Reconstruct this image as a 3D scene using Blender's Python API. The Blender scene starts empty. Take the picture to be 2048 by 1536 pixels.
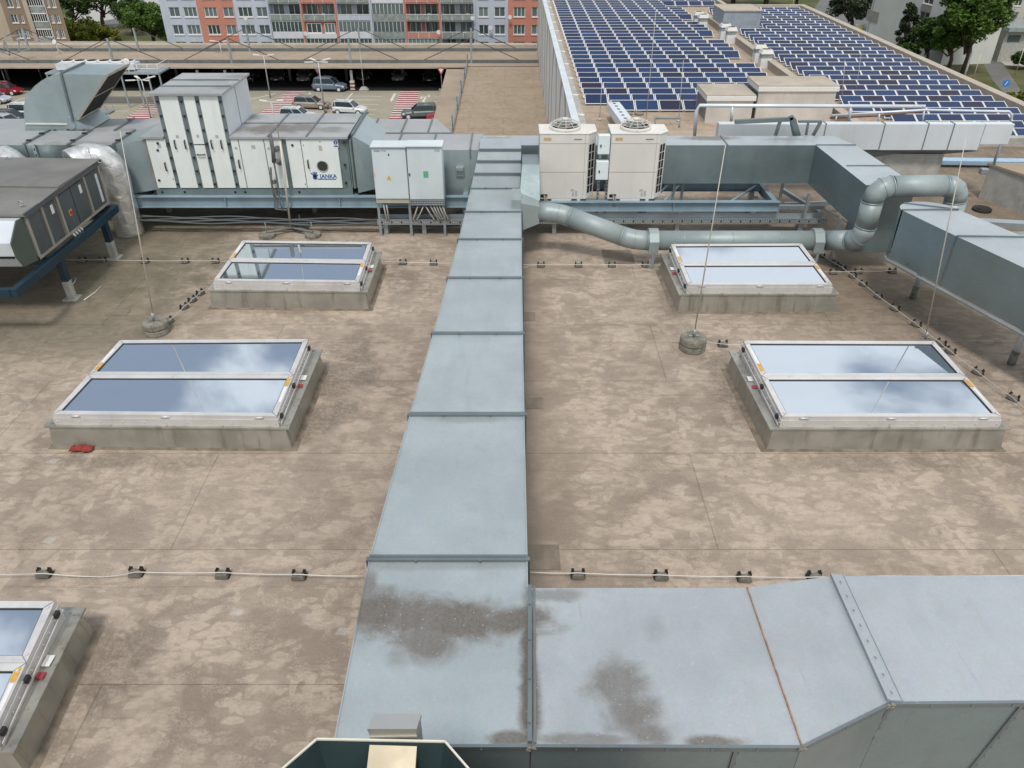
import bpy, bmesh, math, random
from mathutils import Vector, Matrix, noise as mnoise
R = math.radians
random.seed(7)
scene = bpy.context.scene
col = scene.collection
# ---------------------------------------------------------------- camera
H = 7.5; TH = R(33.45); F = 1541.0
cam = bpy.data.objects.new('camera', bpy.data.cameras.new('camera')); col.objects.link(cam)
cam.data.sensor_width = 36; cam.data.lens = 36 * F / 2048
cam.data.clip_end = 3000; cam.data.clip_start = 0.05
cam.location = (0, 0, H); cam.rotation_euler = (R(90) - TH, 0, 0)
scene.camera = cam
# ---------------------------------------------------------------- sky, sun, exposure
SUN_EL, SUN_AZ = 60, 188      # azimuth clockwise from +Y
w = bpy.data.worlds.new('World'); scene.world = w; w.use_nodes = True
nt = w.node_tree; nt.nodes.clear()
out = nt.nodes.new('ShaderNodeOutputWorld'); bg = nt.nodes.new('ShaderNodeBackground')
sky = nt.nodes.new('ShaderNodeTexSky'); sky.sky_type = 'NISHITA'; sky.sun_disc = False
sky.sun_elevation = R(SUN_EL); sky.sun_rotation = R(SUN_AZ); sky.air_density = 1.4; sky.dust_density = 1.5
tc = nt.nodes.new('ShaderNodeTexCoord')
sep = nt.nodes.new('ShaderNodeSeparateXYZ'); nt.links.new(tc.outputs['Generated'], sep.inputs[0])
def wm(op, a, b=None):
    n = nt.nodes.new('ShaderNodeMath'); n.operation = op
    for i, v in enumerate((a, b)):
        if v is None: continue
        if isinstance(v, (int, float)): n.inputs[i].default_value = v
        else: nt.links.new(v, n.inputs[i])
    return n.outputs[0]
zz = wm('ADD', wm('MAXIMUM', sep.outputs[2], 0.0), 0.25)
cx = wm('DIVIDE', sep.outputs[0], zz); cy = wm('DIVIDE', sep.outputs[1], zz)
cmb = nt.nodes.new('ShaderNodeCombineXYZ'); nt.links.new(cx, cmb.inputs[0]); nt.links.new(cy, cmb.inputs[1])
cn = nt.nodes.new('ShaderNodeTexNoise'); cn.inputs['Scale'].default_value = 4.2; cn.inputs['Detail'].default_value = 7
cn.inputs['Roughness'].default_value = 0.52; cn.inputs['Distortion'].default_value = 0.25
nt.links.new(cmb.outputs[0], cn.inputs['Vector'])
bias = wm('MULTIPLY', cx, 0.26)
cf = wm('ADD', cn.outputs[0], bias)
mr = nt.nodes.new('ShaderNodeMapRange'); mr.interpolation_type = 'SMOOTHSTEP'
mr.inputs[1].default_value = 0.40; mr.inputs[2].default_value = 0.565
nt.links.new(cf, mr.inputs[0])
mx = nt.nodes.new('ShaderNodeMix'); mx.data_type = 'RGBA'
nt.links.new(mr.outputs[0], mx.inputs[0]); nt.links.new(sky.outputs[0], mx.inputs[6]); mx.inputs[7].default_value = (11.5, 11.7, 12.0, 1)
veil = nt.nodes.new('ShaderNodeMix'); veil.data_type = 'RGBA'; veil.inputs[0].default_value = 0.32
nt.links.new(mx.outputs[2], veil.inputs[6]); veil.inputs[7].default_value = (7.0, 7.7, 8.5, 1)
nt.links.new(veil.outputs[2], bg.inputs[0]); bg.inputs[1].default_value = 0.088
nt.links.new(bg.outputs[0], out.inputs[0])
sl = bpy.data.lights.new('sun', 'SUN'); sl.energy = 2.1; sl.angle = R(11); sl.color = (1, 0.95, 0.88)
so = bpy.data.objects.new('sun', sl); col.objects.link(so)
sd = Vector((math.sin(R(SUN_AZ)) * math.cos(R(SUN_EL)), math.cos(R(SUN_AZ)) * math.cos(R(SUN_EL)), math.sin(R(SUN_EL))))
so.rotation_euler = sd.to_track_quat('Z', 'Y').to_euler(); so.location = (0, 0, 60)
scene.view_settings.view_transform = 'Standard'; scene.view_settings.look = 'None'
scene.view_settings.exposure = 0.07; scene.view_settings.gamma = 1
scene.render.engine = 'CYCLES'
scene.cycles.max_bounces = 6; scene.cycles.diffuse_bounces = 3; scene.cycles.glossy_bounces = 3
# ---------------------------------------------------------------- measuring: pixel of the 2048 photo -> point on a plane
def ray(px, py):
    u = (px - 1024) / F; v = (768 - py) / F
    return u, math.cos(TH) + v * math.sin(TH), -math.sin(TH) + v * math.cos(TH)
def P(px, py, z=0.0, s=0.0):            # on the plane z = z + s*Y
    x, y, d = ray(px, py); t = (z - H) / (d - s * y)
    return Vector((x * t, y * t, H + d * t))
def Q(px, py, Y):
    x, y, d = ray(px, py); t = Y / y
    return Vector((x * t, Y, H + d * t))
# ---------------------------------------------------------------- materials
class NT:
    def __init__(s, name):
        s.m = bpy.data.materials.new(name); s.m.use_nodes = True; s.t = s.m.node_tree
        s.b = s.t.nodes['Principled BSDF']
        g = s.t.nodes.new('ShaderNodeNewGeometry'); s.pos = g.outputs['Position']; s.nrm = g.outputs['Normal']
    def n(s, t): return s.t.nodes.new(t)
    def l(s, a, b):
        if isinstance(a, (int, float)): b.default_value = a
        elif isinstance(a, tuple): b.default_value = a if len(a) == 4 or b.type == 'VECTOR' else (*a, 1)
        else: s.t.links.new(a, b)
    def math(s, op, a, b=0.0, c=None, clamp=False):
        n = s.n('ShaderNodeMath'); n.operation = op; n.use_clamp = clamp
        s.l(a, n.inputs[0]); s.l(b, n.inputs[1])
        if c is not None: s.l(c, n.inputs[2])
        return n.outputs[0]
    def mapping(s, v, scale=(1, 1, 1), rot=(0, 0, 0), loc=(0, 0, 0)):
        n = s.n('ShaderNodeMapping'); s.l(v, n.inputs[0]); n.inputs['Scale'].default_value = scale
        n.inputs['Rotation'].default_value = rot; n.inputs['Location'].default_value = loc
        return n.outputs[0]
    def noise(s, v, scale, detail=4, rough=.55, dist=0.0):
        n = s.n('ShaderNodeTexNoise'); s.l(v, n.inputs['Vector']); n.inputs['Scale'].default_value = scale
        n.inputs['Detail'].default_value = detail; n.inputs['Roughness'].default_value = rough; n.inputs['Distortion'].default_value = dist
        return n.outputs[0]
    def ramp(s, f, a, b, lo=0.0, hi=1.0):
        n = s.n('ShaderNodeMapRange'); n.interpolation_type = 'SMOOTHSTEP'; s.l(f, n.inputs[0])
        n.inputs[1].default_value = a; n.inputs[2].default_value = b; n.inputs[3].default_value = lo; n.inputs[4].default_value = hi
        return n.outputs[0]
    def mix(s, f, a, b, mode='MIX'):
        n = s.n('ShaderNodeMix'); n.data_type = 'RGBA'; n.blend_type = mode
        s.l(f, n.inputs[0]); s.l(a, n.inputs[6]); s.l(b, n.inputs[7]); return n.outputs[2]
    def sepxyz(s, v):
        n = s.n('ShaderNodeSeparateXYZ'); s.l(v, n.inputs[0]); return n.outputs
    def bump(s, h, strength=.2, dist=.02):
        n = s.n('ShaderNodeBump'); s.l(h, n.inputs['Height']); n.inputs['Strength'].default_value = strength
        n.inputs['Distance'].default_value = dist; s.l(n.outputs[0], s.b.inputs['Normal'])
    def set(s, color=None, rough=None, metal=None, spec=None):
        if color is not None: s.l(color, s.b.inputs['Base Color'])
        if rough is not None: s.l(rough, s.b.inputs['Roughness'])
        if metal is not None: s.l(metal, s.b.inputs['Metallic'])
        if spec is not None: s.l(spec, s.b.inputs['Specular IOR Level'])
def mul(c, k): return tuple(min(1, x * k) for x in c)
def paint(name, c, rough=.55, metal=0.0, var=.12, scale=2.0, dirt=.25, dirtc=(.13, .11, .09), bump=0.0, bscale=30, streak=True):
    t = NT(name)
    n1 = t.noise(t.pos, scale, 5); n2 = t.noise(t.mapping(t.pos, (1, 1, .12 if streak else 1)), scale * 3.1, 4, .6)
    base = t.mix(t.ramp(n1, .3, .7), mul(c, 1 - var), mul(c, 1 + var))
    d = t.math('MULTIPLY', t.ramp(n2, .5, .78), dirt)
    base = t.mix(d, base, dirtc)
    t.set(base, t.ramp(n1, .3, .7, rough - .06, rough + .08), metal)
    if bump: t.bump(t.noise(t.pos, bscale, 3), bump, .01)
    return t.m
def galv(name, c, rough=.42, metal=.55, stains=(), speck=.05):
    t = NT(name)
    sp = t.n('ShaderNodeTexVoronoi'); t.l(t.pos, sp.inputs['Vector']); sp.inputs['Scale'].default_value = 55
    n1 = t.noise(t.pos, .9, 4, .6); n2 = t.noise(t.pos, 14, 5, .65); n3 = t.noise(t.mapping(t.pos, (1, 1, .2)), 3.4, 5, .6)
    base = t.mix(t.ramp(n1, .3, .7), mul(c, .90), mul(c, 1.08))
    base = t.mix(speck, base, sp.outputs['Color'], 'OVERLAY')
    base = t.mix(t.math('MULTIPLY', t.ramp(n3, .55, .8), .28), base, mul(c, .6))
    base = t.mix(t.math('MULTIPLY', t.ramp(n2, .62, .75), .16), base, (.75, .78, .8))
    ro = t.ramp(n1, .25, .75, rough - .08, rough + .10)
    me = metal
    if stains:
        o = t.sepxyz(t.pos); f = None
        nb = t.noise(t.pos, 2.1, 6, .62, .8); nf = t.noise(t.pos, 34, 5, .75)
        for (cx_, cy_, rx, ry, k) in stains:
            a = t.math('DIVIDE', t.math('SUBTRACT', o[0], cx_), rx); b = t.math('DIVIDE', t.math('SUBTRACT', o[1], cy_), ry)
            d = t.math('SQRT', t.math('ADD', t.math('MULTIPLY', a, a), t.math('MULTIPLY', b, b)))
            d = t.math('ADD', d, t.math('MULTIPLY', t.math('SUBTRACT', nb, .5), 2.0))
            d = t.math('ADD', d, t.math('MULTIPLY', t.math('SUBTRACT', nf, .5), .12))
            q = t.math('MULTIPLY', t.ramp(d, 1.5, .5), k)
            f = q if f is None else t.math('MAXIMUM', f, q)
        top = t.ramp(t.sepxyz(t.nrm)[2], .6, .8)
        f = t.math('MULTIPLY', f, top)
        ws = t.n('ShaderNodeTexVoronoi'); t.l(t.pos, ws.inputs['Vector']); ws.inputs['Scale'].default_value = 24
        wh = t.math('MULTIPLY', t.ramp(ws.outputs['Distance'], .17, .08), t.ramp(t.sepxyz(ws.outputs['Color'])[0], .55, .75))
        dirt = t.mix(t.ramp(nf, .35, .65), (.125, .112, .10), (.17, .155, .135))
        dirt = t.mix(t.math('MULTIPLY', wh, .7), dirt, (.6, .62, .62))
        base = t.mix(f, base, dirt)
        me = t.math('MULTIPLY', t.math('SUBTRACT', 1.0, f), metal)
        ro = t.math('ADD', ro, t.math('MULTIPLY', f, .3))
    sc_ = t.noise(t.mapping(t.pos, (22, 1.2, 1), (0, 0, .5)), 1.0, 3, .5)
    sc2 = t.noise(t.pos, 1.3, 2)
    base = t.mix(t.math('MULTIPLY', t.math('MULTIPLY', t.ramp(sc_, .66, .72), t.ramp(sc2, .5, .65)), .22), base, mul(c, .55))
    run = t.noise(t.mapping(t.pos, (3, .5, 3)), 1.0, 5, .6)
    base = t.mix(t.math('MULTIPLY', t.ramp(run, .50, .72), .25), base, mul(c, .74))
    t.set(base, ro, me)
    t.bump(t.noise(t.pos, 2.2, 3), .25, .02)
    return t.m
M = {}
def membrane(name, light, dark, near=True):
    t = NT(name)
    big = t.noise(t.pos, .28, 5, .6); mid = t.noise(t.pos, 1.6, 6, .6, .4); fine = t.noise(t.pos, 38, 4, .7)
    base = t.mix(t.ramp(big, .3, .7), dark, light)
    base = t.mix(t.math('MULTIPLY', t.ramp(mid, .42, .62), .55), base, mul(light, 1.12))
    if near:
        warp = t.n('ShaderNodeTexNoise'); t.l(t.pos, warp.inputs['Vector']); warp.inputs['Scale'].default_value = 1.1
        def add(sc):
            n = t.n('ShaderNodeVectorMath'); n.operation = 'MULTIPLY_ADD'; t.l(warp.outputs['Color'], n.inputs[0])
            n.inputs[1].default_value = (sc, sc, 0); t.l(t.pos, n.inputs[2]); return n.outputs[0]
        wv = add(.28)
        foot = None
        for (rz, sx, sy, lo, seed) in ((.5, 2.6, 6.5, .35, 0), (-.4, 6.6, 2.6, .45, 7), (1.2, 3.0, 7.6, .45, 13), (.1, 1.3, 3.2, .40, 21), (.8, 4.4, 8.8, .40, 33), (-.9, 1.9, 3.9, .5, 41)):
            v = t.n('ShaderNodeTexVoronoi'); t.l(t.mapping(wv, (sx, sy, 1), (0, 0, rz), (seed, seed * .7, 0)), v.inputs['Vector'])
            v.inputs['Scale'].default_value = 1.0; v.inputs['Randomness'].default_value = 1
            q = t.math('MULTIPLY', t.ramp(t.math('ADD', v.outputs['Distance'], t.math('MULTIPLY', t.math('SUBTRACT', fine, .5), .22)), .48, .41),
                       t.ramp(t.sepxyz(v.outputs['Color'])[0], lo, lo + .25))
            foot = q if foot is None else t.math('MAXIMUM', foot, q)
        foot = t.math('MULTIPLY', foot, t.ramp(t.math('ADD', mid, t.math('MULTIPLY', t.math('SUBTRACT', fine, .5), .5)), .32, .58, .0, .9))
        o0 = t.sepxyz(t.pos)
        # scuffs are missing in the darker strip beside the duct
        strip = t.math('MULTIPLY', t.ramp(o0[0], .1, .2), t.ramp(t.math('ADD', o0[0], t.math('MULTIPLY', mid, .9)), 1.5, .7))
        foot = t.math('MULTIPLY', t.math('MULTIPLY', foot, t.math('SUBTRACT', 1.0, strip)), t.ramp(t.noise(t.pos, .55, 4, .6), .35, .60, .45, 1.0))
        base = t.mix(foot, base, mul(light, 1.33))
        mott = t.noise(t.mapping(t.pos, (1, 1.8, 1), (0, 0, .3)), 6, 7, .78)
        base = t.mix(t.ramp(mott, .42, .62, .0, .34), base, mul(dark, .80)); base = t.mix(t.ramp(fine, .4, .75, .0, .20), base, mul(light, 1.45))
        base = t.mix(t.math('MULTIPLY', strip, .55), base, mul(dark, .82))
        # tread lines inside the scuffs
        tr = t.n('ShaderNodeTexWave'); t.l(t.mapping(wv, (1, 1, 1), (0, 0, .6)), tr.inputs['Vector']); tr.inputs['Scale'].default_value = 22; tr.inputs['Distortion'].default_value = 3
        pick = t.ramp(t.noise(t.pos, 2.1, 2), .60, .68)
        base = t.mix(t.math('MULTIPLY', t.math('MULTIPLY', foot, pick), t.ramp(tr.outputs['Fac'], .3, .7, 0, .55)), base, mul(dark, .8))
        # dark scratchy scribbles
        scr = t.math('MULTIPLY', t.ramp(t.noise(t.mapping(wv, (1, 1, 1)), 11, 6, .75, 1.5), .60, .68), t.ramp(t.noise(t.pos, .7, 3), .52, .66))
        base = t.mix(t.math('MULTIPLY', scr, .5), base, mul(dark, .5))
        fs_ = None
        for (cx_, cy_, rx_, ry_, k_) in SMUDGE_SHADE:
            a_ = t.math('DIVIDE', t.math('SUBTRACT', o0[0], cx_), rx_); b2 = t.math('DIVIDE', t.math('SUBTRACT', o0[1], cy_), ry_)
            d_ = t.math('ADD', t.math('SQRT', t.math('ADD', t.math('MULTIPLY', a_, a_), t.math('MULTIPLY', b2, b2))), t.math('MULTIPLY', t.math('SUBTRACT', mid, .5), 2.4))
            q_ = t.math('MULTIPLY', t.ramp(d_, 1.3, .3), k_); fs_ = q_ if fs_ is None else t.math('MAXIMUM', fs_, q_)
        fs_ = t.math('MULTIPLY', fs_, t.ramp(t.noise(t.pos, 16, 5, .75), .36, .6, .25, 1.0))
        base = t.mix(fs_, base, (.10, .09, .07))
        # pale patches
        vp = t.n('ShaderNodeTexVoronoi'); vp.distance = 'CHEBYCHEV'; t.l(t.mapping(t.pos, (1, 1.3, 1), (0, 0, .25)), vp.inputs['Vector']); vp.inputs['Scale'].default_value = 1.1
        pt = t.math('MULTIPLY', t.ramp(vp.outputs['Distance'], .085, .07), t.ramp(t.sepxyz(vp.outputs['Color'])[1], .48, .52))
        pt = t.math('MULTIPLY', pt, t.ramp(fine, .35, .6, .3, .9))
        base = t.mix(t.math('MULTIPLY', pt, .55), base, (.52, .51, .47))
        # green-black damp zone on the left
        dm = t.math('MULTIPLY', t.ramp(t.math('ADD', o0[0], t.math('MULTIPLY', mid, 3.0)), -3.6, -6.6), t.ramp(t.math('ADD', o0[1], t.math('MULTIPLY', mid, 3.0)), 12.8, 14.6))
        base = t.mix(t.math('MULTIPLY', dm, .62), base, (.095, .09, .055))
        duct_shade = t.math('MULTIPLY', t.ramp(o0[0], 3.5, 7.0), t.ramp(t.math('ADD', o0[1], t.math('MULTIPLY', mid, 2.0)), 12.5, 15.5))  # shade beneath the oval duct at right, painted into the roof colour
        base = t.mix(t.math('MULTIPLY', duct_shade, .58), base, (.12, .09, .055))
    br = t.n('ShaderNodeTexBrick'); t.l(t.mapping(t.pos, (1, 1, 1), (0, 0, 0), (.9, .85, 0)), br.inputs['Vector'])
    br.inputs['Scale'].default_value = 1.0; br.inputs['Brick Width'].default_value = 7.3; br.inputs['Row Height'].default_value = 2.05
    br.inputs['Mortar Size'].default_value = .010 if near else .03; br.inputs['Mortar Smooth'].default_value = .3
    br.inputs['Color1'].default_value = (1, 1, 1, 1); br.inputs['Color2'].default_value = (.93, .93, .93, 1); br.inputs['Mortar'].default_value = (.58, .56, .54, 1)
    base = t.mix(.75, base, br.outputs['Color'], 'MULTIPLY')
    t.set(base, .82, 0.0, .3)
    t.bump(t.math('ADD', t.math('MULTIPLY', fine, .35), mid), .25, .015)
    return t.m
def PZ(px, py):
    p = P(px, py, 0); return p
SMUDGE_SHADE = []  # grime plus contact shade around the skylights, both put into the roof colour
for (a, b_, rx_, ry_, k) in ((690, 760, .55, 1.6, .55), (640, 850, .4, .7, .5), (800, 560, .35, .9, .35), (1440, 760, .35, 1.6, .5), (1335, 600, .3, .9, .4), (210, 1340, .5, 1.0, .45), (330, 925, 2.2, .22, .4), (1780, 925, 2.2, .22, .35), (570, 620, 1.8, .2, .35), (1520, 625, 1.6, .2, .35), (260, 560, 1.8, 1.2, .4), (700, 690, .3, 1.2, .35)):
    q_ = PZ(a, b_); SMUDGE_SHADE.append((q_.x, q_.y, rx_, ry_, k))
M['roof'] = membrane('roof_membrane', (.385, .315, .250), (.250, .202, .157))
M['roof2'] = membrane('roof_membrane_far', (.42, .33, .25), (.33, .255, .185), False)
M['deckroof'] = paint('grit_roofing', (.345, .275, .205), .9, 0, .10, .25, .35, (.2, .15, .11), .2, 12, False)
M['steelblue'] = paint('painted_steel', (.27, .37, .43), .45, .25, .12, 1.5, .25)
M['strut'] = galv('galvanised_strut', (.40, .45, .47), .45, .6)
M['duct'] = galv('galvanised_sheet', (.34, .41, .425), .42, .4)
M['ductshade'] = galv('galvanised_sheet_shaded', (.235, .295, .305), .34, .55)  # darker copy of the duct sheet: shade of the side faces in its colour
M['round'] = galv('spiral_sheet', (.32, .375, .37), .5, .2)
M['flange'] = galv('flange_steel', (.20, .235, .245), .45, .6)
M['white'] = paint('mint_white_panel', (.74, .79, .76), .5, 0, .05, 1.0, .10)
M['cabinet'] = paint('cabinet_grey', (.60, .67, .69), .45, 0, .05, 1.0, .10)
M['post'] = paint('grey_green_profile', (.17, .215, .22), .5, .2, .15, 2, .2)
M['cream'] = paint('cream_enamel', (.68, .665, .615), .5, 0, .05, 1.3, .14, (.3, .24, .18))
M['creamlight'] = paint('pale_plastic', (.70, .78, .78), .5, 0, .04, 1, .08)
M['black'] = paint('black_rubber', (.02, .02, .02), .6, 0, .2, 5, 0)
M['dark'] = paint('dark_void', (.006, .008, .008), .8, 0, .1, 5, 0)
M['anth'] = paint('anthracite_panel', (.075, .088, .092), .5, .1, .12, 1.5, .2, (.2, .18, .15))
M['taupe'] = paint('taupe_frame', (.33, .31, .265), .55, .1, .1, 2, .3)
M['taupetop'] = paint('dusty_grey_lid', (.20, .195, .18), .6, .2, .15, 1.0, .35, (.13, .11, .085), 0, 30, False)
M['green'] = paint('dark_green_sheet', (.09, .12, .095), .45, .2, .1, 1.2, .15)
M['navy'] = paint('navy_steel', (.008, .036, .060), .4, .1, .15, 2, .12)
M['concrete'] = paint('concrete', (.40, .395, .36), .9, 0, .15, 3, .4, (.15, .14, .12), .3, 50)
M['concblock'] = paint('mossy_concrete', (.22, .205, .165), .95, 0, .3, 9, .5, (.08, .08, .06), .6, 60, False)
M['frame'] = paint('skylight_aluminium', (.68, .665, .65), .38, .35, .06, 2.5, .25, (.33, .29, .24))
M['curb'] = paint('stainless_curb', (.40, .39, .345), .36, .5, .15, 2.2, .65, (.15, .14, .10))
M['gasket'] = paint('black_gasket', (.01, .012, .016), .5, 0, 0, 5, 0)
M['wire'] = paint('aluminium_wire', (.66, .64, .58), .45, .3, .05, 5, 0)
M['rod'] = paint('rod_aluminium', (.55, .52, .45), .5, .3, .1, 3, .15)
M['red'] = paint('red_cloth', (.25, .035, .028), .8, 0, .25, 20, .1)
M['redpaint'] = paint('red_paint', (.34, .04, .05), .6, 0, .1, 3, .1)
M['orange'] = paint('orange_sticker', (.62, .33, .04), .6, 0, .2, 30, .35, (.6, .55, .5), streak=False)
M['paper'] = paint('white_sticker', (.72, .72, .70), .6, 0, .04, 9, .1)
M['greylabel'] = paint('grey_print', (.42, .43, .43), .6, 0, .2, 60, .3, (.6, .6, .6), streak=False)
M['blue'] = paint('blue_print', (.015, .09, .30), .5, 0, 0, 3, 0)
M['gold'] = paint('faded_gold_print', (.58, .42, .25), .5, 0, .1, 20, 0)
M['ink'] = paint('dark_print', (.05, .05, .05), .6, 0, 0, 3, 0)
M['yellow'] = paint('warning_yellow', (.75, .5, .03), .5, 0, 0, 3, 0)
M['greenp'] = paint('green_sticker', (.10, .42, .22), .5, 0, 0, 3, 0)
M['porthole'] = paint('porthole_glass', (.05, .05, .03), .15, .2, .1, 3, 0)
M['whitesteel'] = paint('white_sheet', (.66, .71, .74), .42, .3, .06, .8, .12)
M['inox'] = paint('brushed_inox', (.56, .55, .52), .3, .75, .05, 2, .1)
M['hopper'] = paint('hopper_sheet', (.035, .06, .062), .4, .3, .2, 2, .1)
M['rim'] = paint('hopper_rim', (.72, .70, .58), .5, .1, .05, 3, .1)
M['foil'] = None
t = NT('crumpled_foil'); n = t.noise(t.pos, 4, 3, .5, .8)
t.set(t.mix(t.ramp(n, .3, .7), (.62, .63, .61), (.85, .85, .82)), .32, .75); t.bump(n, .45, .06); M['foil'] = t.m
t = NT('solar_control_glass'); n = t.noise(t.pos, 1.3, 5, .6)
t.set(t.mix(t.ramp(n, .4, .8), (.66, .73, .80), (.64, .70, .76)), .025, .92); M['glass'] = t.m
# ---------------------------------------------------------------- mesh helpers
def V(*a): return Vector(a)
class MB:
    def __init__(s): s.v = []; s.f = []; s.m = []; s.s = []
    def add(s, vs, fs, m=0, smooth=False):
        b = len(s.v); s.v += [tuple(p) for p in vs]
        for f in fs: s.f.append(tuple(b + i for i in f)); s.m.append(m); s.s.append(smooth)
        return s
    def hexa(s, a, m=0):                   # 8 corners: bottom ring then top ring
        return s.add(a, [(3, 2, 1, 0), (4, 5, 6, 7), (0, 1, 5, 4), (1, 2, 6, 5), (2, 3, 7, 6), (3, 0, 4, 7)], m)
    def box(s, x0, x1, y0, y1, z0, z1, m=0):
        return s.hexa([(x0, y0, z0), (x1, y0, z0), (x1, y1, z0), (x0, y1, z0), (x0, y0, z1), (x1, y0, z1), (x1, y1, z1), (x0, y1, z1)], m)
    def prism(s, poly, off, m=0):          # polygon of 3D points, swept by off
        n = len(poly); off = Vector(off); a = [Vector(p) for p in poly]; b = [p + off for p in a]
        fs = [tuple(range(n)), tuple(reversed(range(n, 2 * n)))] + [(i, (i + 1) % n, n + (i + 1) % n, n + i) for i in range(n)]
        return s.add(a + b, fs, m)
    def bar(s, a, b, w, h, m=0, up=(0, 0, 1)):   # box beam from a to b
        a = Vector(a); b = Vector(b); d = (b - a).normalized(); u = Vector(up)
        r = d.cross(u)
        if r.length < 1e-4: r = d.cross(Vector((1, 0, 0)))
        r.normalize(); u = r.cross(d).normalized(); r *= w / 2; u *= h / 2
        return s.hexa([a - r - u, b - r - u, b + r - u, a + r - u, a - r + u, b - r + u, b + r + u, a + r + u], m)
    def tube(s, pts, r, n=10, m=0, caps=True, smooth=True):
        pts = [Vector(p) for p in pts]; k = len(pts); rs = r if isinstance(r, (list, tuple)) else [r] * k
        tang = []
        for i in range(k):
            a = pts[max(0, i - 1)]; b = pts[min(k - 1, i + 1)]; tang.append((b - a).normalized())
        ref = Vector((0, 0, 1)) if abs(tang[0].z) < .9 else Vector((0, 1, 0))
        nx = tang[0].cross(ref).normalized(); vs = []
        for i in range(k):
            nx = (nx - tang[i] * nx.dot(tang[i])).normalized(); ny = tang[i].cross(nx)
            for j in range(n):
                a = 2 * math.pi * j / n; vs.append(pts[i] + (nx * math.cos(a) + ny * math.sin(a)) * rs[i])
        fs = [(i * n + j, i * n + (j + 1) % n, (i + 1) * n + (j + 1) % n, (i + 1) * n + j) for i in range(k - 1) for j in range(n)]
        s.add(vs, fs, m, smooth)
        if caps:
            b = len(s.v) - len(vs)
            s.f.append(tuple(b + j for j in reversed(range(n)))); s.m.append(m); s.s.append(False)
            s.f.append(tuple(b + (k - 1) * n + j for j in range(n))); s.m.append(m); s.s.append(False)
        return s
    def cyl(s, x, y, z0, z1, r, n=20, m=0, r2=None): return s.tube([(x, y, z0), (x, y, z1)], [r, r2 or r], n, m)
    def build(s, name, mats, parent=None, loc=None, bevel=0.0):
        if not isinstance(mats, (list, tuple)): mats = [mats]
        base = Vector((0, 0, 0))
        if parent is None:
            if loc is None:
                xs = [p[0] for p in s.v]; ys = [p[1] for p in s.v]; zs = [p[2] for p in s.v]
                loc = ((min(xs) + max(xs)) / 2, (min(ys) + max(ys)) / 2, min(zs))
            base = Vector(loc)
        else:
            r = parent
            while r.parent: r = r.parent
            base = Vector(r['_b']) if '_b' in r else Vector((0, 0, 0))
        me = bpy.data.meshes.new(name); me.from_pydata([(p[0] - base.x, p[1] - base.y, p[2] - base.z) for p in s.v], [], s.f)
        me.polygons.foreach_set('material_index', s.m); me.polygons.foreach_set('use_smooth', s.s)
        for m_ in mats: me.materials.append(m_)
        bm = bmesh.new(); bm.from_mesh(me); bmesh.ops.recalc_face_normals(bm, faces=bm.faces); bm.to_mesh(me); bm.free()
        me.update()
        o = bpy.data.objects.new(name, me); col.objects.link(o)
        if parent is None: o.location = base; o['_b'] = tuple(base)
        else: o.parent = parent
        if bevel:
            b = o.modifiers.new('bevel', 'BEVEL'); b.width = bevel; b.segments = 2; b.limit_method = 'ANGLE'; b.angle_limit = R(40)
        return o
def tag(o, label, cat, group=None, kind=None):
    if label: o['label'] = label
    if cat: o['category'] = cat
    if group: o['group'] = group
    if kind: o['kind'] = kind
    return o
def thing(name, loc, label, cat, group=None):
    o = bpy.data.objects.new(name, None); col.objects.link(o); o.location = loc; o['_b'] = tuple(loc)
    o.empty_display_size = .1
    return tag(o, label, cat, group)
def copy_tree(o, parent=None):
    c = o.copy(); col.objects.link(c)
    if parent is not None: c.parent = parent
    for ch in [k for k in o.children]: copy_tree(ch, c)
    return c
def text(name, s, size, mat, parent, pos, rot=(math.pi / 2, 0, 0), extr=.001, align='CENTER', sx=1.0, bold=0.0):
    cu = bpy.data.curves.new(name, 'FONT'); cu.body = s; cu.size = size; cu.extrude = extr; cu.align_x = align; cu.align_y = 'CENTER'; cu.offset = bold
    to = bpy.data.objects.new(name, cu); col.objects.link(to)
    dg = bpy.context.evaluated_depsgraph_get(); me = bpy.data.meshes.new_from_object(to.evaluated_get(dg))
    bpy.data.objects.remove(to)
    o = bpy.data.objects.new(name, me); col.objects.link(o); me.materials.clear(); me.materials.append(mat)
    r = parent
    while r.parent: r = r.parent
    me.transform(Matrix.Translation(Vector(pos) - Vector(r['_b'])) @ Matrix.Rotation(rot[2], 4, 'Z') @ Matrix.Rotation(rot[0], 4, 'X') @ Matrix.Diagonal((sx, 1, 1, 1)))
    o.parent = parent
    return o
ORD = ['zeroth', 'first', 'second', 'third', 'fourth', 'fifth', 'sixth', 'seventh', 'eighth', 'ninth', 'tenth', 'eleventh', 'twelfth', 'thirteenth', 'fourteenth', 'fifteenth', 'sixteenth', 'seventeenth', 'eighteenth', 'nineteenth', 'twentieth'] + ['twenty-' + k for k in ('first', 'second', 'third', 'fourth', 'fifth', 'sixth', 'seventh', 'eighth', 'ninth')] + ['thirtieth', 'thirty-first', 'thirty-second', 'thirty-third', 'thirty-fourth', 'thirty-fifth', 'thirty-sixth', 'thirty-seventh', 'thirty-eighth', 'thirty-ninth', 'fortieth']
def lerp(a, b, t): return a + (b - a) * t
def slab(top, h):            # top polygon (3D) extruded downwards
    mb = MB(); n = len(top); a = [Vector(p) for p in top]; b = [Vector((p.x, p.y, p.z - h)) for p in a]
    mb.add(a + b, [tuple(range(n))], 0); mb.add(a + b, [tuple(range(n, 2 * n))] + [(i, (i + 1) % n, n + (i + 1) % n, n + i) for i in range(n)], 1)
    return mb
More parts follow.
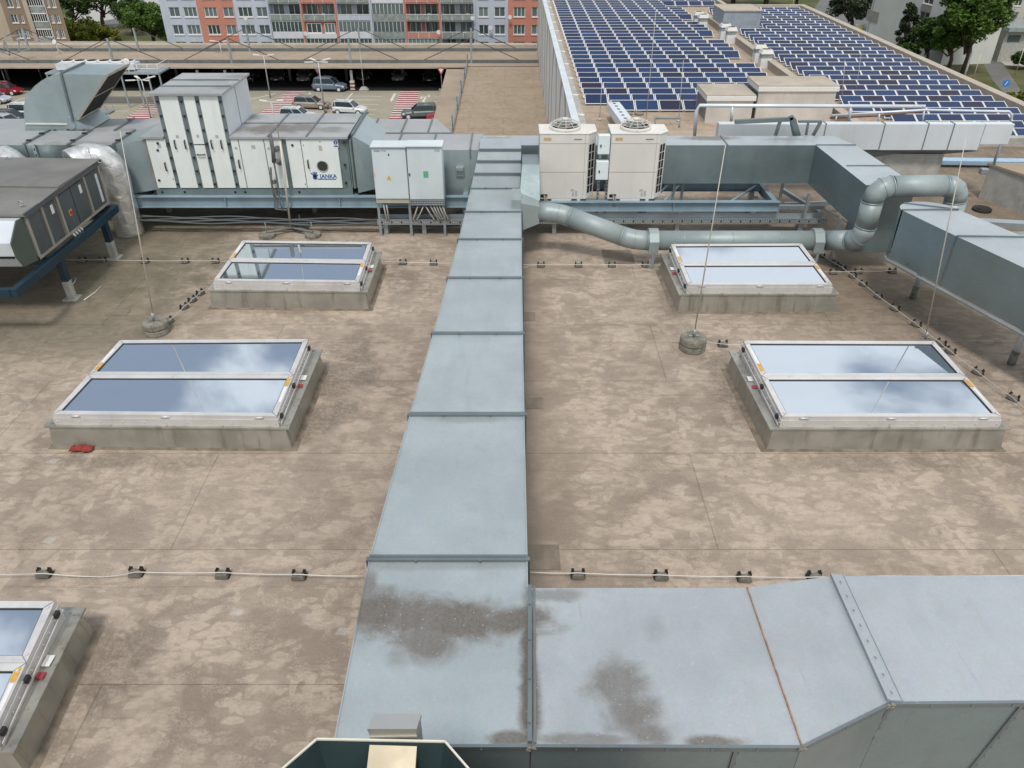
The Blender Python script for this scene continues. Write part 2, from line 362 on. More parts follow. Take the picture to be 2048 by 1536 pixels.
# ================================================================ near roof
EDGE_Y = 25.6
mb = MB(); N = 4
mb.box(-45, 24, -6, EDGE_Y, -.35, 0)
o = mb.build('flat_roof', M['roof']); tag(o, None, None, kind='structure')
mb = MB(); mb.box(-45, 24, EDGE_Y, EDGE_Y + .3, -3, .28); o = mb.build('roof_parapet', M['concrete'])
tag(o, 'low concrete parapet along the far edge of the brown roof', 'parapet')
# ---------------------------------------------------------------- main duct (T shape)
ZD, SD = 2.18, -.055
def D(px, py): return P(px, py, ZD, SD)
st = []
def S(cx_, cy_, rx, ry, k): # stain from pixel centre & px radii
    c = D(cx_, cy_); a = D(cx_ + rx, cy_); b = D(cx_, cy_ + ry); st.append((c.x, c.y, abs(a.x - c.x), abs(b.y - c.y), k))
S(770, 1225, 110, 44, 1.0); S(900, 1238, 150, 44, 1.0); S(1015, 1240, 90, 32, 1.0); S(850, 1280, 70, 50, .9); S(800, 1310, 30, 30, .5); S(1235, 1370, 62, 52, .8); S(1265, 1425, 62, 50, .85); S(1300, 1468, 50, 30, .8)
S(1058, 1330, 18, 190, 1.0); S(1310, 1255, 26, 36, .22); S(1030, 1478, 50, 14, .9); S(1180, 1480, 110, 12, .7); S(1420, 1484, 60, 14, .9)
S(895, 1131, 170, 10, .35); S(1100, 1190, 50, 14, .6); S(735, 1180, 14, 40, .8); S(760, 1240, 50, 35, .9); S(930, 838, 100, 7, .4)
S(1000, 297, 50, 8, .7); S(1000, 312, 30, 7, .6); S(985, 345, 45, 5, .5)
M['duct_st'] = galv('weathered_duct_top', (.385, .435, .45), .42, .25, st)
M['duct_rt'] = galv('weathered_duct_top_pale', (.40, .435, .455), .42, .25, st)
duct = thing('air_duct', (-.9, 6, 0), 'long rectangular galvanised duct running up the middle of the roof with T branch in front', 'air duct')
ys = [1489, 1122, 832, 669, 557.5, 480, 425, 378]
lx = [668, 739, 820, 866.5, 897, 918, 931, 941.5]; rx = [1060, 1054, 1048, 1045, 1043.5, 1042.5, 1042, 1041.5]
def flange_bar(mb, a, b, w=.035, h=.03, down=.0):
    mb.bar(V(a.x, a.y, a.z + h / 2 - .004), V(b.x, b.y, b.z + h / 2 - .004), w, h)
HD = .85
for i in range(len(ys) - 1):
    a, b, c, d = D(lx[i], ys[i]), D(rx[i], ys[i]), D(rx[i + 1], ys[i + 1]), D(lx[i + 1], ys[i + 1])
    if i: 
        a.y += .006; b.y += .006
    # subdivided, slightly dented top
    o_ = MB(); nx_, ny_ = 10, 14; g = []
    for j in range(ny_ + 1):
        for k in range(nx_ + 1):
            p = a.lerp(d, j / ny_).lerp(b.lerp(c, j / ny_), k / nx_)
            e = min(j, ny_ - j, k, nx_ - k) / 3; e = min(1, e)
            p = p + V(0, 0, e * .022 * mnoise.noise(p * 1.5)); g.append(p)
    W_ = nx_ + 1
    o_.add(g, [(j * W_ + k, j * W_ + k + 1, (j + 1) * W_ + k + 1, (j + 1) * W_ + k) for j in range(ny_) for k in range(nx_)], 0, True)
    lo = lambda p: V(p.x, p.y, p.z - HD)
    ring = [a, b, c, d]; rl = [lo(p) for p in ring]
    o_.add(ring + rl, [(i2, (i2 + 1) % 4, 4 + (i2 + 1) % 4, 4 + i2) for i2 in range(4)] + [(4, 5, 6, 7)], 1)
    o_.build('duct_section', [M['duct_st'], M['ductshade']], duct)
fl_ys = list(zip(ys, lx, rx))[1:]
for (y, l, r) in fl_ys:
    a, b = D(l - 2, y), D(r + 2, y); m_ = MB(); flange_bar(m_, a, b, .035, .035)
    flange_bar(m_, V(a.x, a.y + .06, a.z - .003), V(b.x, b.y + .06, b.z - .003), .03, .02)
    for q in (a, b): m_.box(q.x - .02, q.x + .02, q.y - .02, q.y + .03, q.z - HD - .02, q.z + .03)
    for f in (.3, .7):
        c = a.lerp(b, f); m_.tube([(c.x, c.y - .03, c.z + .03), (c.x, c.y - .03, c.z + .05)], .014, 6)
    m_.build('flange', M['flange'], duct)
# edge angles
for xs_ in (lx, rx):
    m_ = MB(); pts = [D(x, y) for x, y in zip(xs_, ys)]
    for a, b in zip(pts, pts[1:]): m_.bar(a + V(0, 0, .004), b + V(0, 0, .004), .012, .018)
    m_.build('edge_strip', M['duct_st'], duct)
# T branch to the right
A0, A1 = D(1062, 1489), D(1062, 1176); B0, B1 = D(1603, 1491), D(1494, 1175)
o_ = slab([A0, B0, B1, A1], 1.0); o_.build('duct_section', [M['duct_rt'], M['ductshade']], duct)
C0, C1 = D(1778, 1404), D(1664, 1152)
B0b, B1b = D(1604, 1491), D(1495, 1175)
o_ = slab([B0b, C0, C1, B1b], 1.0); o_.build('duct_section', [M['duct_rt'], M['ductshade']], duct)
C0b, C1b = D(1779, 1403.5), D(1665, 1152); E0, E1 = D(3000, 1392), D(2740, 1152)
o_ = slab([C0b, E0, E1, C1b], 1.0); o_.build('duct_section', [M['duct_rt'], M['ductshade']], duct)
m_ = MB()
for (p, q, off) in ((D(665, 1489), A0, .0), (A0, B0, 0), (B0, C0, 0), (C0, E0, 0)):
    m_.bar(p + V(0, -.012, -.02), q + V(0, -.012, -.02), .025, .05)
    L = (q - p).length; k = max(2, int(L / .33))
    for i in range(1, k):
        c = p.lerp(q, i / k); m_.tube([c + V(0, -.024, -.02), c + V(0, -.036, -.02)], .008, 6)
m_.build('edge_strip', M['flange'], duct)
m_ = MB(); m_.bar(A0 + V(-.01, 0, .02), A1 + V(-.01, 0, .02), .035, .05); m_.bar(A0 + V(.03, 0, .012), A1 + V(.03, 0, .012), .02, .03)
for f in (.1, .35, .6, .85): c = A0.lerp(A1, f); m_.tube([c + V(-.01, 0, .04), c + V(-.01, 0, .06)], .012, 6)
m_.build('flange', M['flange'], duct)
m_ = MB(); m_.bar(B0 + V(0, 0, .006), B1 + V(0, 0, .006), .012, .014)
rust = paint('rusty_seam', (.34, .20, .12), .8, 0, .3, 12, .4, (.45, .42, .4), streak=False)
m_.build('seam', rust, duct)
m_ = MB(); m_.bar(C0 + V(-.01, 0, .018), C1 + V(-.01, 0, .018), .02, .04); m_.bar(C0b + V(.05, 0, .012), C1b + V(.05, 0, .012), .10, .016); m_.bar(C0b + V(.1, 0, .018), C1b + V(.1, 0, .018), .012, .02)
for i in range(8): c = C0.lerp(C1, (i + .4) / 8); m_.tube([c + V(.045, 0, .03), c + V(.045, 0, .042)], .010, 8)
m_.build('flange', M['duct_rt'], duct)
m_ = MB()
for p in (A0, B0, C0b):
    c = p + V(0, -.02, -.01)
    for k in range(6):
        a = random.random() * 6; m_.tube([c, c + V(.04 * math.cos(a), -.02, .04 * math.sin(a))], [.02, .008], 5)
m_.build('sealant_blob', M['concblock'], duct)
for px_, bpx in ((1473, 1470), (1786, 1745), (2048, 2020)):
    pa = D(px_, 1491 if px_ < 1600 else 1401) + V(0, -.008, -.05); pb = pa + V(-.12 if px_ > 1600 else 0, 0, -.95)
    m_ = MB(); m_.bar(pa, pb, .03, .012, up=(0, 1, 0))
    for k in range(7):
        c = pa.lerp(pb, (k + .3) / 7) + V(.03, 0, 0); m_.tube([c, c + V(0, -.012, 0)], .007, 6)
    m_.build('seam', M['flange'], duct)
# riser at the far end (stepped elbow up to the cross duct)
e0, e1 = D(941.5, 378), D(1041.5, 378)
lay = [(347, 948, 1041.5, 18.05), (322, 953.5, 1042, 18.25), (299, 958, 1042.5, 18.42)]
prev = (e0, e1); m_ = MB()
Yf = e0.y
for k, (py, l, r, dummy) in enumerate(lay):
    Yk = Yf + .10 * (k + 1); a, b = Q(l, py, Yk), Q(r, py, Yk)
    back = [V(a.x, Yf + 1.2, a.z), V(b.x, Yf + 1.2, b.z), V(prev[1].x, Yf + 1.2, prev[1].z), V(prev[0].x, Yf + 1.2, prev[0].z)]
    sec = MB(); sec.add([prev[0], prev[1], b, a], [(0, 1, 2, 3)], 0); sec.add([prev[0], prev[1], b, a] + [back[3], back[2], back[1], back[0]], [(0, 3, 7, 4), (1, 2, 6, 5)], 1)
    sec.build('elbow_section', [M['duct_st'], M['ductshade']], duct)
    fb = MB(); fb.bar(a + V(0, -.02, 0), b + V(0, -.02, 0), .04, .05); fb.build('flange', M['flange'], duct)
    prev = (a, b)
topz = prev[0].z
m_ = MB(); yb = P(960, 268, topz).y
a, b = prev; c, d = P(1042, 274, topz), P(962, 274, topz)
slab([a, b, c, d], .9).build('elbow_section', [M['duct_st'], M['ductshade']], duct)
ZTOP = topz
# duct feet
for Yd in (5.2, 8.6, 11.9, 14.8):
    zt = ZD + SD * Yd - HD
    for X in (-1.25, -.1):
        m_ = MB(); m_.box(X - .03, X + .03, Yd - .03, Yd + .03, .03, zt - .02); m_.box(X - .12, X + .12, Yd - .12, Yd + .12, .0, .03); m_.build('foot', M['strut'], duct)
# ---------------------------------------------------------------- hopper and inox bracket at the bottom edge
zh = 3.6
hp = thing('rain_hopper', P(760, 1536, zh - 1), 'dark sheet metal funnel with pale rim at the bottom edge in front of the duct', 'hopper')
rimpx = [(556, 1537), (634, 1479.5), (890, 1484.5), (960, 1537)]
rp = [P(x, y, zh) for x, y in rimpx]; rp = [rp[0] + V(-.25, -.32, 0)] + rp[1:3] + [rp[3] + V(.22, -.32, 0)]
near_l, near_r = rp[0] + V(.3, -.5, 0), rp[3] + V(-.3, -.5, 0)
ring = rp + [near_r, near_l]; cen = sum(ring, V(0, 0, 0)) / 6
ring_lo = [cen + (p - cen) * .62 + V(0, 0, -.9) for p in ring]
m_ = MB(); n = 6; th_ = .012
inn = [cen + (p - cen) * .985 for p in ring]; inl = [q + (cen - q) * .02 for q in ring_lo]
m_.add(ring + ring_lo, [(i, (i + 1) % n, n + (i + 1) % n, n + i) for i in range(n)] + [tuple(range(n, 2 * n))]); m_.add(inn + [q + V(0, 0, .01) for q in ring_lo], [(i, (i + 1) % n, n + (i + 1) % n, n + i) for i in range(n)] + [tuple(range(n, 2 * n))])
m_.build('funnel', M['hopper'], hp)
m_ = MB()
for i in range(n): m_.bar(ring[i] + V(0, 0, .006), ring[(i + 1) % n] + V(0, 0, .006), .010, .012)
m_.build('rim', M['rim'], hp)
ib = thing('metal_chimney', P(780, 1500, zh - .5), 'square stainless capped box rising through the dark funnel', 'chimney')
c4 = [P(748, 1427, zh + .10), P(843, 1427, zh + .10), P(833, 1458, zh + .10), P(734, 1458, zh + .10)]
m_ = slab([c4[3], c4[2], c4[1], c4[0]], .03); m_.build('cap', [M['inox'], M['inox']], ib, bevel=.003)
b4 = [c4[3] + V(.004, .004, -.033), c4[2] + V(-.004, .004, -.033), c4[1] + V(-.006, -.006, -.033), c4[0] + V(.006, -.006, -.033)]
slab(b4, .6).build('shaft', [M['inox'], M['inox']], ib)
q0, q1 = P(724, 1520, zh + .02), P(824, 1520, zh + .02)
m_ = MB(); m_.add([V(q0.x, q0.y - .3, zh - .25), V(q1.x, q0.y - .3, zh - .25), V(b4[1].x, b4[1].y - .02, zh - .02), V(b4[0].x, b4[0].y - .02, zh - .02)], [(0, 1, 2, 3)])
m_.prism([V(q0.x, q0.y - .35, zh - .3), V(q1.x, q0.y - .35, zh - .3), V(b4[1].x, b4[1].y - .012, zh - .03), V(b4[0].x, b4[0].y - .012, zh - .03)], (0, 0, -.05))
m_.build('front_plate', paint('beige_plate', (.26, .225, .16), .4, .3), ib)
m_ = MB(); m_.box(-3.2, 1.15, 1.6, 2.28, 0, 3.3); tag(m_.build('shade_wall', M['anth']), 'added dark wall, unseen below the bottom edge, shading the duct front', 'wall')  # added wall out of view; darkens the front face of the near duct
# ---------------------------------------------------------------- skylights
M['patch'] = paint('patch_membrane', (.20, .165, .125), .85, 0, .2, 4, .3, (.3, .26, .2), .2, 30, False)
TILT = .11
M['flash'] = paint('mossy_membrane_shaded', (.20, .165, .12), .95, 0, .3, 5, .4, (.10, .10, .06), .3, 40, False)  # mossy flashing, colour darkened to deepen contact shade at the skylight bases
def skylight(corners, label, stick):
    zf = .62
    (flx, fly), (frx, fry), (brx, bry), (blx, bly) = corners
    fl, fr, br_, bl = P(flx, fly, zf), P(frx, fry, zf), P(brx, bry, zf + TILT), P(blx, bly, zf + TILT); bl.z = br_.z = zf
    x0, x1 = (fl.x + bl.x) / 2, (fr.x + br_.x) / 2; y0, y1 = (fl.y + fr.y) / 2, (br_.y + bl.y) / 2
    # honour the photo's slight taper by keeping real corners
    g = .13
    t = thing('skylight', ((x0 + x1) / 2, (y0 + y1) / 2, 0), label, 'skylight', 'double-pane roof skylights')
    def sh(m):
        for i, p in enumerate(m.v):
            if p[2] > .436: m.v[i] = (p[0], p[1], p[2] + TILT * max(0, (p[1] - y0) / (y1 - y0)))
        return m
    def rect(gx, z): gy = gx * .35 if gx > .05 else gx; return [V(fl.x - gx, fl.y - gy, z), V(fr.x + gx, fr.y - gy, z), V(br_.x + gx, br_.y + gx, z), V(bl.x - gx, bl.y + gx, z)]
    def ringmb(g0, z0, g1, z1, cap=False):
        m = MB(); a = rect(g0, z0); b = rect(g1, z1); m.add(a + b, [(i, (i + 1) % 4, 4 + (i + 1) % 4, 4 + i) for i in range(4)] + ([(4, 5, 6, 7)] if cap else [])); return m
    # curb: subdivided sides with buckled stainless sheet
    m = MB(); a = rect(g + .03, -.0); b = rect(g - .02, .40)
    for i in range(4):
        p0, p1, q0_, q1_ = a[i], a[(i + 1) % 4], b[i], b[(i + 1) % 4]; nn = 22; kk = 4; vs = []
        nrm = (p1 - p0).normalized().cross(V(0, 0, 1)) 
        for j in range(kk + 1):
            for k in range(nn + 1):
                p = p0.lerp(p1, k / nn).lerp(q0_.lerp(q1_, k / nn), j / kk); e = min(1, min(k, nn - k) / 2) * min(1, min(j, kk - j))
                vs.append(p + nrm * e * .014 * mnoise.noise(p * 2.2))
        m.add(vs, [(j * (nn + 1) + k, j * (nn + 1) + k + 1, (j + 1) * (nn + 1) + k + 1, (j + 1) * (nn + 1) + k) for j in range(kk) for k in range(nn)], 0, True)
    m.build('curb', M['curb'], t)
    m = MB(); a = rect(g + .11, .002); b = rect(g + .02, .035); m.add(a + b, [(i, (i + 1) % 4, 4 + (i + 1) % 4, 4 + i) for i in range(4)]); m.build('base_flashing', M['flash'], t)
    m = ringmb(g + .04, .40, g + .04, .43, True)
    pts = rect(g - .04, .43)
    for i in range(4):
        for f in (.02, .26, .5, .74, .98):
            c = pts[i].lerp(pts[(i + 1) % 4], f); m.cyl(c.x, c.y, .43, .442, .014, 8)
    m.build('top_flange', M['curb'], t)
    m = ringmb(.015, .43, .015, .555, True)
    for (p, q, dx, dy) in ((rect(.015, .49)[0], rect(.015, .49)[1], 0, -1), (rect(.015, .49)[1], rect(.015, .49)[2], 1, 0), (rect(.015, .49)[3], rect(.015, .49)[0], -1, 0)):
        for k in range(11):
            c = p.lerp(q, (k + .15) / 10.3); m.tube([c, c + V(dx * .012, dy * .012, 0)], .012, 6)
    sh(m).build('sub_frame', M['frame'], t)
    mid = .5; fw = .085
    def sash(f0, f1, nm):
        # f0,f1 fraction along depth
        A, B = fl.lerp(bl, f0), fr.lerp(br_, f0); C_, D_ = fr.lerp(br_, f1), fl.lerp(bl, f1)
        gl = [V(A.x + fw, A.y + fw, 0), V(B.x - fw, B.y + fw, 0), V(C_.x - fw, C_.y - fw, 0), V(D_.x + fw, D_.y - fw, 0)]
        m = MB(); oc = [A, B, C_, D_]
        zt = .62
        for i in range(4):
            j = (i + 1) % 4
            a, b, c, d = oc[i], oc[j], gl[j], gl[i]
            m.hexa([V(a.x, a.y, .56), V(b.x, b.y, .56), V(c.x, c.y, .56), V(d.x, d.y, .56), V(a.x, a.y, zt), V(b.x, b.y, zt), V(c.x, c.y, zt - .003), V(d.x, d.y, zt - .003)], 0)
        # mitre lines + screws
        for i in range(4):
            c = (oc[i] + V(gl[i].x, gl[i].y, zt)) / 2; sx_ = .06 if i in (0, 3) else -.06
            m.cyl(c.x, c.y + (.05 if i < 2 else -.05), zt, zt + .012, .018, 10)
            m.bar(V(oc[i].x, oc[i].y, zt + .0015), V(gl[i].x, gl[i].y, zt - .001), .004, .003, 1)
        f = sh(m).build('sash', [M['frame'], M['gasket']], t)
        m = MB(); gg = [V(p.x, p.y, .595) for p in gl]; m.add(gg, [(0, 1, 2, 3)]); 
        pane = sh(m).build('pane', M['glass'], f)
        m = MB()
        for i in range(4):
            p, q = gl[i], gl[(i + 1) % 4]; m.bar(V(p.x, p.y, .601), V(q.x, q.y, .601), .022, .012)
        sh(m).build('gasket', M['gasket'], f)
        return oc, gl
    o1, g1 = sash(0, .4985, 'front'); o2, g2 = sash(.5015, 1, 'rear')
    # hinges on the front edge
    for f in (.1, .5, .92):
        c = fl.lerp(fr, f) + V(0, -.012, -.03); m = MB(); m.tube([c - V(.07, 0, 0), c + V(.07, 0, 0)], .012, 8); sh(m).build('hinge', M['frame'], t)
    # stickers: left strip on the rear sash, right strip on the front sash
    a, b = o2[0].lerp(o2[3], .12), o2[0].lerp(o2[3], .32); m = MB(); m.bar(V(a.x + .05, a.y, .6215), V(b.x + .05, b.y, .6215), .06, .002); sh(m).build('orange_sticker', M['orange'], t)
    a, b = o2[0].lerp(o2[3], .34), o2[0].lerp(o2[3], .72); m = MB(); m.bar(V(a.x + .045, a.y, .6215), V(b.x + .045, b.y, .6215), .045, .002); sh(m).build('white_sticker', M['paper'], t)
    a, b = o1[1].lerp(o1[2], .72), o1[1].lerp(o1[2], .93); m = MB(); m.bar(V(a.x - .05, a.y, .6215), V(b.x - .05, b.y, .6215), .06, .002); sh(m).build('orange_sticker', M['orange'], t)
    a, b = o1[1].lerp(o1[2], .32), o1[1].lerp(o1[2], .70); m = MB(); m.bar(V(a.x - .045, a.y, .6215), V(b.x - .045, b.y, .6215), .045, .002); sh(m).build('white_sticker', M['paper'], t)
    # red tag + clips on the flange side facing the duct
    s_ = 1 if stick == 'R' else -1
    ea, eb = (fr, br_) if s_ > 0 else (fl, bl)
    c = ea.lerp(eb, .52) + V(s_ * .07, 0, 0); m = MB(); m.box(c.x - .04, c.x + .04, c.y - .06, c.y + .02, .445, .453); m.build('red_tag', M['redpaint'], t)
    c = ea.lerp(eb, .62) + V(s_ * .07, 0, 0); m = MB(); m.box(c.x - .045, c.x + .045, c.y - .06, c.y + .08, .445, .452); m.build('white_tag', M['paper'], t)
    for f in (.06, .42, .93):
        c = ea.lerp(eb, f) + V(s_ * .03, 0, 0); m = MB(); m.box(c.x - .02, c.x + .02, c.y - .035, c.y + .035, .50, .56); sh(m).build('clip', M['black'], t)
    m = MB(); a, b = ea + V(s_ * .045, 0, 0), eb + V(s_ * .045, 0, 0); m.bar(V(a.x, a.y, .47), V(b.x, b.y, .47), .012, .03); sh(m).build('side_rail', M['frame'], t)
    return t
skylight([(105, 828), (553, 832), (617, 678), (240, 680)], 'large skylight left of the duct with a red rag at its base', 'R')
skylight([(427, 561), (717, 564), (744, 484), (485, 481)], 'smaller skylight behind, left of the duct, below the white air handling unit', 'R')
skylight([(1565, 833), (2004, 833), (1869, 682), (1487, 681)], 'large skylight right of the duct with bright cloud reflections', 'L')
skylight([(1376, 569), (1665, 569), (1603, 487), (1342, 488)], 'skylight right of the duct, just in front of the round pipe', 'L')
skylight([(-560, 1470), (-15, 1470), (110, 1202), (-350, 1202)], 'skylight cut off by the bottom left corner of the picture', 'R')
# red rag
m_ = MB(); c = P(172, 893, 0) + V(0, -.10, 0)
vs = []; n_ = 12
for j in range(n_ + 1):
    for k in range(n_ + 1):
        u, v_ = (j / n_ - .5), (k / n_ - .5)
        p = V(c.x + u * .34, c.y + v_ * .16, .045 + .05 * abs(mnoise.noise(V(u * 9, v_ * 7, 3))) + .05 * (1 - 2 * abs(u)) * (1 - 2 * abs(v_)))
        vs.append(p + V(mnoise.noise(p * 14) * .03, mnoise.noise(p * 14 + V(5, 0, 0)) * .03, 0))
m_.add(vs, [(j * (n_ + 1) + k, (j + 1) * (n_ + 1) + k, (j + 1) * (n_ + 1) + k + 1, j * (n_ + 1) + k + 1) for j in range(n_) for k in range(n_)])
o = m_.build('rag', M['red']); so_ = o.modifiers.new('solid', 'SOLIDIFY'); so_.thickness = .008
tag(o, 'crumpled red rag lying against the base of the near left skylight', 'rag')
# ---------------------------------------------------------------- lightning conductor: cables and holders
def make_holder():
    t = thing('cable_holder', (0, 0, 0), 'x', 'cable holder', 'concrete blocks holding the lightning cable')
    m = MB(); m.hexa([(-.085, -.05, .012), (.085, -.05, .012), (.085, .06, .012), (-.085, .06, .012), (-.07, -.04, .085), (.07, -.04, .085), (.07, .05, .085), (-.07, .05, .085)])
    m.build('block', paint('holder_concrete', (.17, .16, .135), .85, 0, .2, 12, .3), t, bevel=.012)
    m = MB(); m.box(-.095, .095, -.02, .09, .0, .014); m.box(-.085, -.05, .02, .075, .014, .10); m.box(.05, .085, .02, .075, .014, .10)
    m.tube([(-.068, .045, .10), (-.068, .045, .125)], .009, 6); m.tube([(.068, .045, .10), (.068, .045, .125)], .012, 6)
    m.build('clip_base', M['black'], t)
    return t
H0 = make_holder(); H0.hide_render = False; first = [True]
def holder(px, py, rz, label, sc=1.0):
    o = H0 if first[0] else copy_tree(H0); first[0] = False
    p = P(px, py, 0); o.location = (p.x, p.y, 0); o.rotation_euler = (0, 0, rz); o.scale = (sc, sc, sc); o['label'] = label
    return o
def cable(pts, label, r=.006):
    m = MB(); ps = []
    for a, b in zip(pts, pts[1:]):
        k = 6
        for i in range(k):
            p = Vector(a).lerp(Vector(b), i / k); s_ = math.sin(math.pi * i / k); ps.append(p + V(0, 0, -.012 * s_))
    ps.append(Vector(pts[-1])); m.tube(ps, r, 6)
    return tag(m.build('lightning_cable', M['wire']), label, 'cable')
near_l_ = [(88, 1154), (272, 1152), (445, 1155), (598, 1158)]
for i, (x, y) in enumerate(near_l_): holder(x, y, 0, 'dark cable block on the near wire, %s from the left, left of the duct' % ORD[i + 1], 1.0)
near_r_ = [(1156, 1156), (1322, 1158), (1489, 1162), (1629, 1160)]
for i, (x, y) in enumerate(near_r_): holder(x, y, 0, 'dark cable block on the near wire, %s to the right of the duct' % ORD[i + 1], 1.0)
cable([P(-60, 1149, .12), P(88, 1147, .125), P(205, 1154, .04), P(272, 1144, .125), P(445, 1145, .125), P(598, 1149, .125), P(728, 1152, .11)], 'thin pale lightning cable crossing the near roof left of the duct', .007)
cable([P(1056, 1144, .11), P(1156, 1146, .125), P(1322, 1150, .125), P(1489, 1153, .125), P(1640, 1154, .12), P(1760, 1152, .12), P(2100, 1150, .12)], 'thin pale lightning cable crossing the near roof right of the duct', .007)
mid_l = [(165, 524), (205, 524), (290, 526), (370, 526), (431, 526)]
for i, (x, y) in enumerate(mid_l): holder(x, y, 0, 'cable block on the far wire, %s from the left, near the blue frame legs' % ORD[i + 1], .95)
for i, (x, y) in enumerate([(806, 529), (867, 530)]): holder(x, y, 0, 'cable block on the far wire, %s right of the rear left skylight' % ORD[i + 1], .95)
for i, (x, y) in enumerate([(1082, 534), (1157, 534), (1224, 534), (1291, 534)]): holder(x, y, 0, 'cable block on the far wire, %s to the right of the duct' % ORD[i + 1], .95)
cable([P(130, 519, .11)] + [P(x, y - 5, .11) for x, y in mid_l] + [P(455, 522, .11)], 'lightning cable on the far left roof between the blue frame and the rear skylight')
cable([P(752, 521, .11), P(806, 524, .11), P(867, 525, .11), P(908, 526, .11)], 'short lightning cable between the rear left skylight and the duct')
cable([P(1044, 529, .11), P(1082, 529, .11), P(1157, 529, .11), P(1224, 529, .11), P(1291, 529, .11), P(1332, 529, .11)], 'lightning cable from the duct to the rear right skylight')
dl = [(403, 589), (387, 603), (371, 617), (341, 645)]
for i, (x, y) in enumerate(dl): holder(x, y, R(62), 'cable block %s down from the rear left skylight towards the rod base' % ORD[i + 1], .95)
cable([P(418, 572, .11)] + [P(x - 2, y - 5, .11) for x, y in dl] + [P(320, 648, .2)], 'slanting lightning cable from the rear left skylight to the rod base')
dr = [(1641, 514), (1668, 531), (1682, 539), (1703, 555), (1724, 571), (1754, 596), (1787, 620), (1830, 652), (1879, 690), (1898, 706), (1953, 748), (2023, 800)]
for i, (x, y) in enumerate(dr): holder(x, y, R(-58), 'cable block on the slanting wire at right, %s from the far end' % ORD[i + 1], 1.0 if i > 5 else .9)
cable([P(1622, 495, .11)] + [P(x + 2, y - 5, .11) for x, y in dr] + [P(2110, 865, .11)], 'long slanting lightning cable beside the right skylights')
for i, (x, y) in enumerate([(1667, 548), (1717, 547), (1785, 546)]): holder(x, y, 0, 'cable block %s right of the rear right skylight on the short crossing wire' % ORD[i + 1], .95)
cable([P(1650, 543, .11), P(1667, 543, .11), P(1717, 542, .11), P(1785, 541, .11)], 'short lightning cable crossing the slanting one near the oval duct')
holder(1446, 693, 0, 'single cable block between the rod base and the near right skylight')
cable([P(1400, 680, .2), P(1446, 688, .11), P(1480, 689, .11)], 'very short lightning cable from the right rod base to the skylight')
# ---------------------------------------------------------------- lightning rods
def rod(px, py, top, label, blocks=2, r=.25, lean=None):
    b = P(px, py, 0); t = thing('lightning_rod', (b.x, b.y, 0), label, 'lightning rod')
    zb = 0
    for k in range(blocks):
        m = MB(); vs = []; nn = 28
        for (zz_, rr) in ((zb, r * .97), (zb + .02, r), (zb + .10, r * .98), (zb + .125, r * .9)):
            for j in range(nn): a = 2 * math.pi * j / nn; q = rr * (1 + .015 * mnoise.noise(V(math.cos(a) * 2, math.sin(a) * 2, zz_ * 9 + px))); vs.append((b.x + q * math.cos(a), b.y + q * math.sin(a), zz_))
        m.add(vs, [(i * nn + j, i * nn + (j + 1) % nn, (i + 1) * nn + (j + 1) % nn, (i + 1) * nn + j) for i in range(3) for j in range(nn)] + [tuple(reversed(range(nn))), tuple(range(3 * nn, 4 * nn))])
        m.build('concrete_base', M['concblock'], t); zb += .13
    tp = Q(top[0], top[1], b.y + (lean or 0)); bb = V(b.x, b.y, zb)
    m = MB(); m.tube([bb, bb.lerp(tp, .5), tp], [.013, .012, .006], 8); m.build('rod', M['rod'], t)
    m = MB(); m.cyl(b.x, b.y, zb, zb + .16, .03, 10); m.box(b.x - .1, b.x + .1, b.y - .012, b.y + .012, zb, zb + .03); m.build('clamp', M['strut'], t)
    return t
rod(315, 664, (240, 262), 'tall thin rod on round concrete base behind the near left skylight')
rod(1384, 697, (1451, 290), 'tall thin rod on two stacked round blocks between the right skylights')
rod(1850, 678, (1932, 275), 'leaning thin rod standing behind the near right skylight', 0)
# tripod mast
b = P(583, 466, 0); t = thing('mast_tripod', (b.x, b.y, 0), 'tall thin mast on a tripod with three round concrete weights', 'mast')
feet = [P(535, 474, 0), P(626, 473, 0), P(602, 457, 0)]
for f in feet:
    m = MB(); m.cyl(f.x, f.y, 0, .1, .2, 26); m.build('concrete_base', M['concblock'], t, bevel=.012)
    m = MB(); m.bar(V(b.x, b.y, .16), V(f.x, f.y, .13), .04, .03); m.tube([(f.x, f.y, .1), (f.x, f.y, .38)], .008, 6); m.build('leg', M['strut'], t)
m = MB(); t1 = Q(560, 282, b.y); m.tube([V(b.x, b.y, .12), t1], .028, 10); m.build('pole', M['rod'], t)
m = MB(); m.tube([t1, Q(541, 205, b.y)], [.012, .005], 6); m.build('tip', M['rod'], t)
# roof details: drain cap, loose cords
m = MB(); c = P(1963, 421, 0); m.cyl(c.x, c.y, 0, .07, .24, 24); m.cyl(c.x, c.y, .07, .09, .17, 24)
tag(m.build('roof_drain', M['black'], bevel=.01), 'round black drain cover on the roof right of the round pipe', 'drain cover')
for (a, b_, l) in (((203, 572), (168, 600), 'pale stick lying on the roof between blue frame and rear skylight'), ((152, 556), (141, 572), 'short pale cord lying near the blue frame leg')):
    m = MB(); p, q = P(*a, .012), P(*b_, .012); m.tube([p, p.lerp(q, .5) + V(.03, 0, 0), q], .012, 6); tag(m.build('loose_cord', M['wire']), l, 'cord')

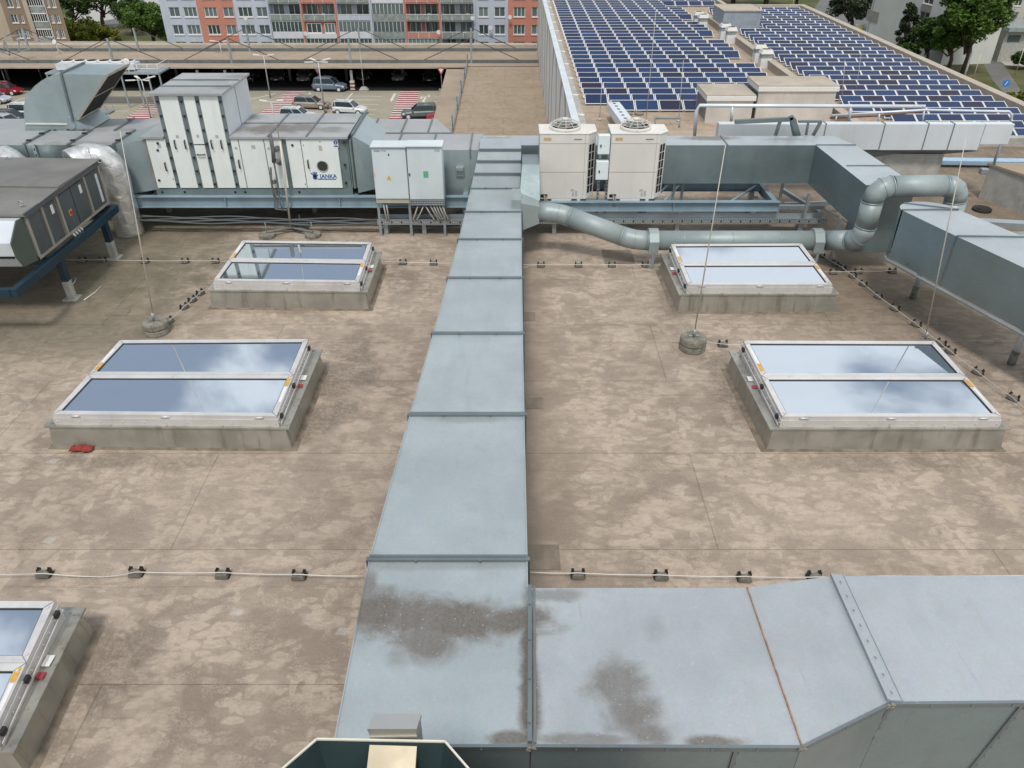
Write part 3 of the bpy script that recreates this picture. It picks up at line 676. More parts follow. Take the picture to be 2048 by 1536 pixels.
for k, (x0_, y0_, x1_, y1_) in enumerate(((1046, 625, 1070, 642), (1052, 795, 1086, 818), (1054, 1090, 1118, 1140), (1700, 742, 1760, 752), (210, 620, 262, 632), (1210, 500, 1262, 528))):
    a, b = P(x0_, y1_, 0), P(x1_, y0_, 0); m = MB(); m.box(a.x, b.x, a.y, b.y, .0005, .009)
    tag(m.build('roof_patch', M['patch']), None, None, None, 'structure')
for k, y_ in enumerate((6.75, 9.02, 11.05, 12.85, 16.3)):
    for (xa_, xb_) in ((-30, -1.75), (.25, 22)):
        m = MB(); n_ = 40; vs = []
        for i in range(n_ + 1):
            x = lerp(xa_, xb_, i / n_); w_ = .015 * mnoise.noise(V(x * .9, y_, 0)); vs += [(x, y_ - .05 + w_, .0), (x, y_ - .048 + w_, .007), (x, y_ + .05 + w_, .0015)]
        m.add(vs, [(i * 3 + j, i * 3 + j + 1, i * 3 + j + 4, i * 3 + j + 3) for i in range(n_) for j in range(2)]); tag(m.build('roof_seam', M['roof']), None, None, None, 'structure')
# ================================================================ equipment row
YF = 18.5
def X(px, py=377, Y=YF): return Q(px, py, Y).x
def Z(py, Y=YF): return Q(1024, py, Y).z
# ---------------------------------------------------------------- white air handling unit
z0, z1 = Z(378), Z(277); zt = Z(190); YB = P(500, 232, z1).y; YT = P(400, 151, zt).y
ahu = thing('air_handling_unit', (X(500), YF + .9, z0), 'white air handling unit with tall tower, black handles and a porthole door', 'air handling unit')
xL, xR = X(312), X(705)
m = MB(); m.box(xL + .02, xR - .02, YF + .03, YB, z0, z1); m.build('casing', M['post'], ahu)
tx0, tx1 = X(353), X(480)
m = MB(); m.box(tx0 + .02, tx1 - .02, YF + .035, YT, z1 + .002, zt); tw = m.build('tower_casing', M['whitesteel'], ahu)
m = MB(); m.box(tx0 + .01, tx1 - .01, YF + .012, YF + .032, z1 - .1, zt - .002); m.build('front_frame', M['post'], ahu)
m = MB(); ym = (YF + YT) / 2; m.box(tx1 - .018, tx1 - .012, ym - .008, ym + .008, z1, zt); m.build('seam', M['post'], ahu)
# lids
m = MB(); m.box(xL - .05, tx0 - .0, YF - .05, YB + .05, z1, z1 + .05); LID_L = m; m = MB(); m.box(tx1 + .0, xR + .03, YF - .05, YB + .05, z1, z1 + .05)
stl = []
def S2(px, py, rx, ry, k, z=None):
    z = z or z1 + .05; c = P(px, py, z); stl.append((c.x, c.y, abs(P(px + rx, py, z).x - c.x), abs(P(px, py + ry, z).y - c.y), k))
S2(540, 258, 55, 9, .9); S2(600, 256, 38, 10, .8); S2(665, 258, 28, 6, .6); S2(500, 235, 30, 5, .6); S2(770, 280, 24, 9, .9); S2(795, 275, 30, 9, .7); S2(865, 281, 16, 9, .9); S2(455, 180, 30, 4, .5, zt)
S2(150, 268, 30, 6, .6); S2(190, 270, 20, 5, .5); S2(100, 268, 20, 5, .5); S2(250, 240, 20, 3, .5); S2(720, 275, 30, 6, .3)
M['lid'] = galv('dusty_metal_lid', (.40, .41, .41), .5, .25, stl)
m.build('lid', M['lid'], ahu); LID_L.build('lid', M['lid'], ahu)
m = MB()
for f in (.33, .66): x = lerp(tx1, xR, f); m.box(x - .02, x + .02, YF - .04, YB + .04, z1 + .05, z1 + .075)
m.box(tx1, xR, (YF + YB) / 2 + .1, (YF + YB) / 2 + .13, z1 + .05, z1 + .07); m.build('lid_rib', M['flange'], ahu)
m = MB(); m.box(tx0 - .08, tx1 + .05, YF - .08, YT + .05, zt, zt + .05); m.build('tower_lid', M['lid'], ahu)
m = MB()
for f in (.30, .62): y = lerp(YF, YT, f); m.box(tx0 - .07, tx1 + .04, y - .02, y + .02, zt + .05, zt + .075)
m.build('lid_rib', M['flange'], ahu)
def door(a, b, za, zb, hs=(), horiz=False, name='door_panel', knobs=True):
    m = MB(); m.box(a, b, YF - .012, YF + .03, za, zb)
    d = m.build(name, M['white'], ahu, bevel=.004)
    for (f, g) in hs:
        x = lerp(a, b, f); z = lerp(za, zb, g); m = MB()
        if horiz: m.tube([(x - .09, YF - .012, z), (x - .085, YF - .06, z), (x + .085, YF - .06, z), (x + .09, YF - .012, z)], .014, 8)
        else: m.tube([(x, YF - .012, z - .10), (x, YF - .06, z - .085), (x, YF - .06, z + .085), (x, YF - .012, z + .10)], .015, 8)
        m.build('handle', M['black'], d)
    return d
zA, zB = z0 + .03, z1 - .02
door(X(317), X(354), zA, zB, [(.72, .45)])
d1 = door(X(362), X(397), z0 + .03, zt - .02, [(.3, .49), (.86, .49)])
dm = door(X(407.5), X(428.5), Z(288), zt - .02); door(X(407.5), X(428.5), z0 + .03, Z(291), [(.5, .80)], True)
d3 = door(X(437), X(472), z0 + .03, zt - .02, [(.18, .49), (.72, .49)])
door(X(480.5), X(494.5), zA, zB, [(.62, .5)]); door(X(496), X(543.5), zA, zB); door(X(545), X(578), zA, zB)
door(X(587), X(614.5), zA, zB); dp = door(X(616), X(686), zA, zB, [(.12, .5)])
m = MB()
for px_ in (357.5, 402, 432.5, 475.5):
    x = X(px_)
    for k in range(7): z = lerp(z0 + .12, zt - .15, k / 6); m = MB(); m.tube([(x, YF + .01, z), (x, YF - .018, z)], .028, 8); m.build('latch', M['black'], ahu)
for px_, py_ in ((316, 300), (319, 360), (316, 286), (688, 285), (690, 330), (692, 366), (585, 290)):
    q = Q(px_, py_, YF); m = MB(); m.tube([(q.x, YF + .02, q.z), (q.x, YF - .03, q.z)], .03, 8); m.build('hinge', M['black'], ahu)
for px_, py_ in ((333, 292), (347, 358), (607, 290), (640, 283), (652, 380 - 4), (611, 368), (609, 377)):
    q = Q(px_, py_, YF); m = MB(); m.tube([(q.x, YF, q.z), (q.x, YF - .02, q.z)], .012, 8); m.build('knob', M['black'], ahu)
# porthole, logo, notice
q = Q(645.5, 332, YF); m = MB(); m.tube([(q.x, YF - .01, q.z), (q.x, YF - .022, q.z)], .125, 28); m.build('porthole', M['porthole'], dp)
m = MB(); nn = 28; m.tube([(q.x + .13 * math.cos(a * math.tau / nn), YF - .02, q.z + .13 * math.sin(a * math.tau / nn)) for a in range(nn + 1)], .012, 6); m.build('porthole_ring', M['strut'], dp)
q = Q(652.5, 352.5, YF)
text('logo', 'JANKA', .135, M['blue'], dp, (q.x + .055, YF - .016, q.z), sx=1.0, bold=.003)
qs = Q(651, 357.5, YF); m = MB(); m.box(qs.x - .19, qs.x + .26, YF - .017, YF - .0125, qs.z - .016, qs.z + .006); m.build('logo_line', M['blue'], dp)
qh = Q(630.0, 352, YF); m = MB()
m.tube([(qh.x, YF - .0125, qh.z - .03), (qh.x, YF - .018, qh.z - .03)], .055, 14)
for k, a in enumerate((-.7, -.25, .1, .45, .95)):
    ln = .13 if k < 4 else .10; m.bar((qh.x, YF - .0155, qh.z - .02), (qh.x + math.sin(a) * ln, YF - .0155, qh.z - .02 + math.cos(a) * ln), .024, .005, up=(0, 1, 0))
m.build('logo_hand', M['blue'], dp)
q = Q(671.5, 286, YF); m = MB(); m.box(q.x - .06, q.x + .06, YF - .015, YF - .0125, q.z - .10, q.z + .07); m.build('notice', M['paper'], dp)
m = MB(); m.tube([(q.x, YF - .0152, q.z + .015), (q.x, YF - .018, q.z + .015)], .05, 20); m.box(q.x - .05, q.x + .05, YF - .018, YF - .0152, q.z - .085, q.z - .055); m.build('notice_symbol', M['blue'], dp)
m = MB(); m.bar((q.x, YF - .0195, q.z - .002), (q.x, YF - .0195, q.z + .045), .014, .002, up=(0, 1, 0)); m.box(q.x - .008, q.x + .008, YF - .0205, YF - .0185, q.z - .022, q.z - .010); m.build('exclamation_mark', M['paper'], dp)
m = MB()
for px_, py_, a, b in ((357 - 2, 273, .07, .07), (434, 273, .07, .07), (390 + 6, 272, .06, .07), (472.5, 296, .07, .06), (507, 294, .09, .09), (641, 296, .08, .12), (319, 292, .08, .1), (538, 297, .06, .06)):
    q = Q(px_, py_, YF); m = MB(); m.box(q.x - a / 2, q.x + a / 2, YF - .0145, YF - .0125, q.z - b / 2, q.z + b / 2); m.build('type_plate', M['greylabel'], ahu)
# base rail of the unit
m = MB(); zr = Z(391); m.box(xL, xR, YF - .01, YF + .06, zr, z0 - .003); m.box(xL, xR, YB - .06, YB, zr, z0 - .003)
m.build('base_rail', M['post'], ahu)
m = MB()
for px_ in (325, 370, 471, 491, 599): q = Q(px_, 384, YF); m.tube([(q.x, YF, q.z), (q.x, YF - .016, q.z)], .03, 10)
m.build('lifting_hole', M['dark'], ahu)
# coil pipes on the front
m = MB(); pts = [Q(540, 270, YF - .25), Q(546, 300, YF - .25), Q(548, 325, YF - .25), Q(556, 370, YF - .25), Q(560, 405, YF - .25), Q(565, 418, YF - .3)]
m.tube(pts[:3], .05, 8); m.tube(pts[2:], .022, 8)
pts = [Q(541, 335, YF - .2), Q(543, 365, YF - .2), Q(549, 395, YF - .2), Q(551, 418, YF - .25), Q(575, 420, YF - .3)]
m.tube(pts, .028, 8); m.tube([Q(551, 300, YF - .25), Q(556, 296, YF - .02)], .06, 8); m.tube([Q(553, 322, YF - .25), Q(560, 326, YF - .02)], .06, 8); m.tube([Q(545, 365, YF - .2), Q(550, 363, YF - .05)], .05, 8)
o = tag(m.build('coil_pipe', paint('pipe_lagging', (.12, .12, .115), .7, 0, .3, 14, .2, streak=False)), 'dark lagged pipes with valves running down the front of the white unit', 'pipes')
# ---------------------------------------------------------------- galvanised ducts left of the unit
zd = Z(290, 18.6); yd0, yd1 = 18.6, P(100, 262, zd).y; yd2 = P(200, 236, zd).y
ld = thing('air_duct', (-13, 19, 1), 'long low galvanised duct entering the white unit from the left', 'air duct')
xs = [X(-90, 300, yd0), X(48, 300, yd0), X(137, 300, yd0), X(228, 300, yd0)]
fx = [X(-90, 290, yd0), P(48, 290, zd).x, P(137, 290, zd).x, P(228, 290, zd).x]
for i in range(3):
    m = MB(); m.hexa([V(fx[i], yd0, zd - 1.25), V(fx[i + 1] - .004, yd0, zd - 1.25), V(fx[i + 1] - .004, yd1, zd - 1.25), V(fx[i], yd1, zd - 1.25), V(fx[i], yd0, zd), V(fx[i + 1] - .004, yd0, zd), V(fx[i + 1] - .004, yd1, zd), V(fx[i], yd1, zd)])
    o_ = MB(); a = [V(fx[i], yd0, zd), V(fx[i + 1] - .004, yd0, zd), V(fx[i + 1] - .004, yd1, zd), V(fx[i], yd1, zd)]
    slab(a, 1.25).build('duct_section', [M['lid'], M['ductshade']], ld)
for x in fx[1:]:
    m = MB(); m.box(x - .03, x + .03, yd0 - .035, yd1 + .03, zd - 1.28, zd + .035); m.build('flange', M['flange'], ld)
    m = MB()
    for f in (.2, .7): m.box(x - .05, x + .05, lerp(yd0, yd1, f) - .04, lerp(yd0, yd1, f) + .04, zd + .035, zd + .06)
    m.build('clamp', M['black'], ld)
cz = zd - 1.1
# taper to the unit
xa, xb = fx[3] + .02, X(300, 300)
m = MB(); m.hexa([V(xa, yd0, cz - .12), V(xb, YF + .0, z0), V(xb, YB, z0), V(xa, yd1, cz - .12), V(xa, yd0, zd), V(xb, YF + .0, z1 - .02), V(xb, YB, z1 - .02), V(xa, yd1, zd)]); m.build('taper', M['duct'], ld)
m = MB(); m.box(xb + .0, xL + .02, YF + .04, YB - .04, z0 + .02, z1 - .06)
for k in range(4): x = lerp(xb, xL, (k + .5) / 4); m.box(x - .012, x + .012, YF + .0, YB, z0, z1 - .03)
m.build('flexible_collar', M['curb'], ld)
for px_ in (72, 196): 
    q = Q(px_, 300, yd0); m = MB(); m.box(q.x - .035, q.x + .035, yd0 - .06, yd0, 0, zd + .02)
    for k in range(14): m.box(q.x - .012, q.x + .012, yd0 - .063, yd0 - .06, .15 + k * .14, .21 + k * .14, 1)
    m.build('strut_post', [M['strut'], M['dark']], ld)
bd = thing('air_duct', (-12, 20.5, 1), 'galvanised duct behind the long low duct, under the big scoop', 'air duct')
bx = [P(128, 250, zd).x - 3.5, P(128, 250, zd).x, P(200, 240, zd).x, P(262, 240, zd).x, X(340, 240, 20)]
for i in range(4):
    a = [V(bx[i], yd1 + .05, zd - .02), V(bx[i + 1], yd1 + .05, zd - .02), V(bx[i + 1], yd2, zd - .02), V(bx[i], yd2, zd - .02)]
    slab(a, 1.2).build('duct_section', [M['lid'], M['ductshade']], bd)
for x in bx[1:4]:
    m = MB(); m.box(x - .025, x + .025, yd1 + .05, yd2, zd - .018, zd + .02); m.box(x - .04, x + .04, lerp(yd1, yd2, .75), lerp(yd1, yd2, .75) + .07, zd + .02, zd + .05); m.build('flange', M['flange'], bd)
# scoop
ys_ = yd1 + .1; dp_ = P(267, 130, Q(216, 150.5, ys_).z).y - ys_
sc = thing('air_scoop', (Q(130, 200, ys_).x, ys_ + dp_ / 2, zd), 'big curved galvanised intake scoop with dark slanted mouth on top of the left duct', 'air scoop')
outl = [(51, 262), (48.5, 235), (47, 213), (51, 198), (59, 184), (69, 172), (82, 162), (92, 156), (103, 151.5), (112, 149), (123, 148)]
body = [Q(x, y, ys_) for x, y in outl]
l1, l2 = Q(123, 148, ys_), Q(147, 243, ys_); body += [l2, Q(136, 250, ys_), Q(133, 262, ys_)]
m = MB(); m.prism(body, (0, dp_, 0)); m.build('elbow', M['duct'], sc)
tip, low = Q(215, 150, ys_), Q(156, 239, ys_)
m = MB(); f_ = [l1 + V(.004, 0, 0), tip, low, l2 + V(.004, 0, 0)]; bk = [p + V(0, dp_, 0) for p in f_]
m.add(f_ + bk, [(0, 1, 2, 3), (4, 7, 6, 5), (0, 4, 5, 1), (3, 2, 6, 7), (0, 3, 7, 4)]); m.build('mouth', M['duct'], sc)
m = MB(); a, b, c, d = tip + V(.012, .0, -.0), low + V(.012, .0, .0), low + V(.012, dp_, .0), tip + V(.012, dp_, -.0)
m.add([a, b, c, d], [(0, 1, 2, 3)]); m.build('mesh_screen', M['dark'], sc)
m = MB(); t_, l_ = tip, low; B_ = V(0, dp_, 0)
for p, q in ((t_, l_), (t_ + B_, l_ + B_), (t_, t_ + B_), (l_, l_ + B_)): m.bar(p, q, .05, .05)
mid_ = (t_ + l_) / 2; m.bar(mid_ + V(.0, 0, 0), mid_ + B_, .03, .03); m.build('mouth_frame', M['taupe'], sc)
m = MB(); m.bar(l1 + V(0, -.02, .02), l2 + V(0, -.02, 0), .05, .04, up=(0, 1, 0)); m.bar(l1 + V(0, 0, .03), l1 + V(0, dp_, .03), .05, .04); m.build('flange', M['flange'], sc)
m = MB(); p, q = Q(52, 247, ys_), Q(135, 248, ys_); m.bar(p + V(0, -.015, 0), q + V(0, -.015, 0), .03, .03); m.build('edge_strip', M['rim'], sc)
m = MB(); p = Q(140, 252, ys_); m.tube([V(p.x, ys_ - .012, zd + .17), V(p.x, ys_ + dp_, zd + .17)], .165, 18); m.prism([V(p.x, ys_ + .01, zd + .0), V(p.x + .5, ys_ + .01, zd + .0), V(p.x + .25, ys_ + .01, zd + .2), V(p.x + .05, ys_ + .01, zd + .3)], (0, dp_ - .05, 0)); m.build('throat', M['duct'], sc)
# ---------------------------------------------------------------- ducts right of the unit to the cross duct
rd = thing('air_duct', (X(800), 19.2, 1), 'galvanised duct from the white unit to the raised end of the centre duct', 'air duct')
m = MB(); zq = z1 + .0; p0 = xR + .02; p1 = X(752, 300, YF)
ztr = Z(300, 18.75)
for k in range(5): x = lerp(xR + .0, X(716), (k + .5) / 5); m.box(x - .02, x + .02, YF + .02 - .04 * (k == 2), YB, z0 + .02, z1 - .04)
m.box(xR - .01, X(716), YF + .05, YB - .03, z0 + .04, z1 - .06); m.build('flexible_collar', M['post'], rd)
m = MB(); xa = X(716); m.hexa([V(xa, YF, z0 - .1), V(p1, 18.75, z0 - .05), V(p1, YB - .2, z0 - .05), V(xa, YB, z0 - .1), V(xa, YF, z1 + .06), V(p1, 18.75, ztr), V(p1, YB - .2, ztr), V(xa, YB, z1 + .06)])
m.build('taper', [M['duct']], rd)
m = MB(); m.bar(V(xa, YF, z1 + .09), V(xa, YB, z1 + .09), .06, .05); m.build('flange', M['flange'], rd)
xs = [p1, X(790, 290, 18.75), X(863, 290, 18.75), X(940, 290, 18.75), X(962, 290, 18.75)]
ybk = P(850, 268, ztr).y
for i in range(4):
    a = [V(xs[i] + .003, 18.75, ztr), V(xs[i + 1], 18.75, ztr), V(xs[i + 1], ybk, ztr), V(xs[i] + .003, ybk, ztr)]
    slab(a, 1.15 if i < 2 else 1.3).build('duct_section', [M['lid'], M['taupetop'] if i == 5 else M['duct']], rd)
for x in xs[1:4]:
    m = MB(); m.box(x - .02, x + .02, 18.73, ybk, ztr - .2, ztr + .03); m.build('flange', M['flange'], rd)
q = Q(920, 342, 18.75); m = MB(); m.box(q.x - .10, q.x + .10, 18.70, 18.75, q.z - .12, q.z + .12); m.box(q.x - .09, q.x + .09, 18.62, 18.70, q.z + .04, q.z + .12); m.build('access_hatch', M['strut'], rd, bevel=.005)
# second parallel duct behind
b2 = thing('air_duct', (X(820, 250, 20.5), 20.6, 1), 'galvanised duct running behind the control cabinets towards the centre duct', 'air duct')
zz2 = ztr + .02; y20, y21 = ybk + .08, P(780, 238, zz2).y
bxs = [X(500, 250, 20.5), X(600, 250, 20.5), X(690, 250, 20.5), X(745, 250, 20.5), X(805, 250, 20.5), X(858, 250, 20.5), X(905, 262, 20.5)]
for i in range(6):
    yb_ = y21 if i < 5 else y21
    a = [V(bxs[i] + .003, y20, zz2), V(bxs[i + 1], y20, zz2), V(bxs[i + 1] - (.5 if i == 5 else 0), yb_, zz2), V(bxs[i] + .003, yb_, zz2)]
    slab(a, 1.1).build('duct_section', [M['lid'], M['duct']], b2)
    if i: m = MB(); m.box(bxs[i] - .02, bxs[i] + .02, y20, y21, zz2, zz2 + .03); m.build('flange', M['flange'], b2)
# cross duct right of the riser and behind the condensers
cd = thing('air_duct', (6, 19, 1), 'galvanised duct behind the two cream units turning towards the viewer at right', 'air duct')
YA = 18.9; za = Z(290.5, YA); zb_ = Z(367, YA)
ya1 = P(1400, 272, za).y
xA = [Q(1042, 290, YA).x, Q(1190, 290, YA).x, Q(1330, 290, YA).x, P(1455, 290, za).x, Q(1632, 290.5, YA).x]
M['lid2'] = galv('pale_duct_top', (.43, .48, .50), .42, .4, stl[:0] + [(P(1420, 276, za).x, P(1420, 276, za).y, .7, .2, .8), (P(1570, 278, za).x, P(1570, 278, za).y, .4, .12, .5)])
for i in range(4):
    a = [V(xA[i] + .003, YA, za), V(xA[i + 1], YA, za), V(xA[i + 1], ya1, za), V(xA[i] + .003, ya1, za)]
    slab(a, za - zb_).build('duct_section', [M['lid2'], M['ductshade']], cd)
    if i == 3 or i == 1: m = MB(); m.bar(V(xA[i], YA - .01, za + .01), V(xA[i], ya1, za + .01), .025, .025); m.build('flange', M['flange'], cd)
xe = P(1712, 291, za).x
a = [V(xA[4] + .003, YA, za), V(xe, YA, za), V(xe - .25, ya1, za), V(xA[4] + .003, ya1, za)]
slab(a, za - zb_).build('duct_section', [M['lid2'], M['ductshade']], cd)
k0, k1 = V(7.53, 16.0, za), V(8.60, 16.0, za); e0_, e1_ = P(1768, 396, za), P(1878, 396, za)
a = [k0 + V(0, .003, 0), k1 + V(0, .003, 0), V(xe, YA - .003, za), V(xA[4], YA - .003, za)]
slab(a, za - zb_).build('duct_section', [M['lid2'], M['ductshade']], cd)
m = MB(); m.box(k0.x + .02, k1.x - .02, 16.02, 16.5, .45, zb_ - .004); m.build('end_drop', M['ductshade'], cd)
for (p, q) in ((P(1693, 332, za), P(1778, 332, za)), (V(xA[4], YA, za), V(xe, YA, za))):
    m = MB(); m.bar(p + V(0, 0, .01), q + V(0, 0, .01), .03, .025); m.build('flange', M['flange'], cd)
for (px_, py_, Yl) in ((1349, 367, YA + .2), (1366, 367, YA + .5), (1566, 367, YA + .3), (1622, 372, 18.2), (1680, 440, 16.6)):
    q = Q(px_, py_, Yl); m = MB(); m.box(q.x - .03, q.x + .03, Yl - .03, Yl + .03, .0, zb_ - .004); m.box(q.x - .1, q.x + .1, Yl - .1, Yl + .1, 0, .05, 1); m.build('foot', [M['strut'], M['concblock']], cd)
# ---------------------------------------------------------------- oval ended duct at right
z_b = 2.0
fa, fb = P(1805, 421, z_b), P(2048, 534.5, z_b); ra, rb = P(1914, 420.5, z_b), P(2048, 492, z_b)
od = thing('air_duct', (fb.x, fb.y, 0), 'big galvanised duct with rounded end coming from the right edge', 'air duct')
dirv = (fb - fa).normalized(); wv_ = ra - fa
far0, far1 = fa, ra
s1f = P(1914, 473, z_b); t1 = (s1f - fa).length; s1r = P(2042, 472, z_b); s1r = V(s1r.x, s1f.y, z_b)
s1r = V(s1f.x + 1.22, s1f.y - .05, z_b)
ra2 = V(fa.x + 1.12, fa.y + .04, z_b)
Lx = 3.2; ef = fa + dirv * 10.5; er = V(ef.x + 1.6, ef.y, z_b)
hgt = z_b - 1.0
seg = [(fa, ra2), (s1f, s1r), (ef, er)]
for i in range(2):
    (a0, a1), (b0, b1) = seg[i], seg[i + 1]
    sh = V(.003, -.006, 0); slab([b0, b1, a1 + sh, a0 + sh], hgt).build('duct_section', [M['lid2'], M['ductshade']], od)
    m = MB(); m.bar(b0 + V(0, 0, .012), b1 + V(0, 0, .012), .03, .03)
    m.bar(b0 + V(-.006, 0, .012), b0 + V(-.006, 0, -hgt), .02, .02, up=(0, 1, 0)); m.build('flange', M['flange'], od)
# rounded end
c0 = (fa + ra2) / 2; rr = (ra2 - fa).length / 2; arc = []
nn = 22
for k in range(nn + 1):
    a = math.pi - math.pi * k / nn; arc.append(V(c0.x + rr * math.cos(a), c0.y + rr * .85 * math.sin(a) + .02 * math.cos(a) * -1, z_b))
mb_ = MB(); top = arc; bot = [p - V(0, 0, hgt) for p in arc]
mb_.add(top + bot, [tuple(reversed(range(nn + 1)))], 0); mb_.add(top + bot, [(k, k + 1, nn + 2 + k, nn + 1 + k) for k in range(nn)], 1, True); mb_.build('rounded_end', [M['lid2'], M['ductshade']], od)
m = MB(); m.bar(fa + V(0, 0, .012), ra2 + V(0, 0, .012), .03, .03); q1, q2 = arc[6], ra2; m.bar(q1 + V(0, 0, .01), q2 + V(0, 0, .01), .03, .02); m.build('flange', M['flange'], od)
m = MB(); m.tube([V(c0.x + rr * 1.03 * math.cos(math.pi - math.pi * k / nn), c0.y + rr * .88 * math.sin(math.pi - math.pi * k / nn), z_b - hgt - .05) for k in range(0, 12)][::-1] + [fa + V(-.03, 0, -hgt - .05), ef + V(-.03, 0, -hgt - .05)], .03, 8); m.build('edge_rail', M['strut'], od)
for (px_, py_) in ((1826, 596), (2022, 728)):
    q = P(px_, py_, 0); m = MB(); m.tube([(q.x, q.y, .28), (q.x, q.y, z_b - hgt - .02)], .06, 10); m.tube([(q.x, q.y, 0), (q.x, q.y, .28)], .07, 10, 1); m.build('foot', [M['whitesteel'], M['concblock']], od)
# pieces at the far right edge
m = MB(); a, b = P(1955, 444, .35), P(2100, 452, .35); m.bar(a, b, .25, .12); tag(m.build('cable_tray', M['strut']), 'short grey cable tray on the roof at the right edge behind the oval duct', 'cable tray')
m = MB(); a, b = P(2004, 478, .5), P(2150, 478, .5); m.tube([a, b], .17, 16); tag(m.build('round_duct', M['round']), 'short round duct at the right edge just behind the big duct', 'round duct')
# ---------------------------------------------------------------- white panelled duct and rails behind
YW = 20.6
wd = thing('panelled_duct', (Q(1730, 270, YW).x, YW + .4, 1.2), 'long white panelled duct raised behind the grey ducts at right', 'air duct')
pz = [(1435, 247, 287), (1648, 247.5, 300), (1765, 248, 300.5), (1852, 248.5, 300.5), (1903, 249, 300.5), (1965, 250, 298), (2023, 251, 289)]
for i in range(6):
    (xa_, t_a, b_a), (xb_, t_b, b_b) = pz[i], pz[i + 1]
    ztp = Q(xa_, 248, YW).z; zbt = Q(xa_, b_a, YW).z if i < 5 else Q(1965, 289, YW).z
    m = MB(); m.box(Q(xa_, 270, YW).x + .006, Q(xb_, 270, YW).x - .006, YW, YW + .25, zbt, ztp); m.build('duct_section', M['whitesteel'], wd, bevel=.01)
m = MB(); q = Q(1435, 270, YW)
for xx in (1648, 1765, 1852, 1903): x = Q(xx, 270, YW).x; m.box(x - .012, x + .012, YW - .012, YW + .26, Q(xx, 300.5, YW).z - .01, Q(xx, 248, YW).z + .015)
m.build('flange', M['post'], wd)
m = MB(); p = [Q(1700, 302, YW + .05), Q(1960, 302, YW + .05), Q(1890, 308, YW + .5), Q(1740, 330, YW + .5)]; m.prism(p, (0, .6, 0)); m.build('belly', M['post'], wd)
m = MB(); x0_, x1_ = Q(1735, 320, YW + .3).x, Q(1885, 320, YW + .3).x; m.box(x0_, x1_, YW + .3, YW + 1.0, .0, Q(1800, 308, YW + .3).z); tag(m.build('plinth_block', M['concrete']), 'grey block under the white panelled duct at right', 'plinth')
def rail(name, pts, posts, r, mat, label, grp=None):
    t = thing(name, (pts[0].x, pts[0].y, 0), label, 'railing', grp)
    m = MB(); m.tube(pts, r, 8); m.build('rail', mat, t)
    for a, b in posts: m = MB(); m.tube([a, b], r * .8, 8); m.build('post', M['whitesteel'], t)
    return t
YR = 21.7
rail('pipe_railing', [Q(1389, 272, YR), Q(1393, 222, YR), Q(1399, 211, YR), Q(1850, 213, YR)], [(Q(1465, 210, YR), Q(1462, 246, YR)), (Q(1702, 209, YR), Q(1697, 247, YR))], .05, M['whitesteel'], 'long pale horizontal pipe with bent end above the white panelled duct')
rail('hand_railing', [Q(1662, 231, YR + .4), Q(1850, 220, YR + .4), Q(2018, 223, YR + .4), Q(2024, 229, YR + .4), Q(2019, 252, YR + .4)], [(Q(1673, 230, YR + .4), Q(1671, 246, YR + .4)), (Q(1759, 226, YR + .4), Q(1756, 248, YR + .4)), (Q(1849, 218, YR + .4), Q(1844, 248, YR + .4))], .035, M['whitesteel'], 'lower hand rail with posts over the right half of the white duct')
rail('rusty_pipe', [Q(1660, 236, YR + .8), Q(1760, 231, YR + .8), Q(1850, 222, YR + .8)], [], .03, paint('rusty_pipe_paint', (.20, .09, .07), .7, 0, .2, 5, .3), 'thin rusty pipe crossing behind the hand rail')
rail('drain_pipe', [Q(1908 + 94, 289, YW), Q(1990, 320, YW), Q(1989, 331, YW), Q(1998, 336, YW), Q(2060, 338, YW)], [], .035, M['post'], 'dark bent pipe dropping from the right end of the white duct')
m = MB(); a, b = P(1880, 322, .15), P(2100, 325, .15); m.bar(a, b, .35, .12); tag(m.build('blue_channel', paint('light_blue_channel', (.33, .48, .62), .4, .2), None), 'light blue channel lying on the roof behind the ducts at right', 'channel')
# steel gantry piece above duct
gt = thing('strut_gantry', (Q(1590, 260, 20).x, 20, za), 'small grey strut frame on top of the duct in front of the white panels', 'bracket')
for (a, b, w_) in (((1470, 243.5), (1585, 238), .10), ((1585, 238), (1595, 272), .14), ((1582, 232), (1590, 272), .10), ((1597, 243), (1643, 243), .06), ((1642, 243), (1626, 271), .07), ((1560, 243), (1551, 271), .07), ((1617, 243), (1612, 270), .05)):
    m = MB(); m.bar(Q(*a, 20.0), Q(*b, 20.0), w_, w_, up=(0, 1, 0)); m.build('strut', M['flange'], gt)
# concrete upstand at the right edge
m = MB(); a, b = V(12.95, 20.7, 0), V(13.65, 19.4, 0)
m.prism([V(12.95, 20.7, 0), V(13.65, 19.3, 0), V(15.4, 15.9, 0), V(20, 15.9, 0), V(20, 20.7, 0)], (0, 0, .92)); up = m.build('rooflight_upstand', M['concrete']); tag(up, 'grey concrete upstand box at the right edge of the roof', 'upstand')
m = MB(); m.prism([V(12.9, 20.75, .925), V(13.6, 19.25, .925), V(15.35, 15.85, .925), V(20.05, 15.85, .925), V(20.05, 20.75, .925)], (0, 0, .06)); m.build('coping', M['deckroof'], up)
m = MB(); q = Q(1968, 342, 20.5); m.box(q.x - .12, q.x + .08, 20.4, 20.55, q.z - .08, q.z + .08); tag(m.build('floodlight', M['strut'], bevel=.02), 'small grey floodlight beside the concrete upstand', 'floodlight')
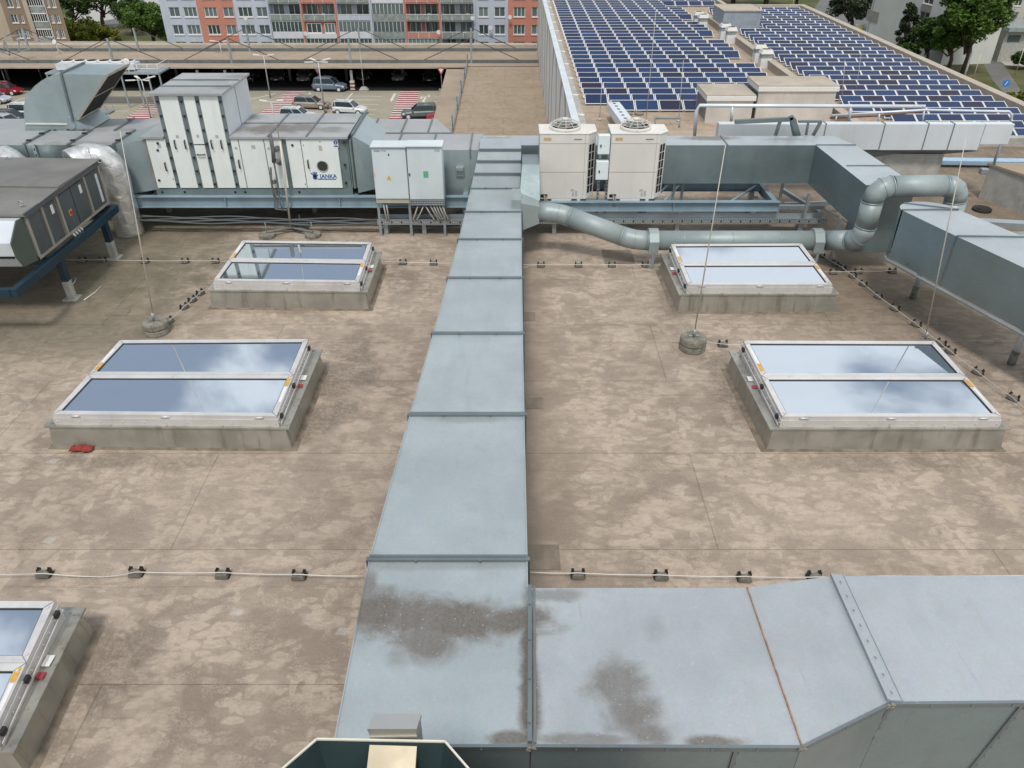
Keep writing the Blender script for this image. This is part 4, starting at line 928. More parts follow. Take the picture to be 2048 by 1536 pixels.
# ---------------------------------------------------------------- condensers
def condenser():
    Wd, Dp, Ht, ch = 1.15, .80, 1.62, .17
    t = thing('condenser_unit', (0, 0, 0), 'x', 'air conditioner', 'cream outdoor air conditioning units')
    foot = [V(-Wd / 2, 0, .06), V(Wd / 2, 0, .06), V(Wd / 2 + .20, .22, .06), V(Wd / 2 + .20, Dp, .06), V(-Wd / 2, Dp, .06)]
    m = MB(); m.prism(foot, (0, 0, Ht - .06)); m.build('casing', M['cream'], t, bevel=.012)
    lid = [V(-Wd / 2 - .012, -.012, Ht), V(Wd / 2 + .01, -.012, Ht), V(Wd / 2 + .215, .21, Ht), V(Wd / 2 + .215, Dp + .01, Ht), V(-Wd / 2 - .012, Dp + .01, Ht)]
    m = MB(); m.prism(lid, (0, 0, .03)); m.build('lid', M['cream'], t, bevel=.008)
    m = MB(); m.box(-Wd / 2, Wd / 2, -.004, .0, Ht - .215, Ht - .207); m.box(-Wd / 2, Wd / 2, -.004, 0, .72, .728); m.box(Wd / 2 - .07, Wd / 2 - .064, -.004, 0, .06, Ht); m.build('panel_gap', M['taupe'], t)
    m = MB(); u = V(.20, .22, 0).normalized(); nrm = V(u.y, -u.x, 0); p0 = V(Wd / 2, 0, 0)
    for cidx, f in enumerate((.30, .68)):
        for k in range(6):
            zc = .28 + k * .20; c = p0 + V(.20, .22, 0) * f + nrm * .003
            a, b = c - u * .045, c + u * .045; m.add([V(a.x, a.y, zc - .09), V(b.x, b.y, zc - .09), V(b.x, b.y, zc + .09), V(a.x, a.y, zc + .09)], [(0, 1, 2, 3)])
    m.build('louvre', M['dark'], t)
    cxx, cyy = .04, .42; rr_ = .36
    m = MB(); m.cyl(cxx, cyy, Ht + .03, Ht + .10, rr_ + .01, 30); m.build('fan_shroud', M['cream'], t)
    m = MB(); m.cyl(cxx, cyy, Ht + .1, Ht + .104, rr_ - .03, 30)
    for k in range(4):
        a = k * math.pi / 2 + .4; m.bar((cxx, cyy, Ht + .11), (cxx + .3 * math.cos(a), cyy + .3 * math.sin(a), Ht + .12), .16, .01)
    m.build('fan', M['porthole'], t)
    m = MB()
    for rq in (.09, .18, .27, .35): zc = Ht + .14 + .12 * (1 - (rq / .36) ** 2); m.tube([(cxx + rq * math.cos(a * math.tau / 24), cyy + rq * math.sin(a * math.tau / 24), zc) for a in range(25)], .006, 5)
    for k in range(12):
        a = k * math.tau / 12; m.tube([(cxx + rq * math.cos(a), cyy + rq * math.sin(a), Ht + .14 + .12 * (1 - (rq / .36) ** 2)) for rq in (.0, .12, .24, .33, .37)] + [(cxx + .37 * math.cos(a), cyy + .37 * math.sin(a), Ht + .03)], .005, 5)
    m.tube([(cxx, cyy, Ht + .262), (cxx, cyy, Ht + .27)], .08, 14); m.build('fan_guard', M['cream'], t)
    m = MB(); m.box(-.48, -.30, -.003, 0, Ht - .15, Ht - .07); m.build('badge', M['gold'], t)
    m = MB(); m.box(.24, .42, -.003, 0, Ht - .13, Ht - .10); m.build('model_plate', M['ink'], t)
    m = MB(); m.box(.20, .29, -.003, 0, .24, .30); m.box(.24, .29, -.003, 0, .12, .22); m.box(.31, .37, -.003, 0, .12, .26); m.build('data_label', M['greylabel'], t)
    m = MB(); m.box(-.53, -.36, -.004, 0, .09, .17); m.build('pipe_opening', M['dark'], t)
    m = MB(); m.tube([(-.44, -.004, .14), (-.43, -.05, .12), (-.42, -.06, -.12)], .018, 8); m.tube([(-.40, -.004, .13), (-.38, -.05, .12), (-.37, -.06, -.12)], .015, 8); m.build('refrigerant_pipe', M['taupe'], t)
    m = MB(); m.box(-Wd / 2, Wd / 2, .0, .05, .0, .06); m.build('foot_rail', M['cream'], t); m = MB(); m.box(-Wd / 2, Wd / 2, Dp - .05, Dp, 0, .06); m.build('foot_rail', M['cream'], t)
    for x in (-.5, -.33, .3, .52): m = MB(); m.box(x - .07, x + .07, -.003, 0, .01, .05); m.build('foot_slot', M['dark'], t)
    return t
zc0 = Z(402, 18.35)
c1 = condenser(); q = Q(1126, 340, 18.35); c1.location = (q.x, 18.35, zc0); c1['label'] = 'left cream outdoor unit with caged fan, next to the centre duct'
text('badge_text', 'FUJITSU', .042, paint('orange_print', (.55, .25, .05), .5), c1, (-.39, -.004, 1.51), extr=.0005)
text('model_text', 'AIRSTAGE', .034, M['paper'], c1, (.33, -.004, 1.505), extr=.0005)
c2 = copy_tree(c1); q = Q(1266, 340, 18.35); c2.location = (q.x, 18.35, zc0); c2['label'] = 'right cream outdoor unit with caged fan, in front of the long grey duct'
for i, (px0, px1, py0, py1) in enumerate(((1195, 1221, 271, 309), (1191, 1218, 323, 360))):
    a, b = Q(px0, py1, 18.25), Q(px1, py0, 18.25)
    t = thing('switch_box', ((a.x + b.x) / 2, 18.25, a.z), ['upper', 'lower'][i] + ' pale plastic switch box between the two cream outdoor units', 'switch box', 'switch boxes between the outdoor units')
    m = MB(); m.box(a.x, b.x, 18.25, 18.42, a.z, b.z); m.build('box_body', M['creamlight'], t, bevel=.012)
    m = MB(); c = (a + b) / 2; m.box(c.x - .085, c.x - .055, 18.235, 18.25, c.z - .05, c.z + .01); m.build('switch', M['black'], t)
    m = MB(); m.box(c.x + .0, c.x + .045, 18.247, 18.25, c.z - .03, c.z + .02); m.build('sticker', M['paper'], t)
sf = thing('switch_stand', (Q(1204, 400, 18.45).x, 18.45, 0), 'perforated strut posts carrying the two pale switch boxes', 'bracket')
for px_ in (1196, 1213):
    q = Q(px_, 380, 18.45); m = MB(); m.box(q.x - .03, q.x + .03, 18.44, 18.5, .45, Z(275, 18.45))
    for k in range(13): m.box(q.x - .012, q.x + .012, 18.436, 18.44, .55 + k * .09, .59 + k * .09, 1)
    m.build('post', [M['strut'], M['dark']], sf)
# ---------------------------------------------------------------- control cabinets
Yc = 17.9
def cabinet(px0, px1, pt, pb, label, left):
    a, b = Q(px0, pb, Yc), Q(px1, pb, Yc); zt_ = Q(px0, pt, Yc).z
    t = thing('control_cabinet', ((a.x + b.x) / 2, Yc + .2, a.z), label, 'control cabinet')
    m = MB(); m.box(a.x, b.x, Yc + .025, Yc + .42, a.z, zt_); m.build('cabinet_body', M['cabinet'], t, bevel=.006)
    m = MB(); m.box(a.x + .01, b.x - .01, Yc, Yc + .022, a.z + .02, zt_ - .03); d = m.build('door', M['cabinet'], t, bevel=.006)
    m = MB(); m.box(a.x - .02, b.x + .02, Yc - .04, Yc + .45, zt_, zt_ + .03); m.build('rain_lid', M['cabinet'], t, bevel=.005)
    w_ = b.x - a.x; h_ = zt_ - a.z
    if left:
        text('cabinet_number', 'RM821 T-16', .055, M['ink'], d, (a.x + .2, Yc - .003, zt_ - .09), extr=.0006)
        c = V(a.x + w_ * .45, Yc - .003, a.z + h_ * .42); m = MB(); m.add([c + V(-.065, 0, -.05), c + V(.065, 0, -.05), c + V(0, 0, .07)], [(0, 1, 2)]); m.build('warning_triangle', M['yellow'], d)
        m = MB(); m.bar(c + V(0, -.002, -.02), c + V(0, -.002, .03), .012, .001, up=(0, 1, 0)); m.build('warning_bolt', M['ink'], d)
        m = MB(); m.box(a.x + w_ * .48, a.x + w_ * .48 + .03, Yc - .006, Yc, zt_ - .2, zt_ - .15); m.build('lock', M['ink'], d)
        m = MB(); m.box(a.x + .0, a.x + .035, Yc - .003, Yc, a.z + h_ * .44, a.z + h_ * .52); m.build('label', M['gold'], d)
    else:
        m = MB(); m.box(a.x + w_ * .44, a.x + w_ * .58, Yc - .004, Yc, a.z + h_ * .43, a.z + h_ * .55); m.build('label', M['greenp'], d)
        m = MB(); m.box(a.x + .02, a.x + .05, Yc - .012, Yc, a.z + h_ * .46, a.z + h_ * .51); m.build('lock', M['ink'], d)
        m = MB(); m.box(b.x - .17, b.x - .05, Yc - .003, Yc, zt_ - .12, zt_ - .06); m.build('type_plate', M['greylabel'], d)
    return a, b, zt_
a1, b1, _ = cabinet(752, 818.5, 294.5, 399, 'left pale control cabinet with yellow warning triangle', True)
a2, b2_, _ = cabinet(820, 888.5, 293.5, 400, 'right pale control cabinet with small green label', False)
ft = thing('cabinet_stand', ((a1.x + b2_.x) / 2, Yc + .2, 0), 'metal frame and cable comb under the two control cabinets', 'frame')
m = MB(); m.box(a1.x, b1.x, Yc + .03, Yc + .4, a1.z - .1, a1.z - .003); m.build('plinth', paint('cream_plinth', (.45, .42, .32), .6), ft)
m = MB(); m.box(a2.x, b2_.x, Yc + .0, Yc + .4, a2.z - .13, a2.z - .003)
for k in range(14):
    for r_ in range(2): x = lerp(a2.x, b2_.x, (k + .5) / 14); m.box(x - .015, x + .015, Yc - .003, Yc, a2.z - .10 + r_ * .055, a2.z - .075 + r_ * .055, 1)
m.build('perforated_plate', [M['strut'], M['dark']], ft)
for k, x in enumerate((a1.x + .02, b1.x - .02, b2_.x - .03)): m = MB(); m.box(x - .03, x + .03, Yc + .1, Yc + .16, .0, a1.z - .1); m.build('leg', M['strut'], ft)
tr_y = 18.02; tz = Z(440, tr_y)
cabs = MB(); cab0 = MB()
for k, (xa_, xb_) in enumerate(((767, 775), (773, 779), (836, 825), (848, 832), (850, 872), (860, 880), (866, 884), (872, 888), (878, 893), (884, 899))):
    p, q = Q(xa_, 410, Yc + .05), Q(xb_, 440, tr_y); (cab0 if k < 2 else cabs).tube([p, p.lerp(q, .45) + V(.0, -.02, -.03), p.lerp(q, .8) + V(0, -.05, -.03), q], .018, 6)
CABM = paint('grey_cables', (.38, .37, .33), .6, 0, .1, 9, .2); tag(cabs.build('cable_bundle', CABM), 'bundle of grey cables dropping from the right cabinet into the tray', 'cables'); tag(cab0.build('cable_bundle', CABM), 'two grey cables dropping from the left cabinet into the tray', 'cables')
def tray(px0, px1, py, label, Y=tr_y):
    a, b = Q(px0, py, Y), Q(px1, py, Y); t = thing('cable_tray', ((a.x + b.x) / 2, Y, 0), label, 'cable tray', 'perforated cable trays in front of the steel beams')
    z = a.z; m = MB(); m.box(a.x, b.x, Y, Y + .012, z - .14, z); m.box(a.x, b.x, Y + .012, Y + .35, z - .14, z - .128); m.box(a.x, b.x, Y + .35, Y + .362, z - .14, z)
    n_ = int((b.x - a.x) / .24)
    for k in range(n_): x = a.x + (k + .5) * .24; m.tube([(x, Y, z - .075), (x, Y - .004, z - .075)], .022, 8, 1)
    k = 0; x = a.x + .04
    while x < b.x - .03: m.box(x, x + .025, Y - .0025, Y, z - .045, z - .03, 1); m.box(x, x + .025, Y - .0025, Y, z - .12, z - .108, 1); x += .06
    m.build('tray_channel', [M['strut'], M['dark']], t)
    for f in (.08, .5, .92): x = lerp(a.x, b.x, f); mm = MB(); mm.box(x - .05, x + .05, Y + .1, Y + .3, 0, z - .145); mm.build('support_block', M['strut'], t)
tray(754, 938, 439, 'perforated cable tray under the control cabinets')
tray(1062, 1655, 437, 'long perforated cable tray right of the centre duct')
# ---------------------------------------------------------------- steel beams
def ibeam(m, a, b, h, wd_=.16):
    a = Vector(a); b = Vector(b); m.bar(a + V(0, 0, h / 2 - .008), b + V(0, 0, h / 2 - .008), wd_, .016); m.bar(a - V(0, 0, h / 2 - .008), b - V(0, 0, h / 2 - .008), wd_, .016); m.bar(a, b, .012, h - .034)
def frame(px0, px1, y0, y1, zt_, zb2, label, stiff, diag=False):
    a, b = Q(px0, 400, y0).x, Q(px1, 400, y0).x; t = thing('equipment_stand', ((a + b) / 2, (y0 + y1) / 2, 0), label, 'steel frame', 'steel beam frames under the equipment')
    h = zt_ - zb2; zc = (zt_ + zb2) / 2
    for y in (y0, y1):
        m = MB(); ibeam(m, (a, y, zc), (b, y, zc), h)
        for px_ in stiff: x = Q(px_, 400, y0).x; m.box(x - .01, x + .01, y - .075, y + .075, zb2 + .018, zt_ - .018)
        m.build('beam', M['steelblue'], t)
    n_ = max(2, int((b - a) / 2.2))
    for k in range(n_ + 1):
        x = lerp(a + .09, b - .09, k / n_); m = MB(); ibeam(m, (x, y0 + .09, zc), (x, y1 - .09, zc), h - .02, .12); m.build('cross_beam', M['steelblue'], t)
    if diag:
        m = MB(); m.bar((a + (b - a) * .5, y0 + .1, zt_ - .06), (a + (b - a) * .6, y1 - .1, zt_ - .06), .06, .03); m.build('brace', M['steelblue'], t); m = MB(); m.bar((a + (b - a) * .65, y1 - .1, zt_ - .06), (a + (b - a) * .55, y0 + .1, zt_ - .06), .06, .03); m.build('brace', M['steelblue'], t); m = MB(); m.bar((b - 1.2, y0 + .1, zt_ - .06), (b - .2, y1 - .1, zt_ - .06), .06, .03); m.build('brace', M['steelblue'], t)
    for x in (a + .3, (a + b) / 2, b - .3):
        for y in (y1 - .5, y1 - .1): m = MB(); m.box(x - .06, x + .06, y - .06, y + .06, .0, zb2); m.build('leg', M['strut'], t)
    return t
zt1, zb1 = Z(392.5, 18.4), Z(414, 18.4)
frame(262, 938, 18.42, 20.2, zt1, zb1, 'long blue-grey steel beam frame under the white air handling unit', (452, 680, 870))
frame(1046, 1560, 18.30, 19.75, Z(402.5, 18.3), Z(421, 18.3), 'blue-grey steel beam frame under the cream outdoor units', (1123, 1348), True)
m = MB(); a = Q(1565, 365, 18.9); 
for (p, q) in (((1565, 380, .45), (1638, 425, .25)), ((1568, 409, .3), (1700, 404, .3)), ((1545, 414, .5), (1648, 414, .5))):
    m.bar(P(*p), P(*q), .09, .10)
tag(m.build('strut_stand', M['strut']), 'loose grey strut supports under the corner of the turning duct', 'support')
m = MB(); m.tube([P(1648, 417, .5), P(1712, 455, .5)], .03, 8); tag(m.build('white_conduit', M['wire']), 'straight pale conduit slanting under the turning duct to the pipe riser', 'conduit')
# ---------------------------------------------------------------- round duct
rt = thing('round_duct', (P(1400, 478, .6).x, 16.4, 0), 'round galvanised pipe from the centre duct, bending up and over at right', 'round duct')
def arcpts(a, b, c, n=6, r=.35):      # fillet at b
    a, b, c = Vector(a), Vector(b), Vector(c); p = b + (a - b).normalized() * r; q = b + (c - b).normalized() * r
    return [p.lerp(b, t / n).lerp(b.lerp(q, t / n), t / n) for t in range(n + 1)]
ZP = .6; Yp = P(1500, 481, ZP).y; rP = .220
pA = Q(1078, 424, 16.9); pB = Q(1118, 426, 16.85); pC = V(P(1268, 480, ZP).x, Yp, ZP); YRs = 15.6; pM = V(P(1655, 481, ZP).x, Yp, ZP); pD = Q(1724, 480, YRs)
zR = Q(1745, 373, YRs).z; pE = V(pD.x, YRs, zR); xEnd = Q(1922, 374, YRs).x; pF = V(xEnd, YRs + .05, zR); pG = V(xEnd + .02, YRs + .05, .35)
path1 = [pA] + arcpts(pA, pB, pC, 4, .25) ; path2 = [path1[-1]] + arcpts(pB, pC, pM, 4, .3)
secs = [('pipe_section', path1), ('pipe_section', [path1[-1], path2[1]]), ('elbow', path2[1:]), ('pipe_section', [path2[-1], pM]), ('pipe_section', [pM - V(.03, 0, 0), arcpts(pM, pD, pE, 4, .32)[0]]), ('elbow', arcpts(pM, pD, pE, 4, .32)), ('pipe_section', [pD + V(0, 0, .32), pE - V(0, 0, .32)]), ('elbow', arcpts(pD, pE, pF, 3, .32)), ('pipe_section', [pE + V(.32, 0, 0), pF - V(.32, .0, 0)]), ('elbow', arcpts(pE, pF, pG, 4, .32)), ('pipe_section', [arcpts(pE, pF, pG, 4, .32)[-1], pG])]
for nm, ps in secs: m = MB(); m.tube(ps, rP, 26); m.build(nm, M['round'], rt)
m = MB()
for ps in [s[1] for s in secs]:
    d = (ps[-1] - ps[-2]).normalized(); m = MB(); m.tube([ps[-1] - d * .012, ps[-1] + d * .012], rP + .007, 26); m.build('seam_ring', M['duct'], rt)
    if len(ps) > 3:
        for k in (len(ps) // 2,): d = (ps[k + 1] - ps[k - 1]).normalized() if k + 1 < len(ps) else d; m = MB(); m.tube([ps[k] - d * .006, ps[k] + d * .006], rP + .006, 26); m.build('seam_ring', M['duct'], rt)
L = pM.x - pC.x
for f in (.25, .5, .75): x = pC.x + L * f; m = MB(); m.tube([(x - .008, Yp, ZP), (x + .008, Yp, ZP)], rP + .004, 26); m.build('seam_ring', M['duct'], rt)
m = MB(); m.hexa([pA + V(-.42, -.33, -.33), pA + V(0, -.2, -.2), pA + V(0, .2, -.2), pA + V(-.42, .33, -.33), pA + V(-.42, -.33, .33), pA + V(0, -.2, .2), pA + V(0, .2, .2), pA + V(-.42, .33, .33)])
m.box(pA.x - .62, pA.x - .42, pA.y - .38, pA.y + .38, pA.z - .42, pA.z + .42); m.build('transition', M['round'], rt)
q = Q(1045, 340, 17.4); m = MB(); m.hexa([V(pA.x - .45, 17.1, pA.z + .2), V(pA.x + .02, 17.1, pA.z + .2), V(pA.x + .02, 17.8, pA.z + .2), V(pA.x - .45, 17.8, pA.z + .2), V(q.x, 17.8, q.z), V(q.x + .4, 17.8, q.z), V(q.x + .4, 18.6, q.z), V(q.x, 18.6, q.z)]); m.build('upper_neck', M['ductshade'], rt)
for px_ in (1305, 1632):
    x = P(px_, 481, ZP).x; c = V(x, Yp, ZP)
    t = thing('pipe_saddle', (x, Yp, 0), 'grey folded metal saddle over the round pipe, %s' % ('left one beside the skylight corner' if px_ < 1500 else 'right one near the bend'), 'pipe saddle', 'saddles over the round pipe')
    m = MB(); prof = [V(x - .11, Yp + .26 * math.cos(a), ZP + .28 * math.sin(a)) for a in [R(k) for k in (-35, 10, 45, 75, 100, 125)]] + [V(x - .11, Yp - .28, ZP + .07), V(x - .11, Yp - .26, ZP - .2)]
    m.prism(prof, (.22, 0, 0)); m.build('cover', M['round'], t, bevel=.006)
    m = MB(); m.box(x - .02, x + .04, Yp - .25, Yp - .21, .0, .45); m.box(x - .07, x + .0, Yp - .22, Yp - .18, .0, .25); m.build('leg', M['strut'], t)
# ---------------------------------------------------------------- dark unit at left on the navy frame
xs_ = -9.33; zT = 2.12; zU = 1.16; yn, yf = 14.05, 17.2
du = thing('air_handling_unit', (xs_ - 1.3, (yn + yf) / 2, zU), 'long dark grey rooftop unit with dusty lid on the navy frame at left', 'air handling unit')
m = MB(); m.box(xs_ - 3.2, xs_ - .03, yn + .02, yf - .02, zU, zT - .06); m.build('casing', M['taupe'], du)
m = MB(); ymid = lerp(yn, yf, .40)
m.prism([V(xs_ + .07, yn - .06, zT - .05), V(xs_ + .07, ymid, zT - .0), V(xs_ - 3.3, ymid, zT + .05), V(xs_ - 3.3, yn - .06, zT - .02)], (0, 0, .05)); m.build('lid', M['taupetop'], du)
m = MB(); m.prism([V(xs_ + .07, ymid + .004, zT + .03), V(xs_ + .07, yf + .06, zT + .0), V(xs_ - 3.3, yf + .06, zT + .06), V(xs_ - 3.3, ymid + .004, zT + .08)], (0, 0, .05)); m.build('lid', M['taupetop'], du)
m = MB(); m.bar((xs_ + .055, yn - .06, zT - .035), (xs_ + .055, yf + .06, zT + .0), .03, .1); m.build('lid_edge', M['anth'], du)
pn = [(0.03, .175), (.185, .345), (.40, .555), (.565, .73), (.78, .965)]
for k, (f0, f1) in enumerate(pn):
    m = MB(); m.box(xs_ - .03, xs_ + .0 + (.012 if k in (1, 2, 3) else 0), lerp(yn, yf, f0), lerp(yn, yf, f1), zU + .06 + (.0 if k not in (2, 3) else -.04), zT - .12); pa = m.build('door_panel', M['anth'], du, bevel=.004)
    if k in (1, 3):
        yy = lerp(yn, yf, f1 - .05); m = MB(); m.box(xs_ + .0125, xs_ + .016, yy - .05, yy + .05, zT - .36, zT - .18); m.build('data_label', M['paper'], pa)
    if k == 2:
        yy = lerp(yn, yf, .48); m = MB(); m.box(xs_ + .012, xs_ + .022, yy - .06, yy + .06, zT - .62, zT - .50); m.build('sticker', M['orange'], pa)
        m = MB(); m.tube([(xs_ + .022, yy, zT - .56), (xs_ + .05, yy, zT - .56)], .035, 10); m.build('isolator_knob', M['redpaint'], pa)
m = MB(); yy = lerp(yn, yf, .93); m.box(xs_ + .001, xs_ + .004, yy - .05, yy + .05, zU + .12, zT - .2); m.build('nameplate', M['cabinet'], du)
m = MB()
for f in (.0, .18, .37, .75, .975): y = lerp(yn, yf, f); m.box(xs_ - .03, xs_ + .018, y, y + .07, zU, zT - .06)
m.box(xs_ - .03, xs_ + .016, yn, yf, zU, zU + .055); m.build('frame_profile', M['taupe'], du)
for (px_, py_) in ((48, 411), (23, 322), (205, 325)):
    q = P(px_, py_, zT + .05); m = MB(); m.tube([(q.x - .05 + .05 * math.cos(a * math.tau / 12), q.y, zT + .09 + .05 * math.sin(a * math.tau / 12)) for a in range(13)], .012, 6); m.build('lifting_eye', M['strut'], du)
pr = [V(xs_ - .01, yn, zU + .0), V(xs_ - .01, yn, zT - .08), V(xs_ - .01, yn - .25, zT - .06), V(xs_ - .01, yn - .62, zT - .36), V(xs_ - .01, yn - .62, zT - .62), V(xs_ - .01, yn - .5, zU + .08)]
m = MB(); m.prism(pr, (-.02, 0, 0)); m.build('hood_cheek', M['green'], du)
pr2 = [p + V(-.03, .012, 0) for p in pr]; m = MB(); m.prism(pr2, (-3.0, 0, 0)); m.build('intake_hood', M['whitesteel'], du)
m = MB(); m.box(xs_ - 3, xs_ - .05, yn - .63, yn - .60, zT - .66, zT - .62); m.build('hood_gap', M['dark'], du)
for k in range(4):
    y = lerp(yn, yf, .44 + k * .035); m = MB(); m.tube([(xs_ - .05, y, zU + .02), (xs_ + .02, y, zU - .06), (xs_ + .0, y + .05, zU - .14), (xs_ - .1, y + .06, zU - .16)], .025, 8); m.build('cable_loop', M['cream'], du)
nf_ = thing('equipment_stand', (xs_, 15, 0), 'navy blue steel frame with white-footed legs carrying the dark unit', 'steel frame')
zF = zU - .17
m = MB(); m.bar((xs_ + .05, 12.9, zF), (xs_ + .05, 17.35, zF), .12, .17); m.build('beam', M['navy'], nf_, bevel=.006)
m = MB(); m.bar((xs_ - 3.4, 12.95, zF), (xs_ - .012, 12.95, zF), .12, .168); m.build('beam', M['navy'], nf_, bevel=.006)
m = MB(); m.bar((xs_ - 3.4, 17.29, zF), (xs_ - .012, 17.29, zF), .12, .168); m.bar((xs_ - 3.4, 14.4, zF - .02), (xs_ - .012, 14.4, zF - .02), .10, .12); m.bar((xs_ - 3.2, 13.01, zF), (xs_ - 3.2, 17.2, zF), .10, .15); m.build('beam', M['navy'], nf_, bevel=.006)
for (px_, py_) in ((107, 597), (240, 516)):
    q = P(px_, py_, 0); x = xs_ + .0
    for xx in (xs_ + .0, xs_ - 3.2):
        m = MB(); m.box(xx - .06, xx + .07, q.y - .07, q.y + .07, .42, zF - .086); m.box(xx - .062, xx + .072, q.y - .072, q.y + .072, .03, .42, 1); m.box(xx - .14, xx + .15, q.y - .14, q.y + .14, .0, .03, 1); m.build('leg', [M['navy'], M['concrete']], nf_)
# foil ducts
def foil(pts, r, label):
    ps = [Vector(p) for p in pts]; m = MB(); n_ = 32; fine = []
    for a, b in zip(ps, ps[1:]):
        k = max(2, int((b - a).length / .07)); fine += [a.lerp(b, i / k) for i in range(k)]
    fine.append(ps[-1]); m.tube(fine, r, n_)
    for i, p in enumerate(m.v):
        p = Vector(p); c = min(fine, key=lambda f: (f - p).length_squared); d = p - c
        w_ = 1 + .035 * mnoise.noise(p * 3.5) + .03 * mnoise.noise(V(p.x * 9, p.y * 9, p.z * 4))
        m.v[i] = tuple(c + d * w_)
    return tag(m.build('foil_duct', M['foil']), label, 'insulated duct')
b = P(262, 468, 0); 
tp = [V(b.x, b.y, .0), V(b.x, b.y, 1.25)] + arcpts(V(b.x, b.y, 1), V(b.x + .02, b.y, 1.95), V(b.x - 1.0, b.y - .25, 2.0), 8, .42) + [V(b.x - .7, b.y - .45, 1.9)]
foil(tp, .33, 'crumpled silver foil duct bending down from the dark unit to the roof')
foil([V(-13.4, 17.2, 1.4), V(-12.9, 18.0, 1.75), V(-12.1, 18.3, 1.8), V(-11.5, 18.0, 1.5)], .36, 'silver foil duct curving behind the dark unit lid at far left')

m = MB(); m.box(-16, -.6, 21.6, 21.9, 0, 1.05); tag(m.build('light_block_wall', M['concrete']), 'added low wall hidden behind the white unit, blocking light beneath it', 'wall')  # added hidden wall that dims the light under the white unit
m = MB()
for k in range(5):
    pts = [V(lerp(Q(250, 415, 18.3).x, Q(935, 415, 18.3).x, f), 18.15 + .04 * k, .34 - .14 * f + .03 * math.sin(f * 20 + k * 2) + .02 * k) for f in [i / 24 for i in range(25)]]; m.tube(pts, .022, 6)
tag(m.build('cable_run', M['anth']), 'dark bundle of cables sagging along under the long steel beam', 'cables')
# ================================================================ shopping centre roof with solar panels
ZS = H - 13.1
mall = thing('shopping_centre', (18, 75, -21), 'wide low building whose flat roof carries the blue solar panels', 'building')
XW = 3.72; XR_ = 33.3; XM = 20.7; YB_ = 98.5
m = MB(); m.box(XW + .4, XR_ + .01, 26.2, YB_, -21, ZS); m.box(XW + .4, 24.6, YB_, 122, -21, ZS - .004); m.build('roof', M['roof2'], mall)
conc2 = paint('pale_parapet', (.42, .37, .30), .85, 0, .1, .6, .3, (.2, .17, .13))
m = MB(); m.box(XR_, XR_ + .7, 40, YB_ + .6, ZS - 3, ZS + .55); m.build('parapet', conc2, mall)
m = MB(); m.box(24.6, XR_, YB_, YB_ + .6, ZS - 3, ZS + .55); m.build('parapet', conc2, mall)
m = MB(); m.box(24.6, 25.1, YB_ + .6, 122, ZS - 3, ZS + .55); m.build('parapet', conc2, mall)
def pat_wall():
    t = NT('patterned_wall'); o = t.sepxyz(t.pos)
    v = t.n('ShaderNodeCombineXYZ'); t.l(t.math('DIVIDE', o[1], 9.0), v.inputs[0]); t.l(t.math('DIVIDE', o[2], 9.0), v.inputs[1])
    y = t.math('SUBTRACT', t.math('FRACT', t.math('DIVIDE', o[1], 13.0)), .5); z = t.math('DIVIDE', t.math('ADD', o[2], 10.0), 9.0)
    d = t.math('SQRT', t.math('ADD', t.math('MULTIPLY', t.math('MULTIPLY', y, y), 4.0), t.math('MULTIPLY', z, z)))
    ringf = t.math('MULTIPLY', t.ramp(t.math('ABSOLUTE', t.math('SUBTRACT', d, .62)), .10, .07), .85)
    base = t.mix(t.ramp(t.noise(t.pos, .7, 4), .3, .7), (.70, .685, .65), (.80, .78, .74))
    base = t.mix(ringf, base, (.30, .285, .275))
    j = t.ramp(t.math('ABSOLUTE', t.math('SUBTRACT', t.math('FRACT', t.math('DIVIDE', o[1], 2.0)), .5)), .02, .008)
    base = t.mix(t.math('MULTIPLY', j, .8), base, (.12, .11, .10)); t.set(base, .8); return t.m
m = MB(); m.box(XW, XW + .35, 26.2, 122, -21, ZS + .42); m.build('wall', pat_wall(), mall)
m = MB(); m.box(XW - .04, XW + .42, 26.2, 122, ZS + .42, ZS + .50); m.build('coping', M['whitesteel'], mall)
m = MB(); m.box(XW + .45, XW + .95, 27, 118, ZS + .004, ZS + .05); m.build('walkway_strip', M['concrete'], mall)
m = MB(); m.box(XM, XM + .45, 44, 93, ZS, ZS + .55); m.box(XM - .05, XM + .5, 44, 93, ZS + .55, ZS + .62); m.build('ridge_upstand', conc2, mall)
m = MB(); a = P(1386, 18, ZS).x
m.box(20.9, 24.6, 83.5, 88, ZS, ZS + 1.9); m.build('penthouse', paint('blue_grey_sheet', (.33, .38, .44), .5, .2), mall)
m = MB(); m.box(20.8, 24.7, 83.4, 88.1, ZS + 1.9, ZS + 1.98); m.build('penthouse_lid', conc2, mall)
for k in range(16):
    y = 30 + k * 5.4; m = MB(); m.box(XW + .5, XW + .8, y, y + .12, ZS + .05, ZS + .09); m.cyl(XW + .85, y, ZS + .0, ZS + .08, .17, 12); m.build('rail_foot', M['paper'], mall)
